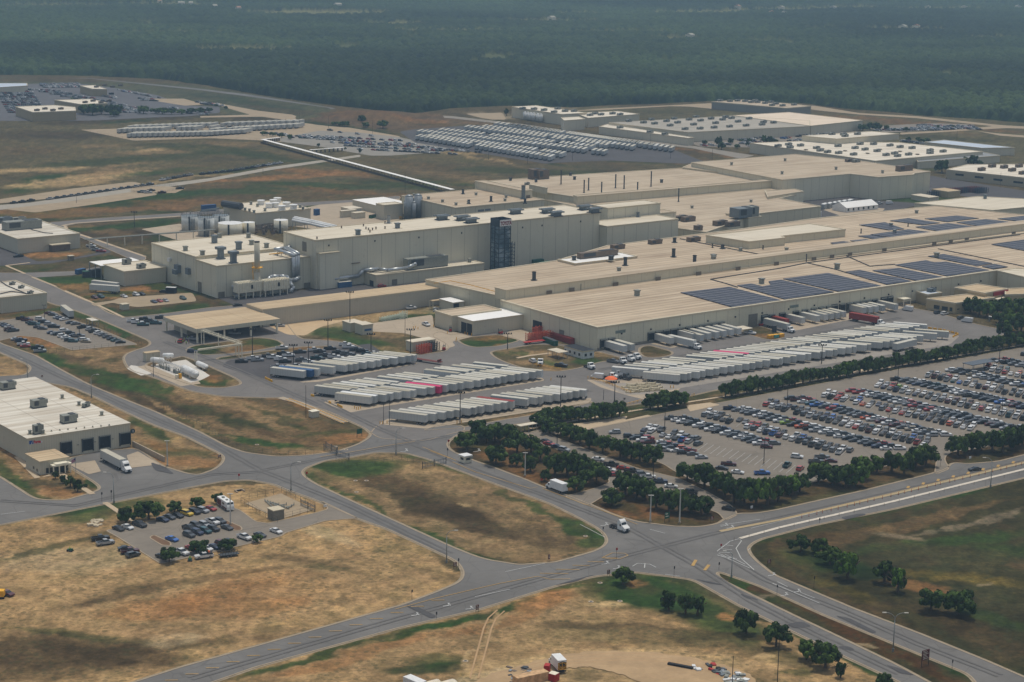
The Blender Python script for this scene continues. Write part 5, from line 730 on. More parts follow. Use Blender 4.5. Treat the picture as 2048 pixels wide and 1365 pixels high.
h = hgt((98,618.5),590); L3b = rb('west_warehouse', 'plain beige warehouse cut by the left edge with thin dark roof pipes', (2,598.5),(97,590),(-60,573), h, W3, R_FORM)
for x, y in ((24,570),(42,577),(60,588)): unit(L3b, x, y, 2.4,1.6,1.4, GREYM)
for pts in (((-10,556),(15,572),(54,588)),((0,588),(22,583),(52,587))): kid('roof_pipe', MB().tube([rfl(L3b, x, y, h + .8) for x, y in pts],.25,4), DKTRIM, L3b.root)
U1 = rb('utility_building', 'utility building with white rooftop fans behind the big block', (512,429),(632,422),(434,412.8),9.5, W3, R_HALL)
for x, y in ((522,410),(538,416),(551,415),(547,409),(555,405),(573,414),(564,421),(587,419)): q = rfl(U1, x, y); kid('roof_fan', MB().cyl((q[0], q[1], q[2]),(q[0], q[1], q[2] + 2.4),2.2,12).cyl((q[0], q[1], q[2] + 2.4),(q[0], q[1], q[2] + 3),2.6,12), WHT, U1.root)
for x, y in ((508,427),(499,424),(490,422),(530,423),(515,414),(502,410),(571,410),(600,416),(606,420),(558,404)): vent(U1, x, y, 2,1.2)
q = rfl(U1,469,417); kid('air_duct', MB().cyl((q[0] - 8, q[1] + 6, q[2] + 2),(q[0] + 5, q[1] - 5, q[2] + 2),2.2,10), DGREY, U1.root)
U2 = rb('process_block', 'beige block with tall grey silos beside the rear left hall', (768,413),(812,411),(766,408),9, W3, R_HALL)
hh = 9
for i, (x, y, r) in enumerate(((818,439,2.8),(828,440,1.4),(836,437,2.6),(811,437,1.2))):
    g = G(x, y); s_ = thing('silo', ('wide grey silo at the left', 'thin silo in the middle', 'wide grey silo at the right', 'thin pipe like silo')[i] + ' of the cluster beside the beige process block', 'silo', (g[0], g[1],0),0, 'grey silos beside the process block'); kid('tank', MB().cyl((0,0,0),(0,0,15 if r > 2 else 11), r, 14).cyl((0,0,15 if r > 2 else 11),(0,0,16 if r > 2 else 12), r, 14,0, r * .4), STEEL, s_, True); kid('ladder', MB().box(r, r + .3,-.3,.3,0,14 if r > 2 else 10), DGREY, s_)
for c, a, bb, hh, lb in (((755,413),(795,402),(741,398),5, 'low white ribbed shed at the head of the service yard'),((700,420),(722,417),(688,415),4, 'pale box container before the white ribbed shed'),((684,424),(708,420),(678,423),4, 'long cream container in the service yard'),((710,428),(722,424),(704,426),3.4, 'short cream container in the service yard')): rb('storage_shed', lb, c, a, bb, hh, W3, R_WHITE if hh == 5 else R_HALL, trim=0)
g = G(505,478)
# --- Forma hall at the left front
h4 = hgt((273,900),854.5); L4 = rb('parts_warehouse', 'large beige parts warehouse with a weathered white roof and a blue and red sign', (54.3,879.3),(273.8,854.6),(-60,815), h4, W3, R_FORM, trim=0)
L4.root['label'] = 'large beige parts warehouse with a weathered white roof and a blue and red sign'
bb_ = L4.p[0] + BX * ((G(71.8,755.9, h4) - L4.p[1]) @ BX)
for nm in ('wall', 'roof'):
    o = [c for c in L4.root.children if c.name.startswith(nm)][0]
pts = [L4.p[0], L4.p[1], L4.p[1] + BX * ((G(71.8,755.9, h4) - L4.p[1]) @ BX), L4.p[0] + BX * ((G(71.8,755.9, h4) - L4.p[1]) @ BX)]
for c in list(L4.root.children): bpy.data.objects.remove(c)
KIDS[L4.root.name] = []
lo = [q - L4.off for q in pts]; kid('wall', MB().prism(lo, 0, h4), W3, L4.root); kid('roof', MB().prism(grow(lo, .3), h4 - .1, h4 + .4,0,1),[TRIM, R_FORM], L4.root)
unit(L4,15,778,5.4,3.4,3, GREYM); unit(L4,77,814,5.4,3.4,3, GREYM); unit(L4,137,844.5,5.4,3.4,3, GREYM); unit(L4,75,867.5,3,2.2,3.4, GREYM); unit(L4,172,814,3.4,1.4,1.6, GREYM, 'air_conditioner', .5)
for x, y in ((124.5,797),(203.5,831),(158,811),(60,868.5),(86,868)): vent(L4, x, y, 1.5,.9)
for i in range(8): vent(L4,103 + i * 16.5,863 - i * 1.65,.5,.3, GREYM)
for x, y in ((133,928),(176,920),(210,914.5),(250.5,907)):
    u = onwall(L4.o, L4.o + AX, x, y)[0]; el(L4, 'A', u - 2, u + 2,1.1,5.4,.08, DARK, 'dock_door'); el(L4, 'A', u - 2.3, u - 2,.8,5.8,.5, DGREY, 'dock_shelter'); el(L4, 'A', u + 2, u + 2.3,.8,5.8,.5, DGREY, 'dock_shelter'); el(L4, 'A', u - 2.2, u + 2.2,5.5,5.8,.5, GREYM, 'dock_shelter')
for x, y in ((155.5,890),(190,884),(225,878),(133,900),(176,893.5),(205.5,888.5),(247,882)): elp(L4, 'A', x - 1.6, y + .6, x + 1.6, y - .6,.3, DGREY, 'wall_lamp')
elp(L4, 'A', 57.8,890,84.5,881.5,.12, plain('white sign face', (.6,.62,.64),.5), 'sign_board')
u0, z0 = onwall(L4.o - BX * .16, L4.o - BX * .16 + AX, 58.6,889.5); q0 = L4.o - BX * .17 - L4.off
def q4(u, z, d=.0): p_ = q0 + AX * u - BX * d; return (p_[0], p_[1], z)
u1_, z1 = onwall(L4.o - BX * .16, L4.o - BX * .16 + AX, 84,887)
mb = MB(); wd = (u1_ - u0); zb = z0; H_ = wd * .27; k_ = wd * .33 / 3.3
mb.add([q4(u0, zb), q4(u0 + 1.3 * k_, zb), q4(u0 + 2.7 * k_, zb + H_), q4(u0, zb + H_)],[(0,1,2,3)]).add([q4(u0 + 2. * k_, zb), q4(u0 + 3.3 * k_, zb), q4(u0 + 3.3 * k_, zb + H_), q4(u0 + 3.1 * k_, zb + H_)],[(0,1,2,3)])
kid('emblem', mb, plain('sign blue', sr(30,78,150)[:3],.5), L4.root)
text('Forma', H_ * 1.15, plain('sign red', sr(196,36,44)[:3],.5), L4.root, q4(u0 + wd * .36, zb + H_ * .08,.02), AX, bold=.04, sx=wd * .62 / (H_ * 1.15 * 2.95))
u, z = onwall(L4.o, L4.o + AX, 265,862.5); kid('round_badge', MB().cyl(q4(u, z, -.1), q4(u, z, .1),.95,16), plain('badge', sr(46,62,66)[:3],.6), L4.root); text('1', 1.2, WHT, L4.root, q4(u - .25, z - .42,.2), AX, bold=.03)
off_ = rb('office_annex', 'small office annex with an arched porch on the parts warehouse front', (79.5,926),(135,915),(54,909.5),4.6, W3, R_CORR, trim=0)
for x, y in ((67.5,935),(74.5,940)): elp(off_, 'B', x + 1.2, y + 4, x - 1.2, y - 2.4,.1, GLASS, 'window')
for x in (92,100,122,130): elp(off_, 'A', x, 947 - (x - 92) * .13, x + 5,936 - (x - 92) * .13,.1, GLASS, 'window')
u = onwall(off_.o, off_.o + AX, 101,947)[0]; q = off_.o + AX * u - off_.off; mb = MB()
for k in (0,2.2,4.4,6.4): mb.box(k, k + .35,-2.6,-2.2,0,3,0, AANG, (*q, 0))
mb.box(-.2,7,-2.8,0,3,3.5,0, AANG, (*q, 0)).box(1,5.8,-2.7,0,3.5,3.9,0, AANG, (*q, 0)); kid('porch', mb, CREAM, off_.root); kid('door', MB().box(1.2,5.6,-.12,-.02,0,2.4,0, AANG, (*q, 0)), GLASS, off_.root)
q = L4.p[1] + AX * .6; MBw = MB().box(0,.5,-26,0,0,2.0,0, AANG, (0,0,0)); dw = MBw.ob('dock_wall', CONC); dw.location = (q[0], q[1],0); tag(dw, 'sloping dock side wall at the right end of the parts warehouse', 'retaining wall')
_zl[0] += .004
for pts in ([(137,930),(190,914 + 8),(202,944),(178,950)],[(253,912),(276,904),(320,930),(262,937)]): pave('dock_concrete', pts, CONC, (), False, 1)
# --- sign tower

# ------------------------------------------------------------------ sign tower on the tall hall
g0 = G(997,545.5); ht = 30.5
r_ = rect((998.3,439.5),(1022.4,437.4),(980,436), ht); LA = float(np.hypot(*(r_[1] - r_[0]))); LB = float(np.hypot(*(r_[3] - r_[0])))
tw = thing('sign_tower', 'dark blue glass tower with a steel frame and a white sign at its top', 'tower', (r_[0][0], r_[0][1],0), AANG)
TG = NT('tower glass', .3,0,.4); TG = TG.out(TG.ramp(TG.noise(.16,3),[(.35, sr(66,88,100)),(.5, sr(92,114,126)),(.64, sr(152,164,172))])); TF = plain('tower frame', sr(50,64,74)[:3],.5)
kid('glass_wall', MB().box(.3, LA - .3,.3, LB - .3,1, ht - 3.2), TG, tw); mb = MB()
nf = 10
for i in range(nf + 1):
    z = 1 + (ht - 4.4) * i / nf; mb.box(-.05, LA + .05,-.05, LB + .05, z, z + .28)
    if i < nf:
        z2 = z + (ht - 4.4) / nf
        mb.cyl((0,0, z),(LA / 2 if i % 2 else LA, 0, z2),.14,4) if i % 2 == 0 else mb.cyl((LA, 0, z),(LA / 2,0, z2),.14,4); mb.cyl((0, LB, z),(0,0, z2),.12,4) if i % 2 else mb.cyl((0,0, z),(0, LB, z2),.12,4)
for x in (0, LA / 2, LA):
    for y in (0, LB / 2, LB):
        if (x, y) != (LA / 2, LB / 2): mb.box(x - .2, x + .2, y - .2, y + .2,0, ht)
kid('steel_frame', mb, TF, tw)
mb = MB()
for a, b in (((-.2,-.2),(LA + .2,0)),((-.2, LB),(LA + .2, LB + .2)),((-.2,0),(0, LB)),((LA, 0),(LA + .2, LB))): mb.box(a[0], b[0], a[1], b[1], ht - 4.2, ht)
kid('crown_panel', mb, TF, tw)
sg = kid('sign_board', MB().box(.35, LA + .25,-.42,-.24, ht - 3.9, ht - .5), WHT, tw)
text('TOYOTA', 2.9, plain('dark red lettering', sr(120,20,40)[:3],.5), tw, (.75,-.46, ht - 3.3),(1,0,0), bold=.04, sx=(LA - .9) / 11.4)
st = thing('stair_frame', 'thin open steel stair frame clinging to the right of the glass sign tower', 'stairs', (*(r_[0] + AX * (LA + .6)),0), AANG); mb = MB()
for x, y in ((0,0),(2.4,0),(2.4,2.4),(0,2.4)): mb.box(x, x + .25, y, y + .25,0,17)
for i in range(8): mb.box(0,2.6,0,2.6,2 * i + 1.8,2 * i + 1.95); mb.cyl((0,0,2 * i),(2.4,0,2 * i + 1.9),.1,4)
kid('frame', mb, TF, st)
def AB(x, y): q = G(x, y); return q
g = G(515,592); hs = hgt((515,592),483.5); s_ = thing('smokestack', 'tall pale smokestack with yellow platforms before the big beige block', 'smokestack', (g[0], g[1],0))
kid('shaft', MB().cyl((0,0,0),(0,0, hs * .45),2.0,16,0,1.55).cyl((0,0, hs * .45),(0,0, hs),1.45,16), W3, s_, True); kid('rim', MB().cyl((0,0, hs - .4),(0,0, hs + .1),1.5,16), DARK, s_)
for z in (hs * .19, hs * .52): kid('platform', MB().cyl((0,0, z),(0,0, z + .2),2.9,12).cyl((-2.6,0, z - 3),(-2.2,0, z + 1.2),.12,4).cyl((0,-2.8, z),(0,-2.8, z + 1.2),.1,4).cyl((2.8,0, z),(2.8,0, z + 1.2),.1,4), YELP, s_)
kid('ladder', MB().box(-2.3,-2,-.3,.3,0, hs * .6), YELP, s_)
for nm, x, y, x1 in (('left', 476,600,524),('right', 529,595,578)):
    a = G(x, y); b = G(x1, y - (x1 - x) * .115); L = float((b - a) @ AX); s_ = thing('oxidiser_unit', nm + ' of two white ribbed oxidiser boxes standing on legs before the big block', 'oxidiser', (a[0], a[1],0), AANG, 'ribbed oxidiser boxes'); mb = MB().box(0, L, 0,5,3.2,8.2)
    for i in range(11): mb.box(L * i / 10 - .2, L * i / 10 + .2,-.35,5.2,3.4,8.6)
    for i in range(9): mb.box(L * (i + .3) / 9, L * (i + .8) / 9,1,4,8.2,8.8)
    kid('ribbed_box', mb, CREAM, s_)
    for i in range(4):
        for yy in (.3,4.7): kid('leg', MB().box(L * (.05 + .3 * i) - .2, L * (.05 + .3 * i) + .2, yy - .2, yy + .2,0,3.3), CREAM, s_)
    kid('hopper', MB().box(L * .25, L * .75,.8,4.2,1.2,3.2), GREYM, s_); kid('access_door', MB().box(L * .55, L * .62,-.42,-.3,5,7), DARK, s_)
def at5(x, y, out): o = M5.o - BX * out; u_, z_ = onwall(o, o + AX, x, y); q_ = o + AX * u_; return (q_[0], q_[1], z_)
for lb, pts, r in (('thick silver duct running over the two ribbed boxes', [at5(481,601,4), at5(470,586,4), at5(468,574,4), at5(505,569,4), at5(560,563,4), at5(590,560,4), at5(598,556,3)],1.25),('arching silver duct over the right ribbed box', [at5(533,563,5), at5(542,554,5), at5(560,553,5), at5(573,554,6), at5(580,566,7), at5(586,576,8), at5(578,586,8)],1.1),('left of three upright silver ducts climbing the big block wall', [at5(587,562,1.6), at5(587,511,1.6), at5(551,499,-14), at5(590,494,-30)],1.0),('middle of three upright silver ducts climbing the big block wall', [at5(592,561,1.6), at5(592,510,1.6), at5(570,498,-16)],.8),('right of three upright silver ducts climbing the big block wall', [at5(596.5,560,1.6), at5(596.5,508,1.6), at5(575,496,-18), at5(600,492,-30)],1.0)):
    mb = MB().tube(pts, r, 10)
    for p in pts[1:-1]: mb.cyl((p[0], p[1], p[2] - r * .7),(p[0], p[1], p[2] + r * .7), r * 1.02,10)
    tag(mb.ob('exhaust_duct', DUCTM, None, True), lb, 'duct', 'silver ducts on the big block')
mb = MB()
for i in range(4):
    for dy in (-14,-4,0): q = G(555 + i * 8,512 - i, hM5 + .6); mb.box(-.15,.15,-.15,.15,0,2.2,0,0,(q[0], q[1], hM5 + .4))
tag(mb.box(-14,0,-.3,.3,1.9,2.3,0, AANG, (*G(585,512, hM5 + .6), hM5 + .6)).ob('duct_support', YELP), 'yellow steel supports carrying ducts across the big block roof', 'support frame')
def tank(x, yb, yt, wpx, lb, mat=CREAM, rim=None, cat='tank', grp='storage tanks behind the big block'):
    g = G(x, yb); r = wpx * scale(x, yb) / 2; g = g + (g / np.hypot(*g)) * r; h_ = hgt((x, yb), yt) * .97; s_ = thing('storage_tank', lb, cat, (g[0], g[1],0),0, grp)
    kid('shell', MB().cyl((0,0,0),(0,0, h_), r, 28), mat, s_, True); kid('lid', MB().cyl((0,0, h_),(0,0, h_ + r * .14), r * 1.01,28,0,.4), rim or WHT, s_)
    kid('ladder', MB().box(-.5,.5,-r - .3,-r, 0, h_), DGREY, s_); kid('vent_pipe', MB().cyl((0,0, h_),(0,0, h_ + r * .14 + 1.4),.3,8), GREYM, s_); return s_, r, h_
tank(461,476,449,49, 'widest cream tank with a shallow cone roof, right of the steel framed tank'); tank(497.5,472,446,25, 'medium cream tank directly right of the widest cream tank'); tank(562,467,441.5,28.5, 'free standing cream tank nearest the white pipe bridge')
for x, yb, yt, wq, lb in ((412.5,474,436,33, 'tall pale tank with a dark railing round its top'),(382,464,433,38, 'leftmost pale tank hung with blue grey pipes'),(442,466,432,34, 'pale tank behind the railed one under a steel deck')):
    s_, r, h_ = tank(x, yb, yt, wq, lb, plain('pale tank', sr(196,198,194)[:3],.5), BLUEG); mb = MB()
    for i in range(20): a = i * math.pi / 10; mb.cyl((r * math.cos(a), r * math.sin(a), h_),(r * math.cos(a), r * math.sin(a), h_ + 1.3),.1,4); b_ = a + math.pi / 10; mb.cyl((r * math.cos(a), r * math.sin(a), h_ + 1.3),(r * math.cos(b_), r * math.sin(b_), h_ + 1.3),.1,4)
    kid('railing', mb, DGREY, s_); mb = MB()
    for i in range(5): mb.cyl((r * .3 + i * .9 - 2,-r - .4,0),(r * .3 + i * .9 - 2,-r - .4, h_ - 1),.25,6)
    kid('pipe', mb, BLUEG, s_)
mb = MB(); a = G(395,470); b = G(430,465)
for i in range(7):
    p = a + (b - a) * i / 6 + np.array([0,12]); mb.cyl((*p, 0),(*p, 13),.2,4).cyl((*(p + [0,5]),0),(*(p + [0,5]),13),.2,4)
for z in (4,8,12.5): mb.cyl((*(a + [0,12]), z),(*(b + [0,12]), z),.3,4).cyl((*(a + [0,17]), z),(*(b + [0,17]), z),.3,4)
tag(mb.ob('steel_deck', BLUEG), 'steel walkway deck and pipes between the pale railed tanks', 'walkway')
mb = MB()
for i in range(26): q = G(505 + (i * 37 % 55),470 - (i * 13 % 14)); mb.box(-1,1,-.6,.6,0,1 + (i % 4),0, i, (*q, 0)).cyl((*q, 3),(q[0] + 6, q[1] + 3,3),.2,4)
tag(mb.ob('pipe_rack', BRNM), 'tangle of low pipes and pumps between the cream tanks', 'pipes')
mb = MB(); P1 = world([(572,454,10),(588,439,10)]); P0 = [(*G(585,441,11),11),(*G(625,449,11),11),(*G(668,459,11),11)]
for dz, dx in ((0,0),(.9,.9),(0,1.8),(1.4,2.6)): mb.tube([(p[0] + dx * .4, p[1] + dx, p[2] + dz) for p in P0],.8,8)
pb = thing('pipe_bridge', 'bundle of thick white pipes on steel trestles behind the tall hall', 'pipe bridge', (0,0,0)); kid('pipe', mb, WHT, pb, True)
for i in range(4): q = G(588 + i * 24,442 + i * 5.4,10); kid('trestle', MB().cyl((q[0] - 2, q[1],0),(q[0] - .5, q[1],10.4),.2,4).cyl((q[0] + 2, q[1],0),(q[0] + .5, q[1],10.4),.2,4), STEEL, pb)
mb = MB(); za = 5.2; ends = [G(168,480, za), G(430,460, za)]
pb = thing('pipe_bridge', 'thin grey pipe bridge on white posts crossing the grass at the upper left', 'pipe bridge', (0,0,0)); kid('pipe', mb.cyl((*ends[0], za),(*ends[1], za),.35,6).cyl((*(ends[0] + [0,.8]), za + .3),(*(ends[1] + [0,.8]), za + .3),.2,6), GREYM, pb)
for i in range(8): q = ends[0] + (ends[1] - ends[0]) * (i + .3) / 7.6; kid('post', MB().box(q[0] - .25, q[0] + .25, q[1] - .25, q[1] + .25,0, za), CREAM, pb)
z = 3.4; a, b = G(525,279, z), G(905,379.5, z); d = b - a; Lw = float(np.hypot(*d)); ww = thing('covered_walkway', 'long straight walkway with a white roof crossing the fields to the plant', 'walkway', (a[0], a[1],0), math.atan2(d[1], d[0]))
kid('roof', MB().box(0, Lw, -1.8,1.8, z - .1, z + .1), R_WHITE, ww); kid('path', MB().box(0, Lw, -1.6,1.6,.1,.16), CONC, ww)
for i in range(60): x = Lw * (i + .5) / 60; kid('post', MB().box(x - .1, x + .1,-1.7,-1.5,0, z).box(x - .1, x + .1,1.5,1.7,0, z), BRNM, ww)
kid('railing', MB().box(0, Lw, -1.9,-1.84,.2,1.5), plain('dark rail', sr(84,74,60)[:3],.8), ww)
for (p, q, lb) in (((525,279),(560,275), 'short roofed branch at the far end of the long white walkway'),((620,300),(688,295), 'thin roofed branch walkway leading to the far staff cars')):
    a, b = G(*p, 3), G(*q, 3); d = b - a; L = float(np.hypot(*d)); s_ = thing('covered_walkway', lb, 'walkway', (a[0], a[1],0), math.atan2(d[1], d[0])); kid('roof', MB().box(0, L, -1.2,1.2,2.8,3), R_WHITE, s_)
    for i in range(8): kid('post', MB().box(L * (i + .5) / 8, L * (i + .5) / 8 + .2,-1,1,0,2.8), BRNM, s_)
tr = thing('pipe_truss', 'white steel truss carrying pipes from the open canopy to the gas tanks', 'truss', (0,0,0)); T3 = [(*G(405,664,6),6),(*G(482,690.5,6),6),(*G(395,702,4.5),4.5)]
for k, (p, q) in enumerate(zip(T3, T3[1:])):
    p, q = np.array(p), np.array(q); n = 11; mb = MB(); dz = 1.2 if k == 0 else .6
    for off in (0,1.2):
        w0 = np.array([.3 * off, off, 0]); mb.cyl(p + w0, q + w0,.1,4).cyl(p + w0 + [0,0, dz], q + w0 + [0,0, dz],.1,4)
        for i in range(n): u = p + (q - p) * i / n + w0; v = p + (q - p) * (i + 1) / n + w0; mb.cyl(u, v + [0,0, dz],.07,4).cyl(u, u + [0,0, dz],.07,4)
    mb.cyl(p + [0,.6,.4], q + [0,.6,.4],.28,6); kid('truss_span', mb, CREAM, tr)
for x, y, z in ((403,688,6.5),(408,689,6.5),(437,692,6),(478,716,6),(484,717,6),(472,711,6),(390,725,5),(394,725,5)): q = G(x, y); kid('leg', MB().box(q[0] - .18, q[0] + .18, q[1] - .18, q[1] + .18,0, z), CREAM, tr)
def htank(x0, y0, x1, y1, r, z, lb):
    a, b = G(x0, y0, z), G(x1, y1, z); d = b - a; L = float(np.hypot(*d)); s_ = thing('gas_tank', lb, 'gas tank', (a[0], a[1],0), math.atan2(d[1], d[0]), 'horizontal white gas tanks'); mb = MB().cyl((0,0, z),(L, 0, z), r, 18)
    for e, sx in ((0,-1),(L, 1)): mb.cyl((e, 0, z),(e + sx * r * .35,0, z), r, 18,0, r * .75).cyl((e + sx * r * .35,0, z),(e + sx * r * .55,0, z), r * .75,18,0, r * .2)
    kid('tank', mb, WHT, s_, True)
    for x in (L * .2, L * .8): kid('saddle', MB().box(x - .3, x + .3,-r * .8, r * .8,0, z - r * .6), CONC, s_)
htank(368,738,391,749,1.75,2.6, 'big white gas tank at the right end of the pipe frame'); htank(304,720,325,722,1.3,2.6, 'white gas tank half hidden at the left end of the pipe frame'); htank(396,727,412,734,1.15,1.8, 'smaller white gas tank beside the main road')
htank(327,711,345,711,1.0,3.5, 'white gas tank at the back of the pump frames')
pf = thing('pipe_gantry', 'white pipe frame with many valves between the gas tanks', 'pipe frame', (0,0,0)); a, b = G(318,735), G(378,757); mb = MB(); n = 15
for i in range(n):
    for off in (0,2.2):
        p = a + (b - a) * i / (n - 1) + AX * off * .3 + BX * off; mb.cyl((*p, 0),(*p, 3.6 + (i % 3) * .4),.09,4)
        if i: o = a + (b - a) * (i - 1) / (n - 1) + AX * off * .3 + BX * off; mb.cyl((*o, 3.6),(*p, 3.6),.12,4).cyl((*o, 1.6),(*p, 1.9),.14,5).cyl((*o, 2.6),(*p, 3.4),.06,4)
kid('frame', mb, WHT, pf); mb = MB()
for i in range(22): p = a + (b - a) * rnd.random() + BX * rnd.uniform(.2,3) - BX * 1; mb.box(-.5,.5,-.4,.4,0, rnd.uniform(.7,1.8),0, rnd.random() * 3,(*p, 0)).cyl((*p, 0),(*p, 2.6),.12,5)
kid('valve', mb, GREYM, pf); q = G(356,757); kid('pump_box', MB().box(-1,.2,-.7,.7,0,1.7,0, AANG, (*q, 0)), CREAM, pf); q = G(359,757.5); kid('pump_box', MB().box(-.2,.8,-.7,.7,0,2.1,0, AANG, (*q, 0)), YELP, pf)
rb('pump_house', 'small pump house with a tan roof beside the gas tanks', (292,709),(321.5,706),(290,706),3.6, W3, R_CORR, trim=0)
# ------------------------------------------------------------------ solar canopy, shelters, booth, gates, fences
def shelter(c, a, b, h, lb, roof, name='bus_shelter', cat='shelter', extra=None):
    r = rect(c, a, b, h); s_ = thing(name, lb, cat, (r[0][0], r[0][1],0)); kid('roof', MB().prism([q - r[0] for q in r], h - .25, h), roof, s_); m_ = sum(r) / 4
    for q in r + [(r[0] + r[1]) / 2,(r[3] + r[2]) / 2]: p = (q - m_) * .93 + m_ - r[0]; kid('post', MB().cyl((*p, 0),(*p, h - .2),.12,6), STEEL, s_)
    return s_
shelter((1041,853),(1073,846.5),(1031,850),2.8, 'flat roofed bus shelter half hidden by oak trees at the plant corner', R_HALL)
s_ = shelter((1945,731),(1978,719.5),(1936,724),3.6, 'solar panel carport at the far edge of the main car park', plain('solar carport panels', sr(70,76,84)[:3],.3), 'solar_carport')
shelter((2011,640),(2012.5,639.5),(1970.5,633.5),2.6, 'long white roofed rack shelter beside the fence at the far right', R_WHITE, 'bicycle_shelter')
shelter((1118,706),(1134.5,702.5),(1101,698),3.2, 'cream flat canopy over picnic tables before the grey site office', R_HALL, 'picnic_canopy', 'canopy')
shelter((1486,659.5),(1502,655.5),(1470,654),3, 'small cream canopy before the dock wall by the white pickup', R_HALL, 'smoking_shelter')
shelter((184,642),(196,640),(173,637),3, 'small flat roofed shelter with yellow rails beside the west car park', R_FORM)
for q, r, lb in (((1166,711), None, ''),): pass
r = rect((1161,704.5),(1191,700.5),(1120,694.5),3.2); r = rect((1166,705),(1190,702),(1120,695),3.2)
so_ = bld('site_office', 'dark roofed white site office trailer by the dock warehouse corner', r, 3.2, plain('white siding', sr(206,206,200)[:3],.7), plain('charcoal roof', sr(40,43,48)[:3],.8), trim=0, cat='site office')
for i in range(4): el(so_, 'B', 2 + i * 3.4,3.2 + i * 3.4,1.1,2.3,.08, GLASS, 'window')
for i in range(2): el(so_, 'A', 1 + i * 3,2.2 + i * 3,1.1,2.3,.08, GLASS, 'window')
bth = thing('guard_booth', 'small white guard booth on the island of the gate road', 'booth', (*G(931,925),0), AANG); 
kid('wall', MB().box(-1.6,1.6,-1.6,1.6,0,2.6), CREAM, bth); kid('roof', MB().box(-1.9,1.9,-1.9,1.9,2.6,2.95), WHT, bth); kid('window', MB().box(-1.66,-1.6,-1,.9,1.2,2.1).box(-.9,.9,-1.66,-1.6,1.2,2.1), GLASS, bth); kid('air_conditioner', MB().box(.6,1.8,-2.2,-1.6,1.7,2.4), GREYM, bth)
sw = thing('equipment_shed', 'small pale equipment shed by the weigh strip', 'shed', (*G(628,834),0), AANG); kid('wall', MB().box(-1.6,1.6,-1.4,1.4,0,2.3), W3, sw); kid('roof', MB().box(-1.8,1.8,-1.6,1.6,2.3,2.6), CREAM, sw)
ws_ = strip('weigh_strip', [(560,796),(600,807),(690,846)],3.4, CONC); 
for k in (-4,3): tag(MB().tube([(*G(x + k, y - k * .35),.5) for x, y in ((575,800),(640,826),(692,848))],.12,4).ob('guard_rail', YELP), 'yellow guard rail on the %s side of the weigh strip' % ('left' if k < 0 else 'right'), 'rail', 'yellow weigh strip rails')
for c, wq, lb in (((558,1040),8, 'grey block hut beside the fenced pipe yard'),((252,620),5, 'cream metal shed at the edge of the centre car park'),((144,522),4, 'small grey block shed on the grass strip at the upper left')):
    sc_ = 4 if wq == 8 else wq * .7; s_ = thing('utility_shed', lb, 'shed', (*G(*c),0), AANG); kid('wall', MB().box(-sc_ / 2, sc_ / 2,0, sc_, 0,3.2 if wq == 8 else 2.6), plain('block wall', sr(132,124,108)[:3],.9) if wq != 5 else W3, s_); kid('roof', MB().box(-sc_ / 2 - .2, sc_ / 2 + .2,-.2, sc_ + .2,3.2 if wq == 8 else 2.6,3.5 if wq == 8 else 2.85), TRIM, s_)
FEN = plain('fence steel', sr(70,72,70)[:3],.7); 
def fence(pts, lb, h=2.2, step=3., r=.05, m=None, cat='fence', rails=(1., .5), grp=None):
    s_ = thing('fence', lb, cat, (0,0,0),0, grp); m = m or FEN; mb = MB(); rl = MB()
    for p, q in zip(pts, pts[1:]):
        a, b = G(*p), G(*q); L = float(np.hypot(*(b - a))); n = max(1, int(L / step))
        for i in range(n + 1): u = a + (b - a) * i / n; mb.cyl((*u, 0),(*u, h), r, 4)
        for k in rails: rl.cyl((*a, h * k),(*b, h * k), r * .6,4)
    kid('fence_posts', mb, m, s_)['kind'] = 'stuff'; kid('fence_wire', rl, m, s_); return s_
fence([(327,815),(400,852),(450,885),(490,903),(560,912),(628,910)], 'chain link fence along the upper edge of the road below the parts warehouse', 1.9)
fence([(672,921),(696,938),(750,929),(803,920),(850,934)], 'chain link fence round the corner of the triangular field', 1.9)
fence([(482,1002),(563,986),(630,1018)], 'chain link fence behind the fenced pipe yard', 2.); fence([(482,1006),(520,1030),(555,1046)], 'chain link fence on the left of the pipe yard', 2.); fence([(570,1038),(630,1022)], 'chain link fence on the near side of the pipe yard', 2.)
fence([(1262,826),(1500,793),(1740,748),(2060,690)], 'long chain link fence under the oak belt above the main car park', 1.8,3.4)
fence([(1830,610),(1890,628),(1960,650),(2048,672)], 'fence curving round the far right corner of the dock yard', 2.2); fence([(97,707),(145,702),(246,692)], 'low fence along the near side of the west car park', 1.8,3); fence([(180,650),(283,690)], 'fence between the west car park and the road', 1.8); fence([(160,262),(267,283),(420,278),(540,284)], 'far fence round the trailer gravel yard', 2.2,6)
fence([(530,284),(900,385)], 'dark fence following the long white walkway', 2.4,5,.08)
fence([(262,378),(335,372),(370,377),(316,389),(262,385)], 'dark screen fence round a small gravel square by the parked row', 1.6,2,.05, None, 'fence', (1,.75,.5,.25))
def gate(pts, lb, h=2.2):
    s_ = thing('sliding_gate', lb, 'gate', (0,0,0),0, 'steel sliding gates'); a, b = G(*pts[0]), G(*pts[1]); L = float(np.hypot(*(b - a))); n = int(L / 1.1); mb = MB()
    for off in (0,):
        for i in range(n + 1): u = a + (b - a) * i / n; mb.cyl((*u, .3),(*u, h),.05,4)
        for z in (.4,.8, h - .4, h): mb.cyl((*a, z),(*b, z),.09,4)
    kid('gate_leaf', mb, plain('gate steel', sr(92,100,104)[:3],.6), s_)
    for u in (a, (a + b) / 2, b): kid('gate_post', MB().cyl((*u, 0),(*u, h + .5),.14,6), DGREY, s_)
gate([(648,901),(698,921)], 'sliding gate across the road mouth left of the triangular field'); gate([(845,938),(892,928)], 'sliding gate beside the guard booth road'); gate([(652,897),(675,908)], 'second gate leaf behind the left sliding gate')
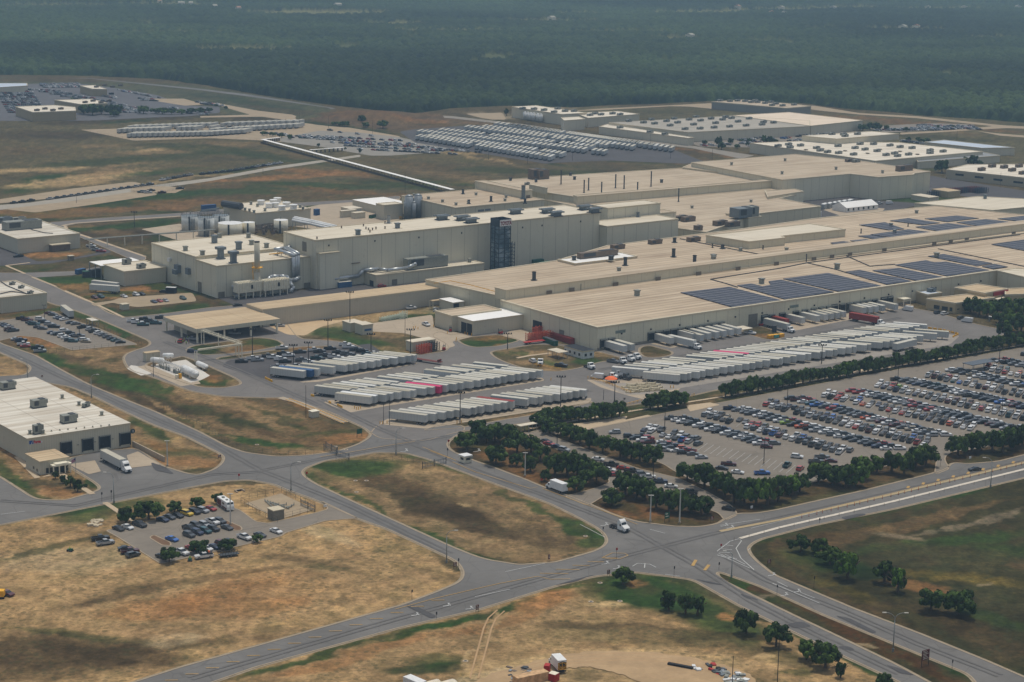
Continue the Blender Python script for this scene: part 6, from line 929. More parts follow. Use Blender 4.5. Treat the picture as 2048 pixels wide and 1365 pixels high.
gate([(602,1012),(630,1024)], 'double gate of the fenced pipe yard', 2.)
py_ = thing('pipe_manifold', 'grey pipe manifold inside the fenced pipe yard', 'pipes', (0,0,0)); mb = MB()
for i in range(9): a = G(530 + i * 5.5,1004 + i * 2.0); b = G(548 + i * 5,1020 - (i % 3) * 4); mb.cyl((*a, .6),(*b, .6),.18,6).cyl((*a, 0),(*a, 1.1),.15,6).cyl((*b, 0),(*b, 1.2),.12,6)
kid('pipe', mb, GREYM, py_); tag(pave('pipe_yard_gravel', [(490,1008),(562,988),(628,1020),(560,1040)], GRVL, (), False, 1), kind='structure')
# ------------------------------------------------------------------ poles, lamps, signs
LPM = plain('galvanised pole', sr(140,144,142)[:3],.5,.3); DPM = plain('dark pole', sr(48,46,46)[:3],.7); PPM = plain('pale pole', sr(196,192,182)[:3],.6)
def pole(x, yb, yt, kind, lb, name='street_lamp', cat='street lamp', grp='street lamps along the roads', arm=1):
    g = G(x, yb); h = max(2., hgt((x, yb), yt)); s_ = thing(name, lb, cat, (g[0], g[1],0),0, grp)
    if kind == 'cobra':
        kid('pole', MB().cyl((0,0,0),(0,0, h * .82),.17,8,0,.11), LPM, s_, True); kid('base', MB().cyl((0,0,0),(0,0,.9),.32,8), LPM, s_)
        for sgn in ((-1,1) if arm == 2 else (arm,)):
            R_ = h * .18; pts = [(sgn * R_ * 1.15 * (1 - math.cos(t)),0, h * .82 + R_ * math.sin(t)) for t in [i * math.pi / 12 for i in range(7)]] + [(sgn * (R_ * 1.15 + .9),0, h)]; kid('arm', MB().tube(pts, .09,6), LPM, s_); kid('lamp_head', MB().box(sgn * (R_ * 1.15 + .7) - .5, sgn * (R_ * 1.15 + .7) + .6,-.2,.2, h - .08, h + .12), PPM, s_)
    elif kind == 'mast':
        kid('pole', MB().cyl((0,0,0),(0,0, h),.22,6,0,.14), DPM, s_); kid('crossarm', MB().box(-1.7,1.7,-.08,.08, h - .5, h - .35), DPM, s_)
        for i in range(4): x_ = -1.6 + i * 1.07; kid('floodlight', MB().box(x_ - .28, x_ + .28,-.35,.1, h - .35, h + .35), DPM, s_)
    elif kind == 'lot':
        kid('pole', MB().cyl((0,0,0),(0,0, h),.16,6,0,.1), DPM, s_); kid('base', MB().cyl((0,0,0),(0,0,.8),.35,8), CONC, s_); kid('lamp_head', MB().box(-1,-.25,-.25,.25, h, h + .2), DPM, s_); kid('lamp_head', MB().box(.25,1,-.25,.25, h, h + .2), DPM, s_)
    elif kind == 'pale':
        kid('pole', MB().cyl((0,0,0),(0,0, h),.26,8,0,.16), PPM, s_); kid('base', MB().cyl((0,0,0),(0,0,.6),.45,8), CONC, s_); kid('lamp_head', MB().box(-.9,.9,-.2,.2, h - .3, h - .1), PPM, s_)
    else:
        kid('pole', MB().cyl((0,0,0),(0,0, h),.13,6,0,.08), DPM, s_)
    return s_
for x, yb, yt, ar, lb in ((582,982,924.5,1, 'curved arm street lamp at the crossroads left of the triangular field'),(893,1126,1061,1, 'curved arm street lamp on the field corner below the triangular field'),(228,1006,945.5,-1, 'curved arm street lamp across the road from the parts warehouse dock'),(183,796,749,1, 'curved arm street lamp just behind the parts warehouse roof'),(55,757,719,-1, 'curved arm street lamp at the back left corner of the parts warehouse'),(1981,975,916,-1, 'curved arm street lamp beside the divided road at the far right'),(1786,1303,1226,2, 'twin arm street lamp on the grass median at the lower right'),(1463,1155,1103,-1, 'thin street lamp at the tip of the grass median'),(792,909,857,1, 'curved arm street lamp at the yard gate crossing')): pole(x, yb, yt, 'cobra', lb, arm=ar)
for i, (x, yb, yt, lb) in enumerate(((700,663,584, 'tallest light mast beside the pale pump sheds'),(505,711,658, 'dark light mast at the left end of the pickup park'),(587,735,690, 'left light mast among the parked pickups'),(617,733,685, 'right light mast among the parked pickups'),(656,693,640, 'dark light mast on the grass above the pickup park'),(742,705,668, 'dark light mast behind the upper end of the pickup park'),(821,711,659, 'dark light mast in front of the orange steel racks'),(1015,699,667, 'dark light mast on the dirt island by the workshop'),(920,847,785, 'dark light mast before the lower trailer row'),(1121,814,753, 'dark light mast at the right end of the lower trailer row'),(1229,803,764, 'dark mast beside the stack of cream steel frames'),(1643,728,690, 'dark light mast rising out of the long trailer block'),(1996,686,645, 'dark light mast at the right end of the dock yard'),(269,455,424, 'lone dark mast on the grass behind the big block'))): pole(x, yb, yt, 'mast', lb, 'light_mast', 'light mast', 'dark light masts round the yards')
for x, yb, yt, lb in ((612,836,771, 'thin dark pole beside the weigh strip shed'),(307,754,707, 'thin dark pole beside the white gas tank apron'),(779,851,793, 'thin pole at the left end of the lower trailer row'),(767,849,809, 'shorter thin pole at the left end of the lower trailer row'),(810,673,628, 'thin grey pole on the workshop forecourt'),(1246,822,796, 'thin sign pole at the yard exit'),(1207,800,780, 'thin post beside the yellow rail'),(153,407,389, 'dark pole beside the row of parked trucks'),(526,349,334, 'dark pole halfway along the narrow field road'),(534,281,253, 'tall far pole at the head of the white walkway'),(572,262,236, 'tall far pole among the distant trailers'),(599,250,224, 'tall far pole by the curved gravel road'),(657,258,232, 'tall far pole before the earth bank'),(745,268,240, 'tall far pole beside the earth bank'),(810,404,345, 'tall thin pole behind the rear left hall'),(834,290,262, 'far pole at the left end of the trailer park'),(877,305,278, 'far pole on the near edge of the trailer park'),(977,320,288, 'far pole before the middle of the trailer park'),(1055,328,300, 'far pole near the right end of the trailer park'),(1145,322,290, 'far pole in the right part of the trailer park'),(1300,300,268, 'far pole beside the grey far road'),(1341,318,286, 'far pole at the right tip of the trailer park'),(1424,326,298, 'lone far pole before the high tan hall'),(1535,1400,1292, ''),(1552,1420,1268, 'tall wooden pole before the oaks at the bottom right'),(1463,1400,1312, 'shorter wooden pole at the bottom beside the rubble'),(1913,288,262, 'far pole behind the loading shed at the right'),(2000,375,345, 'pole beside the hall with dark slot windows')):
    if lb: pole(x, yb, yt, 'thin', lb, 'utility_pole', 'pole', 'plain dark poles')
for x, yb, yt, lb in ((89,644,611, 'twin head lamp at the upper edge of the west car park'),(159,676,640, 'twin head lamp in the middle of the west car park'),(1329,866,817, 'twin head lamp near the left end of the main car park'),(1527.5,928,879, 'twin head lamp in the empty stalls of the main car park'),(1574,815,774, 'twin head lamp at the upper left edge of the main car park'),(1776.5,871,829, 'twin head lamp in the crowded middle of the main car park'),(1795,772,736, 'twin head lamp near the blue pickup at the car park top'),(2003,835,789, 'twin head lamp in the right part of the main car park'),(1998,728,686, 'twin head lamp by the solar carport'),(1306,962,917, 'twin head lamp in the tree shaded lane'),(1114,893,857, 'twin head lamp where the shaded lane begins')): pole(x, yb, yt, 'lot', lb, 'car_park_lamp', 'car park lamp', 'twin head lamps in the car parks')
for x, yb, yt, lb in ((335,933,881, 'pale post on the grass right of the parts warehouse dock'),(461,1050,987, 'pale lamp post on the island of the small car park'),(1050,953,905, 'pale post among the oaks by the gate road'),(1300.5,1044,990, 'left pale post on the grass corner by the big junction'),(1359,1047,977, 'taller pale post on the grass corner by the big junction')): pole(x, yb, yt, 'pale', lb, 'lamp_post', 'lamp post', 'pale lamp posts')
def sign(x, yb, yt, wpx, m, lb, posts=2, cat='road sign', name='road_sign', rot=AANG, lines=None, lm=None):
    g = G(x, yb); h = hgt((x, yb), yt); wd = wpx * scale(x, yb); s_ = thing(name, lb, cat, (g[0], g[1],0), rot, 'signs on posts by the roads'); bh = h * .62 if posts == 2 else min(.8, h * .4)
    for xx in ((-wd / 2 + .06, wd / 2 - .06) if posts == 2 else (0,)): kid('post', MB().cyl((xx, .05,0),(xx, .05, h),.05 if wd < 2 else .1,6), DPM, s_)
    kid('sign_board', MB().box(-wd / 2, wd / 2,-.08,0, h - bh, h), m, s_)
    if lines:
        mb = MB()
        for i in range(lines): zz = h - bh * (i + .75) / (lines + .5); mb.box(-wd * .38, wd * (.1 + .28 * ((i * 7) % 3) / 2),-.1,-.08, zz, zz + bh * .28 / lines)
        kid('sign_line', mb, lm or CREAM, s_)
    return s_
for x, yb, yt, wq, lb in ((439,919,910,7, 'maroon direction sign on the corner right of the parts warehouse'),(910,1138,1125,8, 'maroon direction sign beside the curved lamp below the triangular field'),(954.5,1225,1210,7, 'maroon direction sign on the near verge of the bottom road'),(1098,1124,1109,5, 'maroon direction sign on the lower tip of the triangular field'),(1217,1154,1140,7, 'maroon direction sign left of the lone oak'),(1538,1131,1119,8, 'maroon direction sign on the curve before the right hand oaks'),(1424,1045,1033,7, 'maroon direction sign on the grassy corner under the oaks'),(84,756,751,4, 'maroon direction sign behind the parts warehouse roof')): sign(x, yb, yt, wq, BROWNS, lb, 2, 'direction sign', lines=3)
s_ = sign(1850,1332,1300,21, BROWNS, 'large maroon site directory sign on the grass median', 2, 'direction sign', lines=6)
sign(719,874,858,12, GRNP, 'green guide sign on two posts beside the weigh strip road'); sign(1334,1045,1025,12, GRNP, 'green guide sign under the pale posts by the big junction', lines=2)
for x, yb, yt, wq, lb in ((1503,1020,1012,6, 'white notice board before the tree row on the upper verge'),(1412,1020,1012,4, 'small white notice near the car park exit'),(1940,920,913,6, 'white notice board under the far right oaks'),(650,1017,1010,7, 'white notice board at the small car park driveway'),(1772,1000,990,3, '')):
    if lb: sign(x, yb, yt, wq, WHT, lb, 2, 'notice board', 'notice_board')
for x, yb, yt, lb in ((613.5,957,944, 'red stop sign at the left tip of the triangular field'),(1233,1118,1096, 'red stop sign on the painted island below the white tractor unit'),(897,893,880, 'red stop sign at the corner of the oak island'),(1083,968,957, 'red stop sign under the oaks beside the gate road'),(1442,1099,1088, 'red stop sign on the striped triangular island'),(478,960,948, 'red topped marker post on the verge above the small car park')):
    s_ = sign(x, yb, yt, 4, REDM, lb, 1, 'stop sign', 'stop_sign')
for x, yb, yt, lb in ((204,1005,985, 'black backed crossing sign, left of the pair by the path'),(223,1002,981, 'black backed crossing sign, right of the pair by the path'),(917,1140,1117, 'black backed sign just right of the maroon sign'),(1206,1070,1054, 'black backed sign on the right edge of the triangular field'),(1348,1156,1133, 'black backed sign on the lower verge of the big junction'),(1438,1140,1125, 'black backed sign at the tip of the median'),(1249,812,796, 'black backed sign at the yard exit'),(895,912,897, 'black backed sign at the start of the gate road'),(1881,933,918, 'thin sign at the second car park entrance'),(824,1200,1180, 'thin sign on the upper verge of the bottom road'),(873,1238,1224, 'thin sign beside the dark tar strip'),(1554,1190,1170, 'thin sign on the median'),(1628,1175,1153, 'thin sign on the outer verge of the divided road'),(1639,1048,1036, 'yellowish marker on the verge of the divided road'),(1904,1342,1320, 'thin sign at the lower end of the median')): sign(x, yb, yt, 3, DPM, lb, 1, 'road sign')
for i in range(31):
    t_ = i / 30; x = 1603 + 442 * t_ + rnd.uniform(-3,3); y = 1037 - 106.5 * t_ + (x - 1603 - 442 * t_) * -.24; g = G(x, y); s_ = thing('traffic_delineator', 'orange traffic delineator, %s from the left on the yellow centre strip' % nth(i + 1), 'delineator', (g[0], g[1],0),0, 'orange delineators on the divided road')
    kid('post', MB().cyl((0,0,0),(0,0,1.2),.09,6,0,.06), plain('delineator orange', sr(206,84,40)[:3],.6), s_); kid('base', MB().cyl((0,0,0),(0,0,.1),.28,8), BLACK, s_)
for i in range(20):
    t_ = i / 19; x = 1468 + 570 * t_; y = 1083 - 133 * t_; g = G(x, y); s_ = tag(MB().cyl((g[0], g[1],0),(g[0], g[1],1.3),.06,5).ob('marker_post', plain('marker grey', sr(120,104,84)[:3])), 'thin grey marker post, %s from the left on the concrete divider' % nth(i + 1), 'marker post', 'marker posts on the concrete divider')
g = G(152,951); fp = thing('flagpole', 'flagpole with a red white and blue flag before the parts warehouse', 'flagpole', (g[0], g[1],0)); kid('pole', MB().cyl((0,0,0),(0,0, hgt((152,951),914)),.08,6), STEEL, fp); kid('flag', MB().add([(0,0,5.2),(-1.5,.2,4.2),(-1.5,.2,5.4),(0,0,6.4)],[(0,1,2,3)]), plain('flag stripes', sr(170,120,140)[:3]), fp); kid('flag_canton', MB().add([(0,-.03,5.8),(-.6,.05,5.4),(-.6,.05,6.),(0,-.03,6.4)],[(0,1,2,3)]), plain('flag blue', sr(50,60,110)[:3]), fp)
# ------------------------------------------------------------------ vehicles
PAINT = {'white': (.66,.66,.65), 'silver': (.34,.35,.36), 'grey': (.14,.145,.15), 'dark grey': (.055,.06,.065), 'black': (.016,.017,.019), 'navy blue': (.018,.03,.07), 'bright blue': (.03,.13,.42), 'red': (.34,.025,.02), 'maroon': (.09,.015,.018), 'orange': (.5,.09,.02), 'tan': (.30,.25,.17), 'lime green': (.24,.36,.04), 'yellow': (.62,.42,.03), 'teal': (.02,.08,.09)}
_pm = {}
def paint(c):
    if c not in _pm:
        m = bpy.data.materials.new('car paint ' + c); m.use_nodes = True; b = m.node_tree.nodes['Principled BSDF']; b.inputs['Base Color'].default_value = (*PAINT[c],1); b.inputs['Roughness'].default_value = .28; b.inputs['Specular IOR Level'].default_value = .5; b.inputs['Coat Weight'].default_value = .4; b.inputs['Coat Roughness'].default_value = .08; _pm[c] = m
    return _pm[c]
CGL = plain('car glass', (.012,.016,.018),.06,0,.1,1,.8); TYRE = plain('tyre', (.018,.018,.018),.9); RIM = plain('wheel rim', (.28,.28,.29),.4,.5); TAIL = plain('tail lamp red', (.25,.01,.01),.4); HEAD = plain('head lamp', (.6,.6,.58),.2); BEDM = plain('bed liner', (.03,.03,.032),.9)
def frus(mb, x0, x1, hw, z0, z1, dx0, dx1, dy, m=0):
    mb.add([(x0,-hw, z0),(x1,-hw, z0),(x1, hw, z0),(x0, hw, z0),(x0 + dx0,-hw + dy, z1),(x1 - dx1,-hw + dy, z1),(x1 - dx1, hw - dy, z1),(x0 + dx0, hw - dy, z1)],[(3,2,1,0),(4,5,6,7),(0,1,5,4),(1,2,6,5),(2,3,7,6),(3,0,4,7)], m)
CARS = {}
def carshape(k):
    """returns body, glass, lamps builders and wheel spots; nose at +x"""
    b, g, l = MB(), MB(), MB()
    if k == 'sedan':
        L, W, H = 4.75,1.84,1.44; b.side([(-2.36,.32),(-2.38,.85),(-2.2,1.0),(-1.5,1.03),(1.0,.98),(2.1,.82),(2.36,.66),(2.38,.3)],-.9,.9); frus(g, -1.75,1.15,.84,.98,1.38,.75,.95,.17); frus(b, -1.05,.28,.68,1.375,1.44,.1,.1,.06); wx = (-1.42,1.42); R = .33
    elif k == 'suv':
        L, W, H = 4.7,1.92,1.72; b.side([(-2.33,.38),(-2.36,1.0),(-2.25,1.12),(.95,1.1),(2.1,1.0),(2.33,.8),(2.35,.36)],-.95,.95); frus(g, -2.2,1.1,.9,1.1,1.66,.3,.75,.15); frus(b, -1.95,.4,.77,1.655,1.74,.08,.12,.06); b.box(-1.1,-1., -.9,.9,1.1,1.45,0); wx = (-1.4,1.42); R = .36
    elif k == 'pickup':
        L, W, H = 5.8,2.0,1.88; b.side([(-2.88,.5),(-2.9,.78),(.9,.78),(.95,1.18),(2.6,1.14),(2.88,.95),(2.9,.42)],-.98,.98); b.box(-2.9,-.9,-.98,-.88,.78,1.2).box(-2.9,-.9,.88,.98,.78,1.2).box(-2.9,-2.8,-.88,.88,.78,1.2).box(-.9,.96,-.98,.98,.78,1.2); b.box(-2.8,-.9,-.88,.88,.78,.83,1); frus(g, -.88,1.35,.92,1.19,1.8,.12,.72,.17); frus(b, -.72,.58,.77,1.795,1.88,.05,.1,.06); wx = (-1.78,1.85); R = .41
    else:
        L, W, H = 5.7,2.0,2.45; b.side([(-2.8,.4),(-2.85,2.35),(-2.6,2.45),(1.2,2.42),(1.85,1.4),(2.7,1.15),(2.85,.9),(2.85,.38)],-1., 1.); frus(g, 1.1,2.0,.93,1.38,2.25,.1,.72,.12); wx = (-1.75,1.8); R = .36
    b.box(-L / 2 + .1, L / 2 - .1,-W / 2 + .08, W / 2 - .08,.2,.42,1)
    for s_ in (-1,1): l.box(-L / 2 - .03,-L / 2 + .06, s_ * W * .4 - .14, s_ * W * .4 + .14,.75,.95,0).box(L / 2 - .22, L / 2 - .02, s_ * W * .38 - .18, s_ * W * .38 + .18,.62,.78,1)
    return b, g, l, wx, R, W
def wheel(R, w_=.22): return MB().cyl((0,-w_ / 2,0),(0, w_ / 2,0), R, 12,0).cyl((0,-w_ / 2 - .01,0),(0, w_ / 2 + .01,0), R * .58,8,1)
SH = {k: carshape(k) for k in ('sedan', 'suv', 'pickup', 'van')}
GLM = {k: SH[k][1].mesh('window_glass', CGL) for k in SH}; LMM = {k: SH[k][2].mesh('lamps', [TAIL, HEAD]) for k in SH}; WHM = {k: wheel(SH[k][4]).mesh('wheel', [TYRE, RIM]) for k in SH}
BDM, ONE = {}, {}
def bodymesh(k, c):
    if (k, c) not in BDM: BDM[k, c] = SH[k][0].mesh('body', [paint(c), BEDM])
    return BDM[k, c]
def allinone(k):
    m = MB(); b, g, l, wx, R, W = SH[k]
    for src, off in ((b, 0),(g, 2)): o = len(m.v); m.v += src.v; m.f += [tuple(o + i for i in f) for f in src.f]; m.m += [x + off for x in src.m]
    for x in wx:
        for s_ in (-1,1): m.cyl((x, s_ * W / 2 - .12 * s_ - .1, R),(x, s_ * W / 2 - .12 * s_ + .1, R), R, 8,1)
    return m
AIO = {k: allinone(k) for k in SH}
def onemesh(k, c):
    if (k, c) not in ONE: ONE[k, c] = AIO[k].mesh('car', [paint(c), BEDM, CGL])
    return ONE[k, c]
KN = {'sedan': 'sedan', 'suv': 'suv', 'pickup': 'pickup truck', 'van': 'van'}
FLEET = []           # x, y (world), heading, kind, colour, label, group
_cw = [('white', 25),('silver', 10),('grey', 13),('dark grey', 17),('black', 21),('navy blue', 4),('bright blue', 2),('red', 8),('maroon', 5),('orange', 1),('tan', 2),('lime green', 1),('teal', 2)]
_cl = [c for c, n in _cw for _ in range(n)]; _kl = ['sedan'] * 4 + ['suv'] * 5 + ['pickup'] * 4
cr_ = random.Random(77)
def ang(p, q): a, b = G(*p), G(*q); return math.atan2(b[1] - a[1], b[0] - a[0])
H_F, H_S = math.radians(66), math.radians(6)
ROWS = [((1238,866),(1400,915), 'S', .8),((1288,858),(1398,888), 'F', .93),((1348,838),(1548,894), 'S', .97),((1408,828),(1712,912), 'F', .93),((1468,818),(1808,906), 'S', .98),((1530,808),(1868,893), 'F', .95),((1586,798),(1898,878), 'S', .98),((1646,790),(1962,861), 'F', .96),((1708,783),(2060,868), 'S', .98),((1752,770),(2075,843), 'F', .96),((1798,760),(2075,822), 'S', .98),((1853,750),(2075,798), 'F', .96),((1904,742),(2075,779), 'S', .97),((1968,736),(2075,759), 'F', .95),((1992,721),(2075,739), 'S', .95),((2038,712),(2075,721), 'F', .9)]
for ri, (p, q, t_, occ) in enumerate(ROWS):
    a, b = G(*p), G(*q); L = float(np.hypot(*(b - a))); e = (b - a) / L; hd = H_F if t_ == 'F' else H_S; u = np.array([math.cos(hd), math.sin(hd)]); sinb = abs(e[0] * u[1] - e[1] * u[0]); pit = 3.02 / sinb; n = int(L / pit); prev = None
    for sd in (-1,1):
        cars = []
        for i in range(n):
            if cr_.random() > occ: continue
            k = cr_.choice(_kl); c = cr_.choice(_cl); w0 = a + e * (i + .5) * pit + u * sd * 2.75 + u * cr_.uniform(-.35,.35); cars.append((w0, i, k, c))
        for j, (w0, i, k, c) in enumerate(cars):
            h0 = hd + (math.pi if (sd > 0) == (t_ == 'F') and cr_.random() < .8 else 0) + cr_.uniform(-.03,.03)
            lb = '%s %s, %s from the left, %s line of the %s car park row' % (c, KN[k], nth(j + 1), 'near' if sd < 0 else 'far', nth(ri + 1)); FLEET.append((w0[0], w0[1], h0, k, c, lb, 'cars in the main car park', 0))
    if ri < 9:
        for i in range(n + 1):
            w0 = a + e * i * pit
            if i % 2 == 0 or ri < 3: line(P(*(w0 - u * 5.4)), P(*(w0 + u * 5.4)),.12)
for i in range(15):
    x = 1405 + i * 12.6; y = 895 + i * 3.2; w0 = G(x, y); u = np.array([math.cos(H_F), math.sin(H_F)]); line(P(*(w0 - u * 6)), P(*(w0 + u * 6)),.16)
def park(x, y, hp, k, c, lb, grp='cars parked round the plant', par=0):
    """hp: heading as a photo-space vector"""
    g = G(x, y); FLEET.append((g[0], g[1], ang((x, y),(x + hp[0], y + hp[1])), k, c, lb, grp, par))
Z = (1,.06)
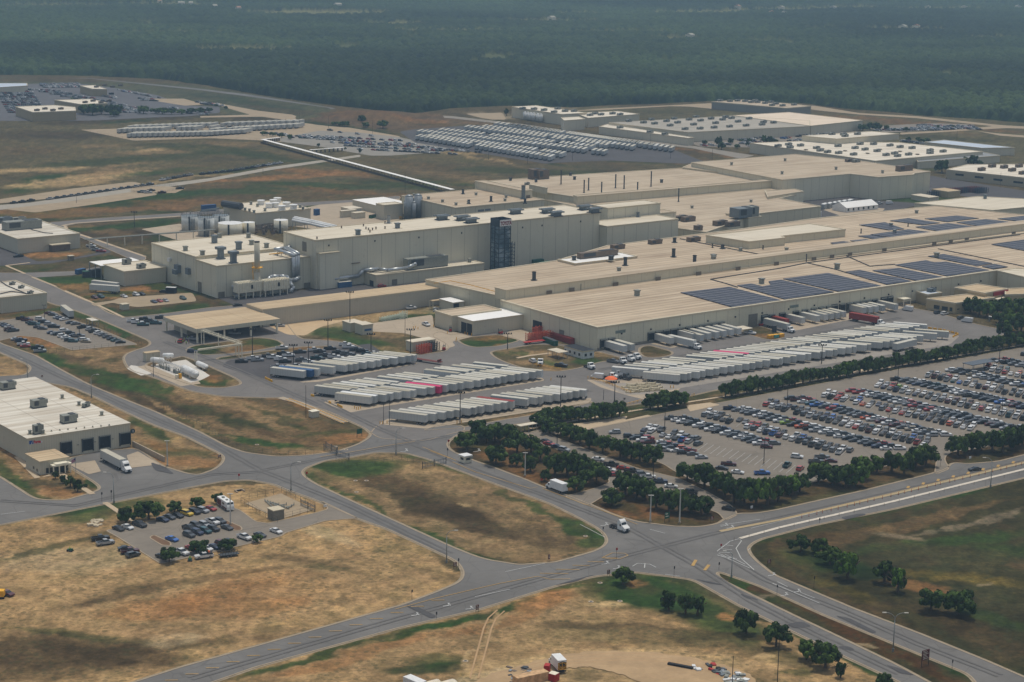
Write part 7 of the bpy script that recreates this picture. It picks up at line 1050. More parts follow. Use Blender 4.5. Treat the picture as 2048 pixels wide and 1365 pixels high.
for x, y, hp, k, c, w_ in (
  (1330,893,(1,.05), 'pickup', 'black', 'at the top of the short left row of the main car park'),(1353,897,(-1,-.1), 'pickup', 'navy blue', 'second in the short left row of the main car park'),(1366,904,(-1,-.1), 'sedan', 'red', 'left of the two red cars in the short left row'),(1378,906,(-1,-.1), 'pickup', 'red', 'in the short left row of the main car park'),(1328,903,(1,.1), 'suv', 'silver', 'beside the oaks at the left of the main car park'),(1386,911,(1,.0), 'sedan', 'grey', 'below the red cars of the short left row'),(1403,918,(1,-.02), 'sedan', 'silver', 'at the lower end of the short left row'),(1374,884,(1,-.4), 'sedan', 'red', 'alone at the head of the empty stalls'),(1393,880,(1,-.4), 'suv', 'grey', 'upper of a pair at the head of the empty stalls'),(1396,891,(1,-.4), 'suv', 'dark grey', 'lower of a pair at the head of the empty stalls'),(1457,932,(1,.04), 'pickup', 'maroon', 'alone above the tree row of the main car park'),(1475,948,(1,.1), 'sedan', 'white', 'right above the near tree row'),(1444,940,(1,.1), 'sedan', 'black', 'half hidden above the near tree row'),(1524,950,(1,-.02), 'pickup', 'bright blue', 'above the near tree row'),(1594,917,(1,.1), 'suv', 'white', 'crossing the open lane of the main car park'),(1574,934,(1,-.8), 'pickup', 'teal', 'alone in the open part of the main car park'),(1600,941,(1,-.8), 'suv', 'red', 'alone near the oaks in the open part of the main car park'),(1644,918,(1,0), 'pickup', 'grey', 'upper of the cars near the oaks'),(1632,927,(1,0), 'pickup', 'dark grey', 'lower of the cars near the oaks'),(1662,925,(1,.05), 'sedan', 'maroon', 'beside the dark pickups near the oaks'),(1533,897,(1,.06), 'suv', 'maroon', 'under the twin lamp by the empty stalls'),
  (1092,886,(1,.2), 'sedan', 'black', 'first in the tree shaded lane'),(1098,891,(1,.2), 'sedan', 'red', 'in the tree shaded lane'),(1114,897,(1,.2), 'sedan', 'navy blue', 'third in the tree shaded lane'),(1128,903,(1,.2), 'suv', 'silver', 'fourth in the tree shaded lane'),(1196,922,(1,.1), 'sedan', 'white', 'behind the oaks of the shaded lane'),(1222,933,(1,.1), 'pickup', 'black', 'upper in the middle of the shaded lane'),(1246,940,(1,.1), 'sedan', 'red', 'upper in the middle of the shaded lane'),(1264,946,(1,.1), 'pickup', 'black', 'right of the red car in the shaded lane'),(1218,943,(1,.1), 'sedan', 'white', 'lower in the middle of the shaded lane'),(1228,953,(1,0), 'sedan', 'red', 'below the white car of the shaded lane'),(1284,952,(1,0), 'suv', 'grey', 'right part of the shaded lane'),(1296,958,(1,0), 'pickup', 'white', 'with an open bed in the shaded lane'),(1319,967,(1,.02), 'pickup', 'navy blue', 'near the lower end of the shaded lane'),(1342,976,(1,.05), 'sedan', 'white', 'at the lower end of the shaded lane'),(1382,988,(1,.1), 'suv', 'black', 'half under the oaks at the end of the shaded lane'),(1457.5,1021,(1,.12), 'sedan', 'black', 'waiting at the car park exit'),(1949,942,(-1,.1), 'sedan', 'black', 'driving alone on the divided road'),
  (237,1061,(1,.35), 'sedan', 'black', 'leftmost in the small car park'),(255,1058,(1,.35), 'sedan', 'white', 'beside the black sedan at the left of the small car park'),(279,1053,(1,.35), 'pickup', 'dark grey', 'between the hatched bays of the small car park'),(325.5,1043,(1,.3), 'sedan', 'navy blue', 'first of the upper row of the small car park'),(339,1038,(1,.3), 'sedan', 'dark grey', 'second of the upper row of the small car park'),(355,1035,(1,.3), 'sedan', 'black', 'beside the yellow one in the small car park'),(374,1031,(1,.3), 'suv', 'yellow', 'in the upper row of the small car park'),(389,1028,(1,.3), 'suv', 'black', 'right of the yellow one in the small car park'),(406,1025,(1,.3), 'suv', 'silver', 'left of the red car in the small car park'),(421,1021,(1,.3), 'sedan', 'red', 'beside the motorhome in the small car park'),(344,1082,(1,.3), 'sedan', 'bright blue', 'alone beside the mulch island'),(379,1061,(1,.35), 'pickup', 'black', 'upper left of the block of cars in the small car park'),(392,1055,(1,.35), 'suv', 'dark grey', 'second of the upper line in the block of cars'),(409,1054,(1,.35), 'suv', 'silver', 'third of the upper line in the block of cars'),(425,1048,(1,.35), 'pickup', 'white', 'standing out in the block of cars in the small car park'),(440,1047,(1,.35), 'suv', 'dark grey', 'beside the right mulch island'),(378,1074,(1,.35), 'suv', 'dark grey', 'lower left of the block of cars'),(395,1069,(1,.35), 'suv', 'navy blue', 'second of the lower line in the block of cars'),(411,1066,(1,.35), 'suv', 'teal', 'third of the lower line in the block of cars'),(427,1062,(1,.35), 'suv', 'black', 'fourth of the lower line in the block of cars'),(454,1059,(1,.35), 'sedan', 'dark grey', 'alone below the right mulch island'),(489,1079,(1,.35), 'pickup', 'white', 'left of the small tree at the right of the small car park'),(520,1074,(1,.35), 'sedan', 'dark grey', 'right of the small tree at the right of the small car park'),(552,1066,(1,.35), 'sedan', 'white', 'at the far right end of the small car park'),(324,1117,(1,.35), 'sedan', 'black', 'behind the low tree at the bottom of the small car park'),(363,1109,(1,.35), 'pickup', 'white', 'between the low trees at the bottom of the small car park'),(383,1100,(1,.35), 'sedan', 'red', 'half hidden by the tree at the bottom of the small car park'),(413,1101,(1,.35), 'sedan', 'white', 'behind the mowing crew truck'),(428,1098,(1,.3), 'sedan', 'navy blue', 'above the crew trailer'),(443,1092,(1,.3), 'suv', 'maroon', 'half under the tree above the crew trailer'),(460,1090,(1,.3), 'suv', 'black', 'right of the tree above the crew trailer'),
  (201,1081,(1,-.12), 'pickup', 'black', 'upper on the dry grass by the small car park'),(211,1090,(1,-.16), 'pickup', 'silver', 'lower on the dry grass by the small car park'),(251,1101,(1,-.1), 'sedan', 'black', 'first of three on the grass below the small car park'),(260,1107,(1,-.1), 'pickup', 'maroon', 'in the middle of three on the grass below the small car park'),(266,1114,(1,-.25), 'suv', 'dark grey', 'lowest of three on the grass below the small car park'),(15,1191,(1,.35), 'sedan', 'maroon', 'at the lower left edge beside a yellow digger'),
  (6,651,(1,-.2), 'sedan', 'grey', 'first on the dirt strip left of the west car park'),(12,654,(1,-.2), 'sedan', 'navy blue', 'second on the dirt strip left of the west car park'),(18,656,(1,-.2), 'sedan', 'silver', 'third on the dirt strip left of the west car park'),(20,662,(1,-.1), 'pickup', 'maroon', 'on the dirt strip left of the west car park'),(26,664,(1,-.1), 'pickup', 'dark grey', 'lowest on the dirt strip left of the west car park'),
  (32,681,(1,-.1), 'sedan', 'silver', 'first on the dirt below the west car park'),(42,684,(1,-.1), 'pickup', 'navy blue', 'second on the dirt below the west car park'),(47,691,(1,-.05), 'pickup', 'white', 'third on the dirt below the west car park'),(51,695,(1,-.05), 'sedan', 'red', 'on the dirt below the west car park'),(75,698,(1,-.06), 'pickup', 'black', 'upper of two by the road below the west car park'),(80,705,(1,-.06), 'pickup', 'silver', 'lower of two by the road below the west car park'),
  (44,640,(1,.0), 'pickup', 'black', 'top of the left group in the west car park'),(54,643,(1,.05), 'pickup', 'maroon', 'in the left group of the west car park'),(61,648,(1,.05), 'sedan', 'dark grey', 'third of the left group in the west car park'),(68,651,(1,.03), 'pickup', 'teal', 'in the left group of the west car park'),(77,657,(1,.03), 'sedan', 'dark grey', 'fifth of the left group in the west car park'),(85,659.5,(1,.03), 'sedan', 'dark grey', 'lowest of the left group in the west car park'),(80,641,(1,.02), 'suv', 'white', 'second line of the left group in the west car park'),(88,647,(1,.03), 'pickup', 'dark grey', 'second line of the left group in the west car park'),(98,651,(1,.03), 'suv', 'silver', 'second line of the left group in the west car park'),(108,656,(1,.03), 'pickup', 'black', 'at the right of the left group in the west car park'),(99,629,(1,.05), 'sedan', 'maroon', 'at the top edge of the west car park'),(106,632,(1,.05), 'sedan', 'dark grey', 'at the top edge of the west car park'),(115,637,(1,-.2), 'sedan', 'silver', 'upper middle of the west car park'),(128,641,(1,-.2), 'sedan', 'white', 'upper middle of the west car park'),(121,639,(1,-.2), 'sedan', 'navy blue', 'between two pale cars in the west car park'),(141,648,(1,-.1), 'sedan', 'dark grey', 'left of a pair by the upper edge of the west car park'),(151,650,(1,-.1), 'sedan', 'grey', 'right of a pair by the upper edge of the west car park'),(166,657,(1,-.15), 'pickup', 'black', 'beside the small flat shelter'),(180,661,(1,-.2), 'suv', 'silver', 'first of the right line in the west car park'),(188,665,(1,-.2), 'pickup', 'black', 'second of the right line in the west car park'),(197,669,(1,-.2), 'suv', 'white', 'third of the right line in the west car park'),(205,672,(1,-.2), 'sedan', 'grey', 'fourth of the right line in the west car park'),(214,676,(1,-.2), 'sedan', 'dark grey', 'fifth of the right line in the west car park'),(223,680,(1,-.2), 'sedan', 'black', 'sixth of the right line in the west car park'),(231,683,(1,-.2), 'sedan', 'teal', 'seventh of the right line in the west car park'),(241,687,(1,-.05), 'sedan', 'black', 'last of the right line in the west car park'),
  (104,668,(1,-.1), 'sedan', 'navy blue', 'first of the centre group in the west car park'),(111,670,(1,-.1), 'sedan', 'silver', 'second of the centre group in the west car park'),(117,671,(1,-.1), 'suv', 'black', 'third of the centre group in the west car park'),(128,664,(1,-.1), 'suv', 'white', 'at the top of the centre group in the west car park'),(140,669,(1,-.05), 'suv', 'black', 'upper line of the centre group in the west car park'),(125,675,(1,-.1), 'suv', 'white', 'lower line of the centre group in the west car park'),(132,678,(1,-.1), 'sedan', 'white', 'low in the centre group of the west car park'),(148,674,(1,-.05), 'sedan', 'navy blue', 'in the centre group of the west car park'),(158,675,(1,.0), 'pickup', 'grey', 'in the centre group of the west car park'),(138,683,(1,-.05), 'suv', 'dark grey', 'low in the centre group of the west car park'),(146,685,(1,0), 'suv', 'teal', 'lowest left of the centre group in the west car park'),(162,682,(1,-.1), 'sedan', 'dark grey', 'lower right of the centre group in the west car park'),(169,683,(1,0), 'suv', 'white', 'lower right of the centre group in the west car park'),(172,685.5,(1,.03), 'sedan', 'tan', 'lowest right of the centre group in the west car park'),
  (182,494.5,(1,.05), 'pickup', 'white', 'beside the beige hall at the upper left'),(193,502,(1,.05), 'pickup', 'silver', 'half behind the bright red truck at the upper left'),(202,505,(1,.02), 'pickup', 'red', 'shining beside the beige hall at the upper left'),(37,515,(-1,.1), 'pickup', 'black', 'below the beige hall corner at the upper left'),(189,597,(1,.3), 'sedan', 'maroon', 'left of a pair on the grass by the centre car park'),(202,596,(1,.3), 'suv', 'teal', 'right of a pair on the grass by the centre car park'),(248,595,(1,.3), 'sedan', 'white', 'beside the cream metal shed'),(272,592,(1,.3), 'suv', 'white', 'upper left of the centre car park'),(284,590.5,(1,.3), 'sedan', 'black', 'upper left of the centre car park'),(328,585.5,(1,0), 'sedan', 'black', 'beside the black box trailer'),(308,606,(1,.35), 'sedan', 'navy blue', 'left of three in the centre car park'),(319,604.5,(1,.35), 'sedan', 'red', 'middle of three in the centre car park'),(331,603.5,(1,.35), 'sedan', 'silver', 'right of three in the centre car park'),(366,599.5,(1,.35), 'suv', 'teal', 'alone at the right of the centre car park'),
  (266,645,(1,.0), 'pickup', 'white', 'at the left of the canopy car group'),(275,648,(1,.0), 'pickup', 'white', 'second of the white ones left of the open canopy'),(286,652,(1,.0), 'pickup', 'teal', 'lowest left of the open canopy'),(290,641,(1,.0), 'pickup', 'black', 'top of the group left of the open canopy'),(300,645,(1,.0), 'pickup', 'dark grey', 'in the group left of the open canopy'),(312,649,(1,.0), 'pickup', 'teal', 'right of the group left of the open canopy'),(322,638,(1,.0), 'pickup', 'dark grey', 'at the back corner of the open canopy'),(385,681,(1,.03), 'pickup', 'silver', 'under the near edge of the open canopy'),(405,679,(1,.03), 'pickup', 'dark grey', 'in the shade under the open canopy'),(470,670,(1,.03), 'pickup', 'silver', 'deep in the shade under the open canopy'),(385,706,(1,.05), 'suv', 'navy blue', 'on the road beside the canopy truss'),(362,686,(1,-.6), 'suv', 'red', 'surrounded by workers in bright vests'),(543,652,(1,0), 'suv', 'teal', 'left of a pair on the dirt right of the canopy'),(560,654,(1,0), 'sedan', 'silver', 'right of a pair on the dirt right of the canopy'),(822,619,(1,-.1), 'pickup', 'white', 'by the foot of the long corridor'),(852,652,(1,.4), 'pickup', 'white', 'on the workshop forecourt'),(764,575,(1,-.1), 'suv', 'red', 'before the low shop at the tall hall'),(475,613,(1,-.1), 'sedan', 'black', 'behind the canopy by the big block'),(1122,734,(1,.1), 'pickup', 'black', 'beside the picnic canopy island'),(1226,726,(1,.15), 'pickup', 'grey', 'on the road by the dock corner'),(1065,725,(-1,-.5), 'suv', 'white', 'small one parked by the dirt island path'),(1500,669,(1,.1), 'pickup', 'white', 'beside the small cream canopy at the docks'),(1875,628,(1,-.2), 'suv', 'dark grey', 'left of a pair at the far end of the dock yard'),(1889,630,(1,-.2), 'suv', 'white', 'right of a pair at the far end of the dock yard'),(1922,639,(1,-.2), 'suv', 'dark grey', 'beside the white van at the far fence'),(1934,645,(-1,-.15), 'van', 'white', 'at the far fence of the dock yard'),(1815,622,(-1,-.15), 'van', 'white', 'right of the last docked trailer'),(1194,758,(-1,-.1), 'van', 'white', 'beside the orange tarpaulin'),(1779,409,(1,-.1), 'van', 'white', 'behind the white marquee tent'),(1758,409,(1,-.1), 'pickup', 'white', 'left of the van behind the marquee tent')):
    park(x, y, hp, k, c, '%s %s %s' % (c, KN[k], w_) if not w_.startswith(('with',)) else '%s %s %s' % (c, KN[k], w_), par=1)
for i, (x, y, c) in enumerate(((483,726, 'black'),(505,720, 'white'),(515,723, 'silver'),(536,715, 'dark grey'),(546,718, 'white'),(561,722, 'white'),(570,726, 'black'),(566,710, 'black'),(577,714, 'white'),(600,707, 'dark grey'),(603,723, 'grey'),(555,737, 'silver'),(561,740, 'grey'),(564,699, 'white'),(591,736, 'silver'),(628,703, 'white'),(639,706, 'dark grey'),(633,719, 'teal'),(618,728, 'white'),(625,731, 'white'),(645,724, 'black'),(660,700, 'black'),(690,692, 'white'),(697,697, 'white'),(693,711, 'grey'),(711,702, 'dark grey'),(724,705, 'black'),(707,715, 'grey'),(735,712, 'teal'),(748,711, 'white'),(685,722, 'white'),(650,714, 'dark grey'),(668,717, 'white'),(676,708, 'black'))):
    park(x, y, (1,-.04), 'pickup', c, '%s pickup truck, %s from the left in the dark asphalt park' % (c, nth(i + 1)), 'new pickups in the dark car park', 1)
_k = 0
for x0, y0, x1, y1, n in ((28,409,62,404,3),(100,401,300,372,15),(325,363,380,353,6),(405,351,460,345,5),(472,343,560,329,9)):
    for i in range(n):
        x = x0 + (x1 - x0) * i / max(1, n - 1); y = y0 + (y1 - y0) * i / max(1, n - 1); _k += 1; c = cr_.choice(['black', 'dark grey', 'white', 'grey', 'black', 'navy blue', 'silver']); park(x, y - 1,(1,-.14), 'pickup', c, '%s pickup truck, %s from the left in the line along the field road' % (c, nth(_k)), 'pickups lined up along the field road')
for i, (x, y, c) in enumerate(((283,386, 'teal'),(289,386, 'silver'),(296,387, 'white'),(302,383, 'black'),(300,370, 'grey'),(324,387, 'maroon'),(360,379, 'black'))): park(x, y, (1,-.05), 'pickup', c, '%s pickup truck at the small fenced gravel square' % c + ('' if c != 'black' else (', %s one' % ('left' if x < 320 else 'right'))), 'pickups lined up along the field road')
DIST = []
def lotrows(p0, p1, p2, rows, n, hp, occ, lt=False):
    for r in range(rows):
        for i in range(n):
            if cr_.random() > occ: continue
            f, g_ = i / max(1, n - 1), r / max(1, rows - 1); x = p0[0] + (p1[0] - p0[0]) * f + (p2[0] - p0[0]) * g_; y = p0[1] + (p1[1] - p0[1]) * f + (p2[1] - p0[1]) * g_; g = G(x, y); DIST.append((g[0], g[1], ang((x, y),(x + hp[0], y + hp[1])) + cr_.uniform(-.03,.03), cr_.choice(_kl), cr_.choice(['white'] * 5 + ['silver'] * 3 + _cl) if lt else cr_.choice(_cl)))
lotrows((600,275),(670,279),(890,302),12,10,(1,-.5),.85); lotrows((610,273),(800,283),(720,300),5,22,(1,.1),.75); lotrows((525,268),(570,270),(575,276),3,6,(1,.1),.6); lotrows((660,262),(770,277),(680,266),2,5,(1,.1),.4)
lotrows((-8,180),(60,181),(20,226),13,17,(1,.05),.9, True); lotrows((60,180),(120,184),(190,208),7,13,(1,.05),.9, True); lotrows((80,170),(155,169),(90,176),5,24,(1,.1),.95, True); lotrows((182,188),(230,196),(184,190),2,14,(1,.2),.9, True); lotrows((232,180),(314,195),(236,182),2,20,(1,.2),.6, True); lotrows((275,198),(310,200),(278,201),2,8,(1,0),.7, True); lotrows((248,217),(275,217),(250,226),5,8,(1,.1),.9, True); lotrows((340,217),(410,222),(350,226),3,12,(1,.1),.5, True); lotrows((395,206),(440,210),(400,209),2,10,(1,.1),.7, True)
lotrows((1755,262),(1830,258),(1860,262),6,16,(1,.1),.85); lotrows((1830,252),(1940,253),(1850,259),4,16,(1,.1),.7); lotrows((1480,282),(1540,276),(1500,294),4,12,(1,.1),.7, True); lotrows((1560,279),(1650,268),(1580,284),3,16,(1,.1),.6, True); lotrows((1405,292),(1500,288),(1410,293),2,7,(1,.1),.5); lotrows((1800,283),(1835,287),(1810,285),2,9,(1,.1),.7, True); lotrows((2000,345),(2060,352),(2010,347),1,4,(1,.1),.5)
FLEET.sort(key=lambda c: -c[7] * 1e5 + math.hypot(c[0], c[1]))
solo, rest = FLEET[:300], FLEET[300:]
seen = {}
for x, y, h, k, c, lb, grp, par in solo:
    d = math.hypot(x, y); lb = ' '.join(lb.split()[:16]); seen[lb] = seen.get(lb, 0) + 1
    if d < 1010:
        s_ = thing('parked_car' if k in ('sedan', 'suv') else ('pickup_truck' if k == 'pickup' else 'van'), lb, 'van' if k == 'van' else ('pickup' if k == 'pickup' else 'car'),(x, y, .1), h, grp)
        link('body', bodymesh(k, c), s_); link('window_glass', GLM[k], s_)
        if d < 800:
            wx, R, W = SH[k][3:]
            for wx_ in wx:
                for s in (-1,1): link('wheel', WHM[k], s_, (wx_, s * (W / 2 - .12), R))
    else: tag(link('parked_car' if k != 'pickup' else 'pickup_truck', onemesh(k, c), None, (x, y, .1), h), lb, 'pickup' if k == 'pickup' else 'car', grp)
def mass(items, name, label, mats, src):
    """src(item) -> (MB, material offset)"""
    V, F, M = [],[],[]; o = 0
    for it in items:
        mb, off = src(it); a = np.array(mb.v); c, s = math.cos(it[2]), math.sin(it[2]); V.append(np.stack([a[:, 0] * c - a[:, 1] * s + it[0], a[:, 0] * s + a[:, 1] * c + it[1], a[:, 2] + .1],1)); F += [tuple(o + i for i in f) for f in mb.f]; M += [off(m_) for m_ in mb.m]; o += len(a)
    me = bpy.data.meshes.new(name); me.from_pydata(np.concatenate(V).tolist(),[], F)
    for m_ in mats: me.materials.append(m_)
    me.polygons.foreach_set('material_index', M); me.update(); return tag(link(name, me), label, 'cars', None, 'stuff')
_cn = list(PAINT)
mass([r[:5] for r in rest] + DIST, 'distant_cars', 'crowd of smaller parked cars filling the far car parks', [paint(c) for c in _cn] + [BEDM, CGL], lambda it: (AIO[it[3]],(lambda ci: (lambda m_: ci if m_ == 0 else len(_cn) + m_ - 1))(_cn.index(it[4]))))
# ------------------------------------------------------------------ trailers
TW = NT('trailer side', .45,0,.4); sp_ = TW.n('SeparateXYZ'); tc_ = TW.n('TexCoord'); TW.l(tc_.outputs['Object'], sp_.inputs[0]); oi = TW.n('ObjectInfo')
base_ = TW.mix(oi.outputs['Random'], sr(168,173,174), sr(206,209,207)); rb_ = TW.math('LESS_THAN', TW.math('FRACT', TW.math('DIVIDE', sp_.outputs[0],1.22)),.07)
vec_ = TW.n('Mapping'); vec_.inputs['Scale'].default_value = (1.4,1.4,.15); TW.l(tc_.outputs['Object'], vec_.inputs['Vector'])
TW = TW.out(TW.mix(TW.math('MULTIPLY', TW.noise(1.2,3, vec_.outputs[0]),.35), TW.mix(TW.math('MULTIPLY', rb_, .35), base_, (.12,.12,.12,1)), sr(150,144,132)))
TR = NT('trailer roof', .6); oi = TR.n('ObjectInfo'); TR = TR.out(TR.mix(TR.math('MULTIPLY', TR.noise(.5,4),.7), TR.ramp(oi.outputs['Random'],[(.0, sr(214,212,200)),(.4, sr(196,190,172)),(.75, sr(224,224,220)),(1., sr(172,164,142))]), sr(150,142,124)))
PINK = plain('pink paint', sr(206,50,104)[:3],.5); TBLUE = plain('trailer blue', sr(44,84,130)[:3],.5); TRED = plain('container red', sr(140,52,44)[:3],.6); TCYAN = plain('door cyan', sr(40,130,180)[:3],.5)
def trailer_parts(side, roof, end=None, nose=None):
    L = 16.1; bx = MB().box(0, L, -1.28,1.28,1.15,4.0).add([(0,-1.3,4.0),(L, -1.3,4.0),(L, 1.3,4.0),(0,1.3,4.0),(0,-1.3,4.08),(L, -1.3,4.08),(L, 1.3,4.08),(0,1.3,4.08)],[(4,5,6,7),(0,1,5,4),(1,2,6,5),(2,3,7,6),(3,0,4,7)],1)
    ch = MB().box(.5, L - .4,-.5,.5,.95,1.15).box(-.08,.12,-1.15,1.15,.45,1.1).box(2,5.6,-1.2,1.2,.8,1.15)
    dr = MB().box(-.05,0,-1.2,-.03,1.25,3.9).box(-.05,0,.03,1.2,1.25,3.9); lg = MB().box(L - 3.1, L - 2.9,-.85,-.65,.05,1.15).box(L - 3.1, L - 2.9,.65,.85,.05,1.15).box(L - 3.15, L - 2.85,-.95,.95,.35,.45)
    return bx, ch, dr, lg, L
TP = trailer_parts(0,0); _tm = {}
SKIRT = plain('chassis black', (.03,.03,.032),.8)
def tmesh(side, roof, end):
    k = (side.name, roof.name, end.name)
    if k not in _tm: _tm[k] = (TP[0].mesh('cargo_box', [side, roof]), TP[2].mesh('rear_door', end))
    return _tm[k]
TCH = TP[1].mesh('chassis', SKIRT); TLG = TP[3].mesh('landing_gear', SKIRT); TWH = wheel(.5,.55).mesh('wheel', [TYRE, RIM])
def trl_one():
    m = MB(); 
    for src, off in ((TP[0],0),(TP[1],2),(TP[3],2)): o = len(m.v); m.v += src.v; m.f += [tuple(o + i for i in f) for f in src.f]; m.m += [x + off for x in src.m]
    for x in (2.4,3.7): m.cyl((x, -1.1,.5),(x, 1.1,.5),.5,8,2)
    return m
T1 = trl_one(); T1M = T1.mesh('box_trailer', [TW, TR, SKIRT])
TN = {}
def trailer(x, y, hd, lb, grp, side=None, roof=None, end=None, full=True, letters=None, z=.1):
    """x, y: the wheel end's centre on the ground; hd: direction from the wheel end to the nose"""
    if full:
        s_ = thing('box_trailer', lb, 'trailer', (x, y, z), hd, grp); a, b = tmesh(side or TW, roof or TR, end or side or TW); link('cargo_box', a, s_); link('rear_door', b, s_); link('chassis', TCH, s_); link('landing_gear', TLG, s_)
        for wx_ in (2.4,3.7):
            for s in (-1,1): link('wheel', TWH, s_, (wx_, s * .95,.5))
        return s_
    return tag(link('box_trailer', T1M, None, (x, y, z), hd), lb, 'trailer', grp)
def trow(xs, l0, l1, z, dirpx, rname, full=True, special={}, wheels_right=False, groupn=None, jit=.4):
    hd = None
    for i, x in enumerate(sorted(xs)):
        y = l0[1] + (l1[1] - l0[1]) * (x - l0[0]) / (l1[0] - l0[0]); g = G(x, y, z); hd = dirpx if isinstance(dirpx, float) else None
        u = np.array([math.cos(hd), math.sin(hd)]); n = np.array([-u[1], u[0]]); g = g + n * (1.28 if n[1] > 0 else -1.28) + u * rnd.uniform(-jit, jit)       # the given pixel is the near right corner
        o = g if wheels_right else g + u * 16.1; h_ = hd if wheels_right else hd + math.pi; s_ = special.get(i, {}); 
        desc = s_.get('d', ('white' if i % 3 else 'pale grey') + ' box trailer'); trailer(o[0], o[1], h_, '%s, %s from the left in %s' % (desc, nth(i + 1), rname), groupn or 'trailers in ' + rname, s_.get('side'), s_.get('roof'), s_.get('end'), full)
HT = ang((851,834 + 18),(774,824.5 + 18)); HR = ang((1356.8,769.7),(1284,763.3))
trow([851.2,868.6,887,903.5,917.8,938.4,949.6,964,981.4,996.8,1012,1025.5,1053.8,1073.8,1083,1103.6,1118,1132,1142.5,1156.9,1169],(851,852),(1170,800.5),0, HT, 'the near yard row', True, {11: dict(d='maroon roofed box trailer', roof=TRED)}, True)
trow([739.5,751.8,769,784.6,800,816.4,827,850,864.6,877.9,894,910,925,941.8,957.9,968.7,983.6,997,1011,1027.6,1040.5,1052.3,1068.7,1082.5],(739,815),(1082,761.5),0, HT, 'the middle yard row', True, {1: dict(d='bright white box trailer', roof=WHT),7: dict(d='blue doored box trailer', end=TCYAN),9: dict(d='bright pink box trailer', side=PINK, roof=PINK, end=PINK)})
trow([698,714,730,747,764,776,794,822.6,841,856,871.8,915,936,948.5,971,986,1012],(698,780.5),(1012,733),4.1, HT, 'the second back yard row', True, {2: dict(d='tan roofed box trailer')})
trow([608.5,622.7,636.3,665.6,690.8,703.5,712.8,729.8,744.6,759.4,775.8,790.8,807.2,821.5,828.7],(608.5,762.5),(828.6,729.7),0, HT, 'the yard row by the pickups', True, {1: dict(d='dark blue box trailer', side=TBLUE, roof=TBLUE, end=TBLUE)})
_bl = [1356.8,1371.7,1380.5,1395.6,1410,1425.6,1437,1454,1467,1482,1497.4,1508.7,1524.5,1539,1556,1565,1579.4,1591.8,1610,1620,1640,1650,1664.6,1674,1690,1701,1711.7,1730.6,1740,1763.5,1776,1787,1798.7,1815,1824,1833,1845.5,1872,1896.8]
trow(_bl, (1356.8,769.7),(1896.6,681.5),0, HR, 'the near dock block row', True, {})
_bu = [1295.6,1320,1336.4,1354.8,1367.2,1378.5,1394.8,1411.2,1441,1454.4,1470.4,1484,1496,1507,1521,1535.4,1547.7,1561,1574.4,1588.7,1600,1611,1625.6,1642,1654.3,1664.6,1676.8,1694,1709.6,1721.3,1731,1741.8,1754,1774.7,1788,1799.3,1815,1827,1838,1853.6]
trow(_bu, (1295.6,741),(1853.6,650.8),4.1, HR, 'the far dock block row', True, {12: dict(d='pink roofed box trailer', roof=PINK)})
HD = math.atan2(-BX[1],-BX[0])
for x, y, d, kw in ((1254.3,709, 'white box trailer backed to the first dock from the warehouse corner', {}),(1269.6,706, 'pale box trailer backed to the second dock from the corner', {}),(1348,692.5, 'white box trailer at the dock right of the grass patch', {}),(1393,684.6, 'red fronted box trailer at the docks', dict(end=TRED)),(1408,687, 'white box trailer beside the red fronted one', {}),(1422.6,683.5, 'white box trailer, second right of the red fronted one', {}),(1439,681, 'white box trailer, third right of the red fronted one', {}),(1453,678.5, 'white box trailer, fourth right of the red fronted one', {}),(1467.7,675.8, 'white box trailer, fifth right of the red fronted one', {}),(1483,673.4, 'last white box trailer before the small cream canopy', {}),(1578,655, 'orange red box trailer docked behind a white one', dict(roof=TRED, side=TRED)),(1610,651.5, 'white box trailer right of the orange red one', {}),(1640,648, 'white box trailer, first of five at the middle docks', {}),(1656,645, 'white box trailer, second of five at the middle docks', {}),(1667.6,643, 'white box trailer, third of five at the middle docks', {}),(1680,641.5, 'white box trailer, fourth of five at the middle docks', {}),(1692,639.5, 'white box trailer, last of five at the middle docks', {}),(1732.6,631, 'white box trailer with a faint grey emblem at the far docks', {}),(1745,630, 'white box trailer, second of four at the far docks', {}),(1757,628.5, 'white box trailer, third of four at the far docks', {}),(1770.5,627, 'white box trailer, last of four at the far docks', {}),(1796,624.5, 'white box trailer alone at the last dock', {})):
    g = G(x, y); u = -BX; g = g + AX * -1.28 - u * 16.1; trailer(g[0], g[1], HD, d, 'trailers backed to the docks', **kw)
def tilt(x0, y0, x1, y1, lb, grp='single trailers', **kw): a = G(x0, y0); trailer(a[0], a[1], ang((x0, y0),(x1, y1)), lb, grp, **kw)
tilt(1789,705,1850,690, 'white box trailer parked crosswise before the oak belt'); tilt(236,582,172,574.5, 'grey box trailer, upper of two at the small beige shop'); tilt(238,588,182,584, 'white box trailer, lower of two at the small beige shop'); tilt(143,639,112,616, 'white box trailer standing on the road by the west warehouse')
FT = []
def frow(x0, y0, x1, y1, n, hd): 
    for i in range(n):
        if cr_.random() < .06: continue
        g = G(x0 + (x1 - x0) * i / (n - 1), y0 + (y1 - y0) * i / (n - 1)); FT.append((g[0], g[1], hd))
HF = ang((1110,325),(1124,318))
for q in ((833,282,1098,324,30),(855,281,1130,319,30),(835,272,1205,313,38),(868,268,1180,303,32),(930,263,1210,300,30),(965,262,1262,303,32),(990,256,1300,300,32),(1020,260,1340,306,32)): frow(*q, HF)
HG = ang((560,262),(580,258))
for q in ((256,277,405,274,15),(236,268,420,262,18),(256,262,590,251,26),(410,274,485,269,8),(420,268,590,258,15)): frow(*q, HG)
FT.sort(key=lambda t_: math.hypot(t_[0], t_[1]))
nn = 95
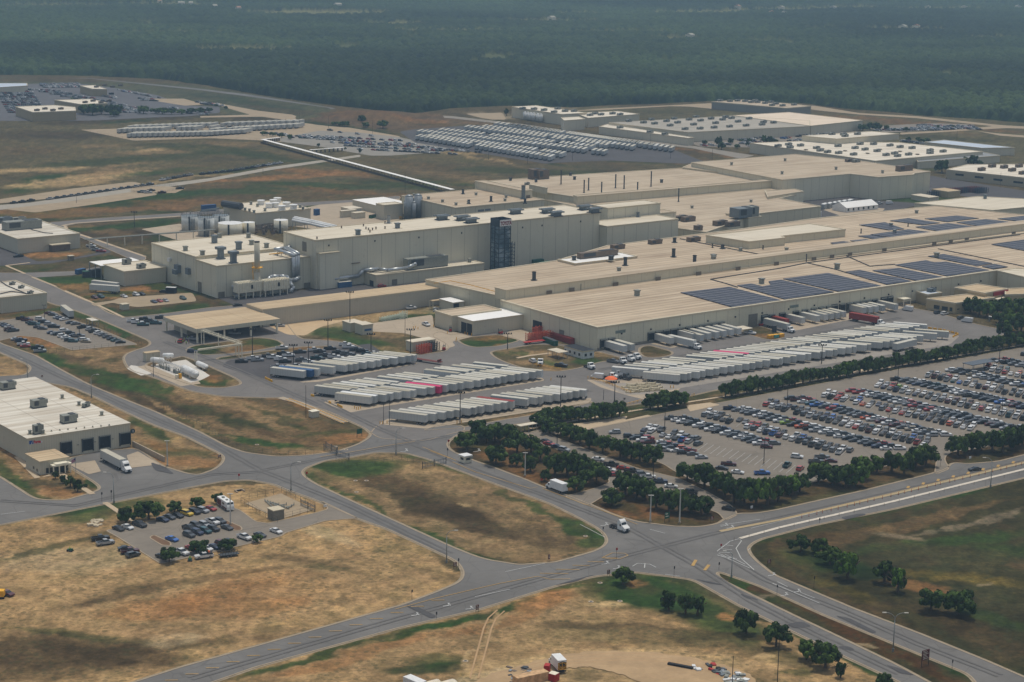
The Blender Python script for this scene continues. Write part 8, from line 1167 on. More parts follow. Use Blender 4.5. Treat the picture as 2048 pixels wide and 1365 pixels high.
for i, (x, y, h) in enumerate(FT[:nn]):
    px_, py_1 = P(x, y); trailer(x, y, h, 'small far white trailer, %s of those nearest in the distant trailer park' % nth(i + 1) if i < 89 else 'small far white trailer %s of the last few counted in the distant park' % nth(i - 80), 'trailers in the distant trailer park', full=False)
far_ = mass([(x, y, h) for x, y, h in FT[nn:]], 'distant_trailers', 'rows of small white trailers in the far trailer yards', [TW, TR, SKIRT], lambda it: (T1, lambda m_: m_)); far_['category'] = 'trailers'
# ------------------------------------------------------------------ tractors and special vehicles
def tractor(x, y, hd, lb, col=WHT, sleeper=True, name='semi_tractor', cat='truck', grp=None, day=False):
    s_ = thing(name, lb, cat, (x, y, .1), hd, grp); L = 7.6 if sleeper else 6.2; b = MB(); f = L - 3.9
    b.side([(f + .1,1.0),(f + .1,3.3 if sleeper else 2.7),(f + .9,4.0 if sleeper else 2.85),(f + 1.6,3.5 if sleeper else 2.8),(f + 2.3,2.35),(L - .3,1.75),(L, 1.5),(L + .02,.6),(f + .1,.6)],-1.15,1.15) if sleeper else b.side([(f + .6,.9),(f + .6,2.8),(f + 2.2,2.85),(f + 2.5,1.9),(L - .2,1.7),(L, .7),(f + .6,.6)],-1.15,1.15)
    kid('cab', b, col, s_); kid('windscreen', MB().add([(f + 1.72,-.95,3.25),(f + 2.38,-.98,2.42),(f + 2.38,.98,2.42),(f + 1.72,.95,3.25)],[(0,1,2,3)]).box(f + 1.3, f + 2.0,-1.17,-1.14,1.9,2.6).box(f + 1.3, f + 2.0,1.14,1.17,1.9,2.6) if sleeper else MB().add([(f + 2.24,-.95,2.75),(f + 2.52,-.98,2.0),(f + 2.52,.98,2.0),(f + 2.24,.95,2.75)],[(0,1,2,3)]).box(f + 1.3, f + 2.1,-1.17,-1.14,1.9,2.5), CGL, s_)
    kid('chassis', MB().box(-.6, L - .4,-.45,.45,.6,.95).box(0,1.6,-.55,.55,.95,1.1).box(L, L + .12,-1.1,1.1,.35,.75), SKIRT, s_); kid('grille', MB().box(L - .02, L + .06,-.5,.5,.75,1.4), DGREY, s_)
    for wx_, ww in ((0,.6),(1.3,.6),(L - 1.2,.32)):
        for s in (-1,1):
            o = link('wheel', TWH if ww > .4 else WH3, s_, (wx_ + .1, s * (.9 if ww > .4 else 1.0),.5))
    return s_
WH3 = wheel(.5,.3).mesh('wheel', [TYRE, RIM])
g = G(1225,1055); tractor(g[0], g[1], ang((1224,1052),(1255,1064.5)), 'white sleeper cab tractor unit crossing the big junction without a trailer')
g = G(207,919); q = ang((206,918),(262,938)); hh_ = HD; u = np.array([math.cos(hh_), math.sin(hh_)])
g0 = G(207,921); trailer(g0[0], g0[1], hh_, 'pale box trailer with red lettering at the parts warehouse dock', 'single trailers'); tractor(g0[0] + u[0] * 13.4, g0[1] + u[1] * 13.4, hh_, 'white sleeper cab tractor coupled at the parts warehouse dock')
def rig(x, y, hd, lbt, lbc, **kw):
    g = G(x, y); u = np.array([math.cos(hd), math.sin(hd)]); trailer(g[0], g[1], hd, lbt, 'single trailers', **kw); tractor(g[0] + u[0] * 13.6, g[1] + u[1] * 13.6, hd, lbc, sleeper=False)
rig(1338,687, ang((1338,687),(1386,698)), 'green fronted box trailer pulling out from the docks', 'white short cab tractor pulling the green fronted trailer', end=TW); rig(1530,653, HD, 'white box trailer coupled to a cab at the middle docks', 'small white cab on the trailer beside the yellow skips'); rig(1700,641, ang((1700,641),(1740,648)), 'rust red container trailer crossing before the docks', 'small white cab pulling the rust red container', side=TRED, roof=TRED, end=TRED)
for x, y, hp, lb in ((1262,716,(1,.3), 'white yard tractor, rightmost of three by the docked trailers'),(1250,720,(1,.3), 'white yard tractor in the middle of three by the docked trailers'),(1238,724,(1,.5), 'white yard tractor with a black hitch, leftmost of three'),(1172,735,(1,.4), 'white and orange yard tractor beside the dirt island'),(1082,727,(-.3,1), 'small white yard tractor on the dirt island'),(1221,752,(1,.1), 'white yard tractor backed to the first block trailer'),(1238,757,(1,.2), 'dark yard tractor behind the orange tarpaulin'),(1208,757,(1,.1), 'pale yard tractor left of the orange tarpaulin')):
    g = G(x, y); tractor(g[0], g[1], ang((x, y),(x + hp[0], y + hp[1])), lb, WHT if 'dark' not in lb else DGREY, False, 'yard_tractor', 'yard tractor', 'yard tractors')
def boxtruck(x, y, hd, lb, L=7., bw=WHT, back=None):
    g = G(x, y); s_ = thing('box_truck', lb, 'truck', (g[0], g[1],.1), hd); kid('cargo_box', MB().box(0, L, -1.25,1.25,1., 3.7), bw, s_); kid('cab', MB().side([(L + .1,.6),(L + .1,2.4),(L + 1.3,2.4),(L + 1.7,1.6),(L + 2.6,1.4),(L + 2.7,.6)],-1.05,1.05), WHT, s_); kid('windscreen', MB().add([(L + 1.34,-.9,2.3),(L + 1.7,-.92,1.65),(L + 1.7,.92,1.65),(L + 1.34,.9,2.3)],[(0,1,2,3)]).box(L + .5, L + 1.2,-1.07,1.07,1.6,2.2), CGL, s_); kid('chassis', MB().box(-.2, L + 2.4,-.45,.45,.55,.95).box(-.2,0,-1.1,1.1,.5,.8), SKIRT, s_)
    for wx_ in (1.6, L + 1.7):
        for s in (-1,1): link('wheel', WH3, s_, (wx_, s * 1., .5))
    return s_
boxtruck(1130,989, ang((1130,989),(1096,976)), 'white box truck driving up the gate road under the oaks')
am = boxtruck(1124,1348, ang((1122,1348),(1106,1331)), 'white rescue truck with yellow chevrons on its rear at the bottom', 5.2)
mb = MB(); kid('chevron_panel', MB().box(-.06,0,-1.2,1.2,1.05,3.1), YELP, am)
for i in range(5):
    for s in (-1,1): z = 1.1 + i * .42; mb.add([(-.08, s * .05, z + .45),(-.08, s * 1.15, z),(-.08, s * 1.15, z + .2),(-.08, s * .05, z + .65)],[(0,1,2,3) if s < 0 else (3,2,1,0)])
kid('chevron_stripe', mb, BLACK, am); kid('rear_window', MB().box(-.1,0,-.75,-.1,2.1,2.7).box(-.1,0,.1,.75,2.1,2.7), CGL, am)
mh = thing('motorhome', 'white and maroon motorhome parked beside the red car in the small car park', 'motorhome', (*G(441,1010),.1), ang((441,1010),(459,1022))); kid('body', MB().side([(0,.5),(0,3.1),(8.2,3.1),(8.8,1.6),(8.9,.5)],-1.25,1.25), WHT, mh); kid('side_stripe', MB().box(.2,3.6,-1.28,-1.24,.6,2.6).box(4,8.2,-1.28,-1.24,.6,1.1), BROWNS, mh); kid('windscreen', MB().add([(8.3,-1.1,2.9),(8.72,-1.1,1.75),(8.72,1.1,1.75),(8.3,1.1,2.9)],[(0,1,2,3)]).box(4.5,6.2,-1.29,-1.25,1.7,2.4), CGL, mh); kid('roof_unit', MB().box(2,3,-.4,.4,3.1,3.5).box(5.2,6,-.35,.35,3.1,3.4), GREYM, mh)
for wx_ in (1.8,7): 
    for s in (-1,1): link('wheel', WH3, mh, (wx_, s * 1.05,.5))
ct = thing('crew_truck', 'white crew pickup with orange tools towing beside the mowers', 'truck', (*G(408,1117),.1), ang((408,1117),(392,1119))); link('body', bodymesh('pickup', 'white'), ct); link('window_glass', GLM['pickup'], ct); kid('tool_bin', MB().box(-2.6,-1.2,-.9,.9,.9,1.6), SKIRT, ct); kid('fuel_can', MB().box(-1.9,-1.4,-.5,.3,1.6,2.1), ORNG, ct)
for wx_ in SH['pickup'][3]:
    for s in (-1,1): link('wheel', WHM['pickup'], ct, (wx_, s * .88,.41))
ut = thing('utility_trailer', 'low open mesh trailer behind the mowing crew truck', 'trailer', (*G(457,1113),.1), ang((457,1113),(440,1115))); mb = MB().box(-3.2,3,-1.1,1.1,.6,.72)
for s in (-1,1):
    for i in range(8): mb.box(-3.2 + i * .88,-3.1 + i * .88, s * 1.1 - .04, s * 1.1 + .04,.7,1.5)
    mb.box(-3.2,3, s * 1.1 - .04, s * 1.1 + .04,1.45,1.55)
kid('deck', mb.box(3,4.4,-.06,.06,.55,.65), DGREY, ut)
for x in (-.5,.5):
    for s in (-1,1): link('wheel', WHM['sedan'], ut, (x, s * 1.2,.33))
def body_mesh(name, pose):
    J = {'pelvis': (0,0,.95,.15), 'waist': (0,0,1.12,.14), 'chest': (.01,0,1.36,.17), 'neck': (.02,0,1.52,.06), 'head': (.04,0,1.66,.095), 'crown': (.03,0,1.76,.07)}
    E = [('pelvis', 'waist'),('waist', 'chest'),('chest', 'neck'),('neck', 'head'),('head', 'crown')]
    for s, n in ((-1, 'l'),(1, 'r')):
        a = pose * s; J.update({'hip' + n: (0, s * .1,.88,.1), 'knee' + n: (.06 + .14 * a, s * .11,.5,.07), 'ankle' + n: (.2 * a, s * .11,.1,.045), 'toe' + n: (.2 * a + .16, s * .12,.04,.04), 'sh' + n: (0, s * .19,1.42,.06), 'el' + n: (-.06 * a, s * .25,1.15,.045), 'wr' + n: (.12 - .12 * a, s * .24,.93,.035), 'hand' + n: (.16 - .12 * a, s * .24,.86,.035)})
        E += [('pelvis', 'hip' + n),('hip' + n, 'knee' + n),('knee' + n, 'ankle' + n),('ankle' + n, 'toe' + n),('chest', 'sh' + n),('sh' + n, 'el' + n),('el' + n, 'wr' + n),('wr' + n, 'hand' + n)]
    ks = list(J); me = bpy.data.meshes.new('sk'); me.from_pydata([J[k][:3] for k in ks],[(ks.index(a), ks.index(b)) for a, b in E],[]); o = bpy.data.objects.new('sk', me); C.objects.link(o); m = o.modifiers.new('s', 'SKIN'); 
    for i, k in enumerate(ks): me.skin_vertices[0].data[i].radius = (J[k][3], J[k][3])
    o.modifiers.new('u', 'SUBSURF').levels = 1; dg = bpy.context.evaluated_depsgraph_get(); r = bpy.data.meshes.new_from_object(o.evaluated_get(dg)); bpy.data.objects.remove(o); r.name = name; return r
SKIN = plain('skin', sr(176,128,100)[:3],.6); NAVY = plain('work trousers', (.02,.025,.04),.9); HIVIS = plain('hi vis vest', (.35,.62,.03),.7); OVIS = plain('orange vest', (.7,.16,.03),.7)
BODY = [body_mesh('body', 0.), body_mesh('body', 1.)]
def dress(me, top):
    me = me.copy(); me.materials.clear()
    for m in (SKIN, NAVY, top): me.materials.append(m)
    for p in me.polygons: z = p.center.z; p.material_index = 1 if z < 1.0 and abs(p.center.y) < .21 else (2 if z < 1.5 and not (z < .98) else 0)
    return me
DR = {(i, t): dress(BODY[i], m) for i in (0,1) for t, m in (('g', HIVIS),('o', OVIS))}
HAT = MB().cyl((0,0,1.72),(0,0,1.8),.15,10,0,.1).mesh('hard_hat', WHT)
for i, (x, y, t, a, lb) in enumerate(((351,686, 'g', 0, 'in a lime vest standing alone left of the red car'),(366,688, 'g', 1, 'in a lime vest at the nose of the red car'),(369,684, 'g', 0, 'in a lime vest leaning towards the red car'),(375.5,680, 'g', 1, 'in a lime vest behind the red car'),(372.5,690, 'g', 0, 'in a lime vest nearest the camera by the red car'),(377.5,688.5, 'o', 1, 'in an orange vest right of the red car'),(277,652, 'g', 0, 'in a lime vest among the white pickups by the canopy'),(1175,840, 'o', 1, 'standing in the shade at the end of the oak belt'))):
    g = G(x, y); s_ = thing('person', 'person %s' % lb, 'person', (g[0], g[1],.1), i * 1.3, 'workers'); link('body', DR[a, t], s_); link('hard_hat', HAT, s_)
def mower(x, y, hp, lb, lbp):
    g = G(x, y); h = ang((x, y),(x + hp[0], y + hp[1])); s_ = thing('riding_mower', lb, 'mower', (g[0], g[1],0), h, 'riding mowers'); kid('body', MB().box(-.9,.9,-.4,.4,.35,.7).box(-.2,.1,-.3,.3,.7,.85).box(.5,.95,-.3,.3,.7,.95), GRNP, s_); kid('deck', MB().box(-.1,.8,-.75,.75,.12,.35), DGREY, s_)
    for wx_, R in ((-.6,.32),(.8,.2)):
        for s in (-1,1): kid('wheel', MB().cyl((wx_, s * .55 - .1, R),(wx_, s * .55 + .1, R), R, 10), BLACK, s_)
    p_ = thing('person', lbp, 'person', (g[0], g[1],0), h, 'workers'); link('body', SIT, p_)
def sit_mesh():
    r = body_mesh('body', 0.); me = r
    for v in me.vertices:
        if v.co.z < .9: d = .9 - v.co.z; v.co.x += min(d, .42); v.co.z = .9 - max(0, d - .42)
        v.co.z -= .05 - 0
    me.materials.clear()
    for m in (SKIN, NAVY, HIVIS): me.materials.append(m)
    for p in me.polygons: z = p.center.z; p.material_index = 1 if z < .95 else (2 if z < 1.45 else 0)
    return me
SIT = sit_mesh()
mower(140,1103,(1,.1), 'green riding mower cutting the dry field at the left', 'person in a lime vest riding the mower at the left'); mower(380,1122,(-.2,1), 'green riding mower beside the crew truck', 'person in a lime vest riding the mower by the crew truck')
# ------------------------------------------------------------------ trees
LEAF = NT('oak leaves', .8,0,.15); ca = LEAF.n('VertexColor', layer_name='leaf'); oi = LEAF.n('ObjectInfo')
LEAF = LEAF.out(LEAF.mix(1., ca.outputs[0], LEAF.ramp(oi.outputs['Random'],[(0., (.72,.8,.75)),(.5,(.95,1,.9)),(.9,(1.2,1.2,1.0)),(1., (1.7,1.9,1.1))]), 'MULTIPLY')); BARK = plain('bark', sr(86,72,58)[:3],.95,0,.25,3)
def crown_mesh(seed, n_cl=30, per=62, flat=.62):
    r = np.random.RandomState(seed); V, F, Cc = [],[],[]; o = 0
    cl = []
    for i in range(n_cl):
        a = r.rand() * 6.283; q = r.rand() ** .55; z = -.32 + 1.15 * r.rand(); rad = math.sqrt(max(.05,1 - ((z - .1) / .95) ** 2)) * q; lob = 1 + .16 * math.sin(a * 3 + seed) + .12 * math.sin(a * 5 + seed * 2); cl.append((rad * math.cos(a) * lob, rad * math.sin(a) * lob, z * flat, .2 + .17 * r.rand(), r.rand()))
    for cx, cy, cz, cr, tone in cl:
        b = .3 + 1.05 * tone; base = np.array(sr(70,88,40)[:3]) * b
        d = r.normal(size=(per, 3)); d /= np.linalg.norm(d, axis=1)[:, None]; p = np.array([cx, cy, cz]) + d * (cr * (.75 + .35 * r.rand(per))[:, None]) * np.array([1,1,.8]); s = .055 + .05 * r.rand(per)
        t1 = np.cross(d, r.normal(size=(per, 3))); t1 /= np.linalg.norm(t1, axis=1)[:, None] + 1e-9; t2 = np.cross(d, t1) + r.normal(size=(per, 3)) * .35
        for k in range(per):
            for sx, sy in ((-1,-.6),(1,-.7),(.8,.8),(-.7,.9)): V.append(p[k] + t1[k] * s[k] * sx + t2[k] * s[k] * sy)
            F.append((o, o + 1, o + 2, o + 3)); o += 4; c_ = base * (.75 + .5 * r.rand()); Cc += [c_] * 4
        m = 7; vs = [(cx + cr * .5 * math.cos(t) * math.cos(u), cy + cr * .5 * math.sin(t) * math.cos(u), cz + cr * .5 * math.sin(u)) for u in (-1.2,-.4,.4,1.2) for t in [6.283 * i / m for i in range(m)]]
        V += [np.array(v) * (1 + .12 * (r.rand() - .5)) for v in vs]
        for a in range(3):
            for i in range(m): F.append((o + a * m + i, o + a * m + (i + 1) % m, o + (a + 1) * m + (i + 1) % m, o + (a + 1) * m + i))
        F += [tuple(o + i for i in range(m))[::-1], tuple(o + 3 * m + i for i in range(m))]; Cc += [base * .8] * (4 * m); o += 4 * m
    me = bpy.data.meshes.new('crown'); me.from_pydata([tuple(v) for v in V],[], F); at = me.color_attributes.new('leaf', 'FLOAT_COLOR', 'POINT'); at.data.foreach_set('color', np.hstack([np.array(Cc), np.ones((len(Cc),1))]).astype(np.float32).ravel()); me.materials.append(LEAF); me.update(); return me
CRN = [crown_mesh(s, 22 + s % 3 * 5,84) for s in range(1,8)]
def trunk_mesh(s):
    r = random.Random(s); mb = MB().cyl((0,0,0),(.02,.03,.34),.055,8,0,.038)
    for i in range(6): a = i * 1.05 + r.random(); mb.cyl((.02,.03,.3),(.42 * math.cos(a),.42 * math.sin(a),.62 + r.random() * .2),.028,6,0,.008).cyl((.25 * math.cos(a),.25 * math.sin(a),.48),(.5 * math.cos(a + .6),.5 * math.sin(a + .6),.72),.014,5,0,.004)
    return mb.mesh('trunk', BARK)
TRK = [trunk_mesh(s) for s in range(3)]
_ti = 0
def tree(x, y, wpx, ytop, lb, grp, low=.22):
    global _ti
    g = G(x, y); rad = wpx * scale(x, y) / 2; h = max(2.2, hgt((x, y), ytop)); s_ = thing('oak_tree', lb, 'tree', (g[0], g[1],0), rnd.random() * 6.28, grp); k = _ti % 7; _ti += 1
    hc_ = h * (1 - low); o = link('crown', CRN[k], s_, (0,0, h * low + hc_ * .32)); o.scale = (rad * .93, rad * .93, hc_ / 1.2); o.rotation_euler = (0,0, rnd.random() * 6)
    t_ = link('trunk', TRK[k % 3], s_); t_.scale = (h * 1.0, h * 1.0, h * 1.0); return s_
def trees(lst, desc, grp, order='left'):
    for i, (x, y, wq, yt) in enumerate(sorted(lst, key=lambda t_: t_[0])): tree(x, y, wq, yt, desc % nth(i + 1), grp)
tree(1245.7,1169,42,1133, 'lone oak on the green grass below the big junction', None)
trees([(1337.5,1221,36,1179),(1371,1229,36,1184),(1394.5,1231.5,34,1190)], 'oak on the green slope, %s from the left of the three close together', 'three oaks on the green slope')
trees([(1491.6,1268,46,1218),(1552,1293,54,1246),(1612.6,1320,40,1280),(1650,1336,58,1283),(1681,1356,24,1322),(1767,1374,34,1346)], 'oak along the inbound road at the lower right, %s from the left', 'oaks along the inbound road')
trees([(1601,1104,40,1070),(1638,1108,40,1076),(1660,1129,48,1093),(1694,1159,48,1101),(1769,1166,42,1122),(1794.6,1185,36,1134),(1861.8,1223.3,56,1175),(1916.6,1229,64,1179)], 'oak in the dark right hand field, %s from the left', 'oaks in the right hand field')
trees([(252,1046,40,1014),(297.5,1040,56,1000),(348.7,1025,33,1003),(394.5,1015,30,994),(436,1007,27,985)], 'oak above the small car park, %s from the left', 'oaks above the small car park')
trees([(339,1124,42,1094),(397,1108,42,1080),(455,1101,38,1077),(514,1086,22,1068)], 'oak at the lower edge of the small car park, %s from the left', 'oaks below the small car park')
trees([(91,944,23,918),(129,940,20,914),(111,958,13,942),(126,967,14,949),(141,975,20,951),(155,984,20,959)], 'small oak before the office annex, %s from the left', 'small oaks before the office annex')
for x, y in ((170,975),(87,948),(132,941)): s_ = thing('shrub', 'round dark shrub %s' % {170: 'beside the path corner before the parts warehouse', 87: 'left of the arched porch', 132: 'right of the arched porch'}[x], 'shrub', (*G(x, y),0)); o = link('foliage', CRN[2], s_, (0,0,.6)); o.scale = (1., 1., 1.)
L_ = []; x = 1449
while x < 2060: L_.append((x + rnd.uniform(-2,2),796 - (x - 1449) * .1765 + rnd.uniform(-1.5,1.5), rnd.uniform(24,36) * (1 - (x - 1449) / 5000), None)); x += rnd.uniform(12,18) * (1 - (x - 1449) / 4000)
trees([(a, b, c, b - rnd.uniform(25,38) * (1 - (a - 1449) / 3800)) for a, b, c, d in L_], 'oak in the long belt above the main car park, %s from the left', 'oaks in the long belt')
trees([(1300.5,818,34,787),(1316,818,36,782),(1333,818,38,779),(1347,814,38,781),(1361,810,36,783)], 'oak in the clump between the two yard exits, %s from the left', 'oaks between the yard exits')
trees([(1078,852,38,824),(1095,846,40,815),(1112,845,36,812),(1125,843,40,812),(1142,843,36,812),(1158,842,36,814),(1175,843,34,813),(1190,841,32,806),(1206,840,36,803),(1222,838,34,804),(1238,835,34,800)], 'oak in the belt left of the main car park, %s from the left', 'oaks in the left part of the belt')
trees([(1100,868,36,842),(1122,872,38,844),(1140,880,36,848),(1160,888,36,852),(1178,898,38,856),(1205,906,38,868),(1240,916,42,874),(1262,920,34,884),(1280,922,40,884),(1305,930,44,888),(1092,860,36,832)], 'oak on the car park mulch strip, %s from the left', 'oaks on the mulch strip')
trees([(933.7,899,46,864),(955,878,46,838),(972.5,886,44,850),(990,884,50,845),(1012,886,44,846),(1033.7,906,50,860),(992,929,48,890),(1033,932,30,905),(1062,906,40,870),(1061,944,34,908),(1080,922,36,886),(1090,963,22,938),(1109,951,46,904),(1135,951,44,898),(1155,951,42,902),(1176,958,40,915),(1194,969,56,924),(1150,984,42,953),(1222,1011,42,977),(1250,990,48,940),(1272,998,44,950),(1290,1000,44,955)], 'oak on the shady island by the gate road, %s from the left', 'oaks on the shady island')
trees([(1312,1020,44,974),(1338,1024,46,975),(1358,1028,46,978),(1380,1024,36,988),(1402.5,1031,50,990)], 'oak on the grass corner behind the pale posts, %s from the left', 'oaks on the grass corner')
trees([(1375,963,50,925),(1408,976,52,924),(1432,986,42,942),(1450,993,46,944),(1468,1006,48,952),(1488,1010,46,954),(1512,1012,48,955),(1535,1010,46,951),(1556,1003,44,949),(1581,991,42,948),(1600,985,40,945),(1636,966,48,922),(1663.5,969,54,930),(1691,976,52,926),(1711,973,48,924),(1722,957,46,911),(1753.5,946,38,909),(1783.5,946,42,900),(1808.5,951,42,904),(1831,938,44,894),(1851,931,46,887)], 'oak in the row beside the divided road, %s from the left', 'oaks beside the divided road')
trees([(1916,911,46,869),(1942,906,38,864),(1961,902,38,860),(1985,905,40,858),(2005,906,50,854),(2026,898,42,852),(2044,892,36,846)], 'oak on the island right of the second entrance, %s from the left', 'oaks right of the second entrance')
trees([(1940,626,34,592),(1958,632,34,596),(1974,636,32,602),(1990,634,34,598),(2008,630,34,594),(2026,640,36,602),(2040,630,34,594),(2022,664,36,622),(2042,664,36,624),(1998,650,26,622),(2008,676,30,642)], 'oak shading the tan offices at the far right, %s from the left', 'oaks by the tan offices')
trees([(168,229,26,208),(185,231,28,207),(203,229,26,209),(222,230,24,208),(237,231,22,208),(228,234,20,220),(287,228,26,211),(310,228,20,216),(325,229,22,215),(343,229,20,216),(362,229,18,218),(382,228,20,216),(400,227,20,214),(418,226,16,214),(432,214,8,208),(452,219,8,212)], 'far dark tree behind the distant halls at the upper left, %s from the left', 'far trees at the upper left')
trees([(528,272,13,262),(545,273,14,264),(563,276,11,265),(580,280,12,268),(637,295,7,286),(720,307,6,297),(690,300,5,294)], 'small tree round the far staff car park, %s from the left', 'small far trees')
trees([(672,252,20,243),(690,254,22,242),(724,246,16,230),(731,256,18,244),(766,257,24,240),(1013,232,8,216),(1409,291,10,280),(1437,292,14,272),(1443,300,14,284),(1462,288,14,276),(1484,285,10,278),(1498,285,10,276),(1474,298,12,288),(1494,292,8,284),(1528,287,12,270),(1540,289,14,272),(1552,289,12,278),(1725,263,22,248),(1740,261,16,244),(1752,261,20,245),(1773,261,10,250),(1812,264,12,254),(1817,284,10,273),(1836,283,10,274),(1850,286,24,276),(1789,262,6,256),(1876,257,6,250),(1906,256,6,250),(1370,282,8,272)], 'far tree by the supplier halls, %s from the left', 'far trees by the supplier halls')
trees([(1884,346,26,318),(1930,330,14,313),(1947,331,20,309),(1958,331,16,320)], 'green tree beside the white roofed far hall, %s from the left', 'trees by the white roofed far hall')
# ------------------------------------------------------------------ small things
def bollard(x, y, lb, h=1.3): g = G(x, y); return tag(MB().cyl((g[0], g[1],0),(g[0], g[1], h),.16,8).ob('bollard', YELP), lb, 'bollard', 'yellow bollards')
for i, (x, y) in enumerate(((709,818),(713,820),(717,820),(721,818),(760,849),(765,849),(774,848),(914,848),(923,847),(827,658),(831,657),(836,659),(867,655),(895,668),(930,669),(935,671),(943,672),(912,684),(913,680),(1102,762),(1341,777),(1347,777),(1384,794),(1388,792),(1176,758))): bollard(x, y, 'yellow bollard, %s from the left round the trailer yards' % nth(i + 1))
def barrier(pts, lb):
    s_ = thing('yellow_barrier', lb, 'barrier', (0,0,0),0, 'yellow barriers'); mb = MB()
    for p, q in zip(pts, pts[1:]):
        a, b = G(*p), G(*q); L = float(np.hypot(*(b - a))); n = max(1, int(L / 2.2)); r = math.atan2(b[1] - a[1], b[0] - a[0])
        for i in range(n): u = a + (b - a) * (i + .5) / n; mb.box(-1., 1., -.22,.22,.05,.95,0, r, (*u, 0),.08)
    kid('block', mb, YELP, s_); return s_
barrier([(1855,658),(1885,662),(1917,670),(1905,676)], 'curved line of yellow barriers at the right tip of the dock block'); barrier([(530,758),(545,765)], 'yellow barrier before the first trailer of the back row'); barrier([(620,792),(630,795)], 'yellow barrier at the left end of the yard lane'); barrier([(657,806),(663,809)], 'yellow barrier left of the middle row'); barrier([(674,812),(685,817)], 'yellow barrier beside the middle row'); barrier([(2022,663),(2028,662)], 'yellow barrier at the far right fence')
def rail(pts, lb, m=None, h=1.): 
    s_ = thing('guard_rail', lb, 'rail', (0,0,0),0, 'yellow guard rails'); r_ = [(*G(*p), h) for p in pts]; mb = MB().tube(r_, .09,5).tube([(a, b, h * .5) for a, b, c in r_],.07,5); kid('rail', mb, m or YELP, s_); mb = MB()
    for p, q in zip(pts, pts[1:]):
        for i in range(5): u = G(p[0] + (q[0] - p[0]) * i / 4, p[1] + (q[1] - p[1]) * i / 4); mb.cyl((*u, 0),(*u, h),.08,5)
    kid('rail_posts', mb, m or YELP, s_)
rail([(1180,759),(1200,764),(1225,773),(1262,788)], 'yellow guard rail round the cream frame stack'); rail([(1068,732),(1090,736),(1122,741)], 'yellow guard rail below the picnic island'); rail([(1252,812),(1283,804)], 'yellow guard rail at the yard exit')
def frames(x, y, nx, ny, nz, sx, sy, sz, m, lb, name='steel_rack', rot=AANG, cat='rack', grp=None, jit=0):
    g = G(x, y); s_ = thing(name, lb, cat, (g[0], g[1],0), rot, grp); r = random.Random(int(x)); mb = MB(); t_ = .1 if name != 'cream_rack' else .2
    for i in range(nx):
        for j in range(ny):
            for k in range(nz):
                if r.random() < jit: continue
                x0, y0, z0 = i * sx * 1.1, j * sy * 1.15, k * sz
                for a in (0, sx):
                    for b in (0, sy): mb.box(x0 + a - t_, x0 + a + t_, y0 + b - t_, y0 + b + t_, z0, z0 + sz * .9)
                mb.box(x0, x0 + sx, y0 - t_, y0 + t_, z0 + .1, z0 + .25).box(x0, x0 + sx, y0 + sy - t_, y0 + sy + t_, z0 + .1, z0 + .25).box(x0, x0 + sx, y0 - t_, y0 + t_, z0 + sz * .8, z0 + sz * .9).box(x0 - t_, x0 + t_, y0, y0 + sy, z0 + .1, z0 + .25)
    kid('frame', mb, m, s_); return s_
RUST = plain('orange red steel', sr(190,84,52)[:3],.7,0,.2); CRF = plain('cream steel', sr(208,196,166)[:3],.7,0,.15)
for i in range(7): frames(842 + i * 5.2,709.5 - i * 1.3,1,2,4,1.6,1.8,1.0, RUST if i < 4 else plain('dark rack', sr(64,58,60)[:3],.7), 'tall %s rack, %s from the left beside the container office' % ('orange' if i < 4 else 'dark', nth(i + 1)), grp='tall racks by the container office')
frames(1061,684,3,2,4,2.2,1.8,.95, RUST, 'left stack of orange red racks before the dock warehouse side door'); frames(1082,681,3,2,4,2.2,1.8,.95, RUST, 'right stack of orange red racks before the dock warehouse side door'); frames(1069,672,3,1,4,2., 1.8,1.1, RUST, 'rear stack of orange red racks inside the side door')
k = 0
for j in range(3):
    for i in range(7):
        k += 1; frames(1244 + i * 10 + j * 4,776 - i * .8 + j * 5.2,1,1,1 + (i % 2),3.6,1.3,.8, CRF, 'low cream steel frame, %s of the pile beside the long dock block' % nth(k), 'cream_rack', AANG - .6, 'frame', 'pile of cream steel frames')
k = 0
for i in range(9): k += 1; frames(766 + i * 5.2,643 - i * 1.0,1,2,2,1.5,1.4,.9, plain('pale green steel', sr(206,214,194)[:3],.7), 'pale green steel crate, %s from the left on the grass strip' % nth(k), 'steel_crate', AANG, 'crate', 'pale steel crates')
frames(802,639,2,1,3,1.8,1.6,1.3, plain('pale green steel', (.6,) * 3), 'tallest pale green steel crate stack')
def container(x0, y0, x1, y1, m, lb, w_=2.4, h=2.6, roof=None, name='container', cat='container', z0=.1, grp=None):
    a, b = G(x0, y0), G(x1, y1); d = b - a; L = float(np.hypot(*d)); s_ = thing(name, lb, cat, (a[0], a[1], z0), math.atan2(d[1], d[0]), grp); mb = MB().box(0, L, 0, w_, 0, h)
    for i in range(int(L / .6)): mb.box(.3 + i * .6,.45 + i * .6,-.05, w_ + .05,.15, h - .15)
    kid('box', mb, m, s_); kid('lid', MB().box(.05, L - .05,.05, w_ - .05, h, h + .06), roof or m, s_); return s_
container(1127,684,1140,690 - .5, TRED, 'front red shipping container beside the dock warehouse', 2.4,2.7); container(1100,676,1139,689, TRED, 'long front red shipping container beside the dock warehouse'); container(1116,673.5,1146,683, TRED, 'second red shipping container behind the long one'); container(1085,684,1108,693, GRNP, 'green skip container beside the red containers', 2.2,2.3, DGREY)
container(1067,530,1088,528, GRNP, 'green skip behind the tall hall, left one'); container(1083,536,1102,532, GRNP, 'green skip behind the tall hall, right one'); container(678,577,704,574.5, BLUP, 'blue container with a rounded cream cover at the tall hall', 3,3, CREAM); container(331,587,351,588, BLACK, 'black box trailer at the top of the centre car park', 2.4,3, WHT)
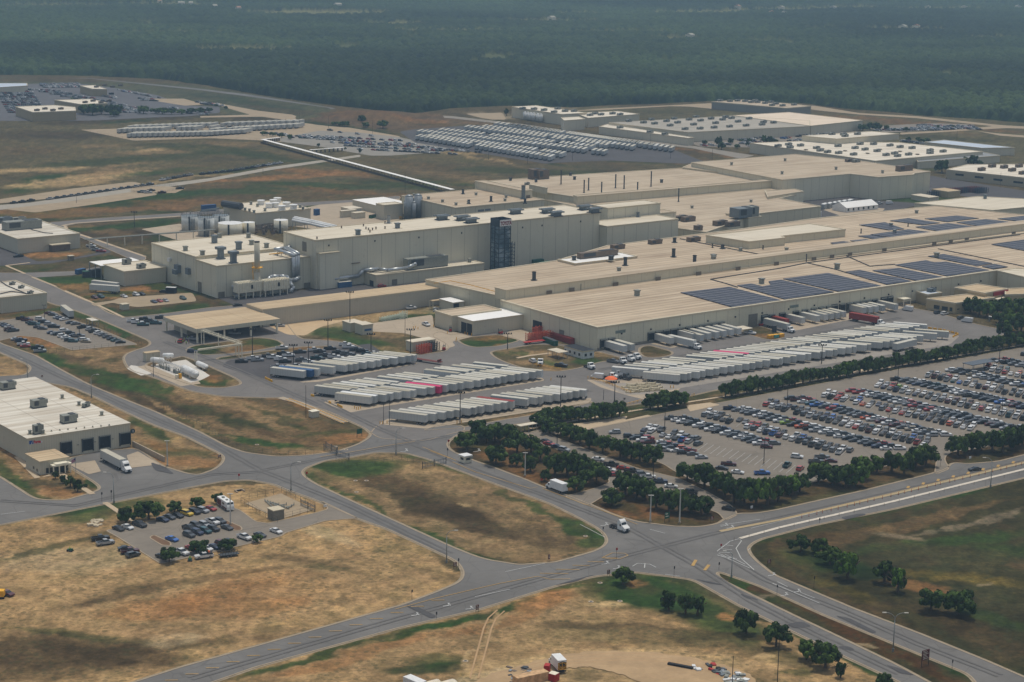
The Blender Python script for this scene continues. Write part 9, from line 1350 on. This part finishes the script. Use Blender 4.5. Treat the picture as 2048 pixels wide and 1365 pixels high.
container(156,550,172,547, BLUP, 'blue machine container under the white awning'); container(166,556,186,555, DGREY, 'dark green machinery block under the white awning', 3,3.2, GRNP); container(184,556,204,553, DGREY, 'dark machinery block beside the small beige shop', 3,4)
container(405,424,433,422, TBLUE, 'long blue container behind the railed tanks', 2.6,4); container(632,432,640,431, TBLUE, 'blue container at the right of the utility building', 2.6,4); container(743,438,761,434, GRNP, 'dark green skip in the service yard', 2.2,2, BLACK); container(717,434,730,431, BLUP, 'blue skip in the service yard', 2.2,2, BLUP)
for i in range(5): container(777 + i * 4.6,434 + i * .8,781 + i * 4.6,434.8 + i * .8, YELP, 'small yellow bin, %s from the left beside the process block' % nth(i + 1),1.6,1.4, None, 'bin', 'bin', .1, 'small yellow bins')
for i, (x, c) in enumerate(((1539, YELP),(1549, plain('cyan skip', sr(90,170,160)[:3],.6)),(1560, YELP))): container(x, 678.5 - i * 1.2, x + 9,677 - i * 1.2, c, '%s skip, %s from the left at the dock grass tip' % ('cyan' if i == 1 else 'yellow', nth(i + 1)),1.8,1.5, YELP, 'skip', 'skip', .1, 'skips at the dock grass tip')
container(1545,665,1553,665, DKTRIM, 'dark box cabinet on the dock grass', 1.6,3)
for i in range(6): container(1641 + i * 10.4 - (i > 2) * 2,419.5 - i * 1.6,1649 + i * 10.4 - (i > 2) * 2,420.2 - i * 1.6, plain('trailer back', sr(150,152,150)[:3]), 'short pale trailer, %s from the left left of the marquee tent' % nth(i + 1),8,3.6, WHT, 'short_trailer', 'trailer', .1, 'short trailers near the marquee')
container(1608,441,1643,435.5, WHT, 'white trailer parked against the middle tan hall', 2.6,3.8); container(1467,461,1495,464, WHT, 'white trailer beside the brown rooftop boxes', 2.6,3.6)
mq = rect((1692,426),(1756,419),(1683,421),0); e0 = mq[0]; s_ = thing('marquee_tent', 'white marquee tent with arched windows in the inner yard', 'tent', (e0[0], e0[1],.2), AANG); Lx = float(np.hypot(*(mq[1] - mq[0]))); kid('wall', MB().box(0, Lx, 0,13,0,3), WHT, s_); kid('roof', MB().add([(0,-.3,3),(Lx, -.3,3),(Lx, 6.5,6),(0,6.5,6),(0,13.3,3),(Lx, 13.3,3)],[(0,1,2,3),(3,2,5,4),(0,3,4),(1,5,2)]), R_WHITE, s_)
for i in range(6): kid('window', MB().box(1.5 + i * Lx / 6.4,3. + i * Lx / 6.4,-.06,0,.8,2.5), GLASS, s_)
for i, (x, y) in enumerate(((1868,395),(1905,389),(1920,388),(1940,386),(1955,388))): frames(x, y, 5,3,3,2.2,2,1.3, plain('red crates', sr(120,50,52)[:3],.7) if i % 2 else plain('dark blue crates', sr(52,62,78)[:3],.7), '%s crate stack, %s from the left in the right hand storage yard' % ('red' if i % 2 else 'dark blue', nth(i + 1)), 'crate_stack', grp='crate stacks in the storage yard')
rb('portable_office', 'long cream portable office before the red crate stacks', (1858,397),(1878,395),(1832,390),3, W3, R_HALL, trim=0); rb('portable_office', 'tan roofed portable office right of the long cream one', (1896,385),(1918,382),(1872,379),4, W6, R_CORR, trim=0)
tp = thing('tarpaulin', 'bright orange tarpaulin over equipment beside the yellow rail', 'tarpaulin', (*G(1222,765),0),0); kid('cover', MB().cyl((0,0,1.6),(0,0,2.4),2.8,9,0,1.6), plain('orange tarp', sr(236,112,56)[:3],.7), tp); kid('leg', MB().cyl((-2,0,0),(-2,0,1.7),.1), STEEL, tp)
def forklift(x, y, m, lb): s_ = thing('forklift', lb, 'forklift', (*G(x, y),.1), rnd.random() * 6, 'forklifts'); kid('body', MB().box(-1.1,.9,-.6,.6,.35,1.1).box(-1.1,-.6,-.6,.6,1.1,1.4), m, s_); kid('mast', MB().box(.95,1.1,-.45,-.3,.1,2.8).box(.95,1.1,.3,.45,.1,2.8).box(1.1,2,-.4,-.25,.1,.2).box(1.1,2,.25,.4,.1,.2), DGREY, s_); kid('cage', MB().box(-.8,.5,-.55,.55,2.05,2.15).cyl((-.8,.5,1),(-.8,.5,2.1),.05,4).cyl((-.8,-.5,1),(-.8,-.5,2.1),.05,4).cyl((.5,.5,1),(.5,.5,2.1),.05,4).cyl((.5,-.5,1),(.5,-.5,2.1),.05,4), DGREY, s_); [kid('wheel', MB().cyl((a, b - .1,.3),(a, b + .1,.3),.3,10), BLACK, s_) for a in (-.7,.6) for b in (-.55,.55)]
for x, y, m, lb in ((888,701, REDM, 'red forklift at the right end of the tall racks'),(901,664, REDM, 'red forklift beside the workshop corner'),(1001,669, REDM, 'red and black forklift right of the white roofed workshop'),(1827,604, ORNG, 'orange forklift beside the small square canopy'),(1522,653, REDM, 'red forklift at the dock roller door')): forklift(x, y, m, lb)
fb = thing('flatbed_trailer', 'rusty empty flatbed trailer right of the back trailer row', 'trailer', (*G(830,722),.1), ang((830,722),(870,728))); kid('deck', MB().box(0,14,-1.2,1.2,.95,1.15).box(12.5,13.2,-1.2,1.2,1.15,2.2), plain('rusty deck', sr(110,62,58)[:3],.9), fb); [link('wheel', TWH, fb, (a, b, .5)) for a in (1.5,2.8) for b in (-.9,.9)]
fb = thing('flatbed_trailer', 'red flatbed carrying racks before the dock warehouse side door', 'trailer', (*G(1048,690),.1), AANG - .1); kid('deck', MB().box(0,13,-1.2,1.2,.9,1.15), REDM, fb); [link('wheel', TWH, fb, (a, b, .5)) for a in (1.5,2.8) for b in (-.9,.9)]
container(1095,1362,1110,1366, REDM, 'small red box with a pale lid right of the rust red generator', 2.2,2., CREAM); container(1087,1350,1098,1351, REDM, 'rust red generator with thin pipes behind the white rescue truck', 2.2,2.4)
container(1035,1376,1098,1362, plain('rusty white roof', sr(196,160,120)[:3],.9,0,.3,.8), 'long container with a rusted white roof at the bottom edge', 2.6,2.4)
container(806,1379,838,1393, WHT, 'white panel topped truck body cut by the bottom edge', 2.6,3.4)
for x, y, r, lb in ((858,1384,2.0, 'left rounded cream tank cover at the bottom edge'),(890,1390,2.8, 'larger rounded cream tank cover at the bottom edge')): g = G(x, y); s_ = thing('tank_cover', lb, 'tank', (g[0], g[1],0), AANG); kid('shell', MB().cyl((-3,0,.8),(3,0,.8), r, 16), plain('cream cover', sr(214,204,184)[:3],.7), s_, True)
tr_ = thing('black_trough', 'long black trough lying on the pale dirt at the bottom', 'trough', (*G(1336,1330),0), ang((1336,1330),(1383,1339))); kid('trough', MB().box(0,7.2,-.5,.5,.05,.7), BLACK, tr_)
def junk(x, y, n, sp, mats, lb): 
    g = G(x, y); mb = MB(); r = random.Random(n + int(x))
    for i in range(n): mb.box(-r.uniform(.3,1.3), r.uniform(.3,1.3),-.4, r.uniform(.2,.9),0, r.uniform(.15,.7), r.randrange(len(mats)), r.random() * 3,(g[0] + r.uniform(-sp, sp), g[1] + r.uniform(-sp, sp) * 2,0))
    tag(mb.ob('debris_pile', mats), lb, 'debris', 'debris piles', 'stuff')
junk(1426,1340,14,1.8,[DGREY, BLACK, REDM], 'dark scrap beside the black trough at the bottom'); junk(1443,1346,8,1.4,[DGREY, BLUEG], 'dark torn sheets right of the dark scrap'); junk(1470,1362,50,3,[WHT, GREYM, STEEL], 'white rubble heap at the bottom edge'); junk(1392,1338,6,.8,[STEEL, WHT], 'pale scrap at the end of the black trough'); junk(1040,1352,30,3,[DGREY, STEEL, BRNM], 'tangled scrap behind the rusted container'); junk(193,1047,22,1.8,[plain('limestone', sr(190,176,150)[:3],.9)], 'pale rocks at the ditch above the small car park'); junk(985,620 - 4,10,3,[STEEL, GREYM], 'grey boxes by the corridor shed'); junk(880,620,14,3,[STEEL, WHT], 'pale pipes and boxes before the white roofed shed')
yd = thing('digger', 'yellow digger cut by the left edge beside the maroon sedan', 'digger', (*G(-2,1196),0)); kid('body', MB().box(-2,1.6,-1.1,1.1,.6,2.4), YELP, yd); kid('track', MB().box(-2,1.8,-1.2,-.7,0,.6).box(-2,1.8,.7,1.2,0,.6), BLACK, yd)
dr_ = thing('culvert', 'concrete culvert mouth in the grass above the small car park', 'culvert', (*G(478,983),0), AANG); kid('headwall', MB().box(-1.6,1.6,0,.5,0,.7).box(-1.6,-1.2,-1.6,0,0,.5).box(1.2,1.6,-1.6,0,0,.5), CONC, dr_); kid('opening', MB().box(-.8,.8,-.06,0,.05,.5), BLACK, dr_)
for i, (x, y) in enumerate(((671,893.5),(692,900),(733,962),(711,962),(713,985),(514,890),(1200,1166.5),(1182,1204),(1240,1203),(931,1323),(1171,1073),(460,1138 - 60))):
    if i < 11: g = G(x, y); tag(MB().cyl((g[0], g[1],0),(g[0], g[1],.12),.8,14).cyl((g[0], g[1],.12),(g[0], g[1],.16),.4,10,1).ob('manhole', [CONC, DGREY]), 'pale manhole cover in the grass %s' % ('at the top of the triangular field, left', 'at the top of the triangular field, right', 'in the middle of the triangular field, right', 'in the middle of the triangular field, left', 'low in the triangular field', 'above the road bend of the strip field', 'beside the lone oak', 'below the lone oak, left', 'below the lone oak, right', 'on the green patch near the bottom', 'near the right tip of the triangular field')[i], 'manhole', 'manholes')
for i, (x, y, wq, hq) in enumerate(((320,11,8,3),(363,17,16,5),(382,17,4,5),(430,22,6,4),(477,26,4,4),(676,20,16,5),(1103,46,14,4),(1380,84,14,5),(1475,22,7,4),(1562,24,7,4),(1666,25,8,5),(1805,65,18,5),(1832,63,6,4),(1855,23,6,4),(1928,23,6,4),(2036,22,12,4),(1544,33,10,3),(1568,34,8,3))):
    g = G(x, y); sc_ = scale(x, y); L = max(8, wq * sc_ * .8); s_ = thing('farm_building', 'tiny far building in the hazy woods, %s of those at the top' % nth(i + 1), 'building', (g[0], g[1],0),.1 * i, 'tiny far buildings in the woods'); kid('wall', MB().box(-L / 2, L / 2,-6,6,0, hq + 6), W5, s_); kid('roof', MB().add([(-L / 2,-6, hq + 6),(L / 2,-6, hq + 6),(L / 2,0, hq + 8),(-L / 2,0, hq + 8),(L / 2,6, hq + 6),(-L / 2,6, hq + 6)],[(0,1,2,3),(3,2,4,5),(0,3,5),(1,4,2)]), plain('dull far roof', sr(170,164,148)[:3]) if i % 4 else plain('clay roof', sr(170,124,100)[:3]), s_)
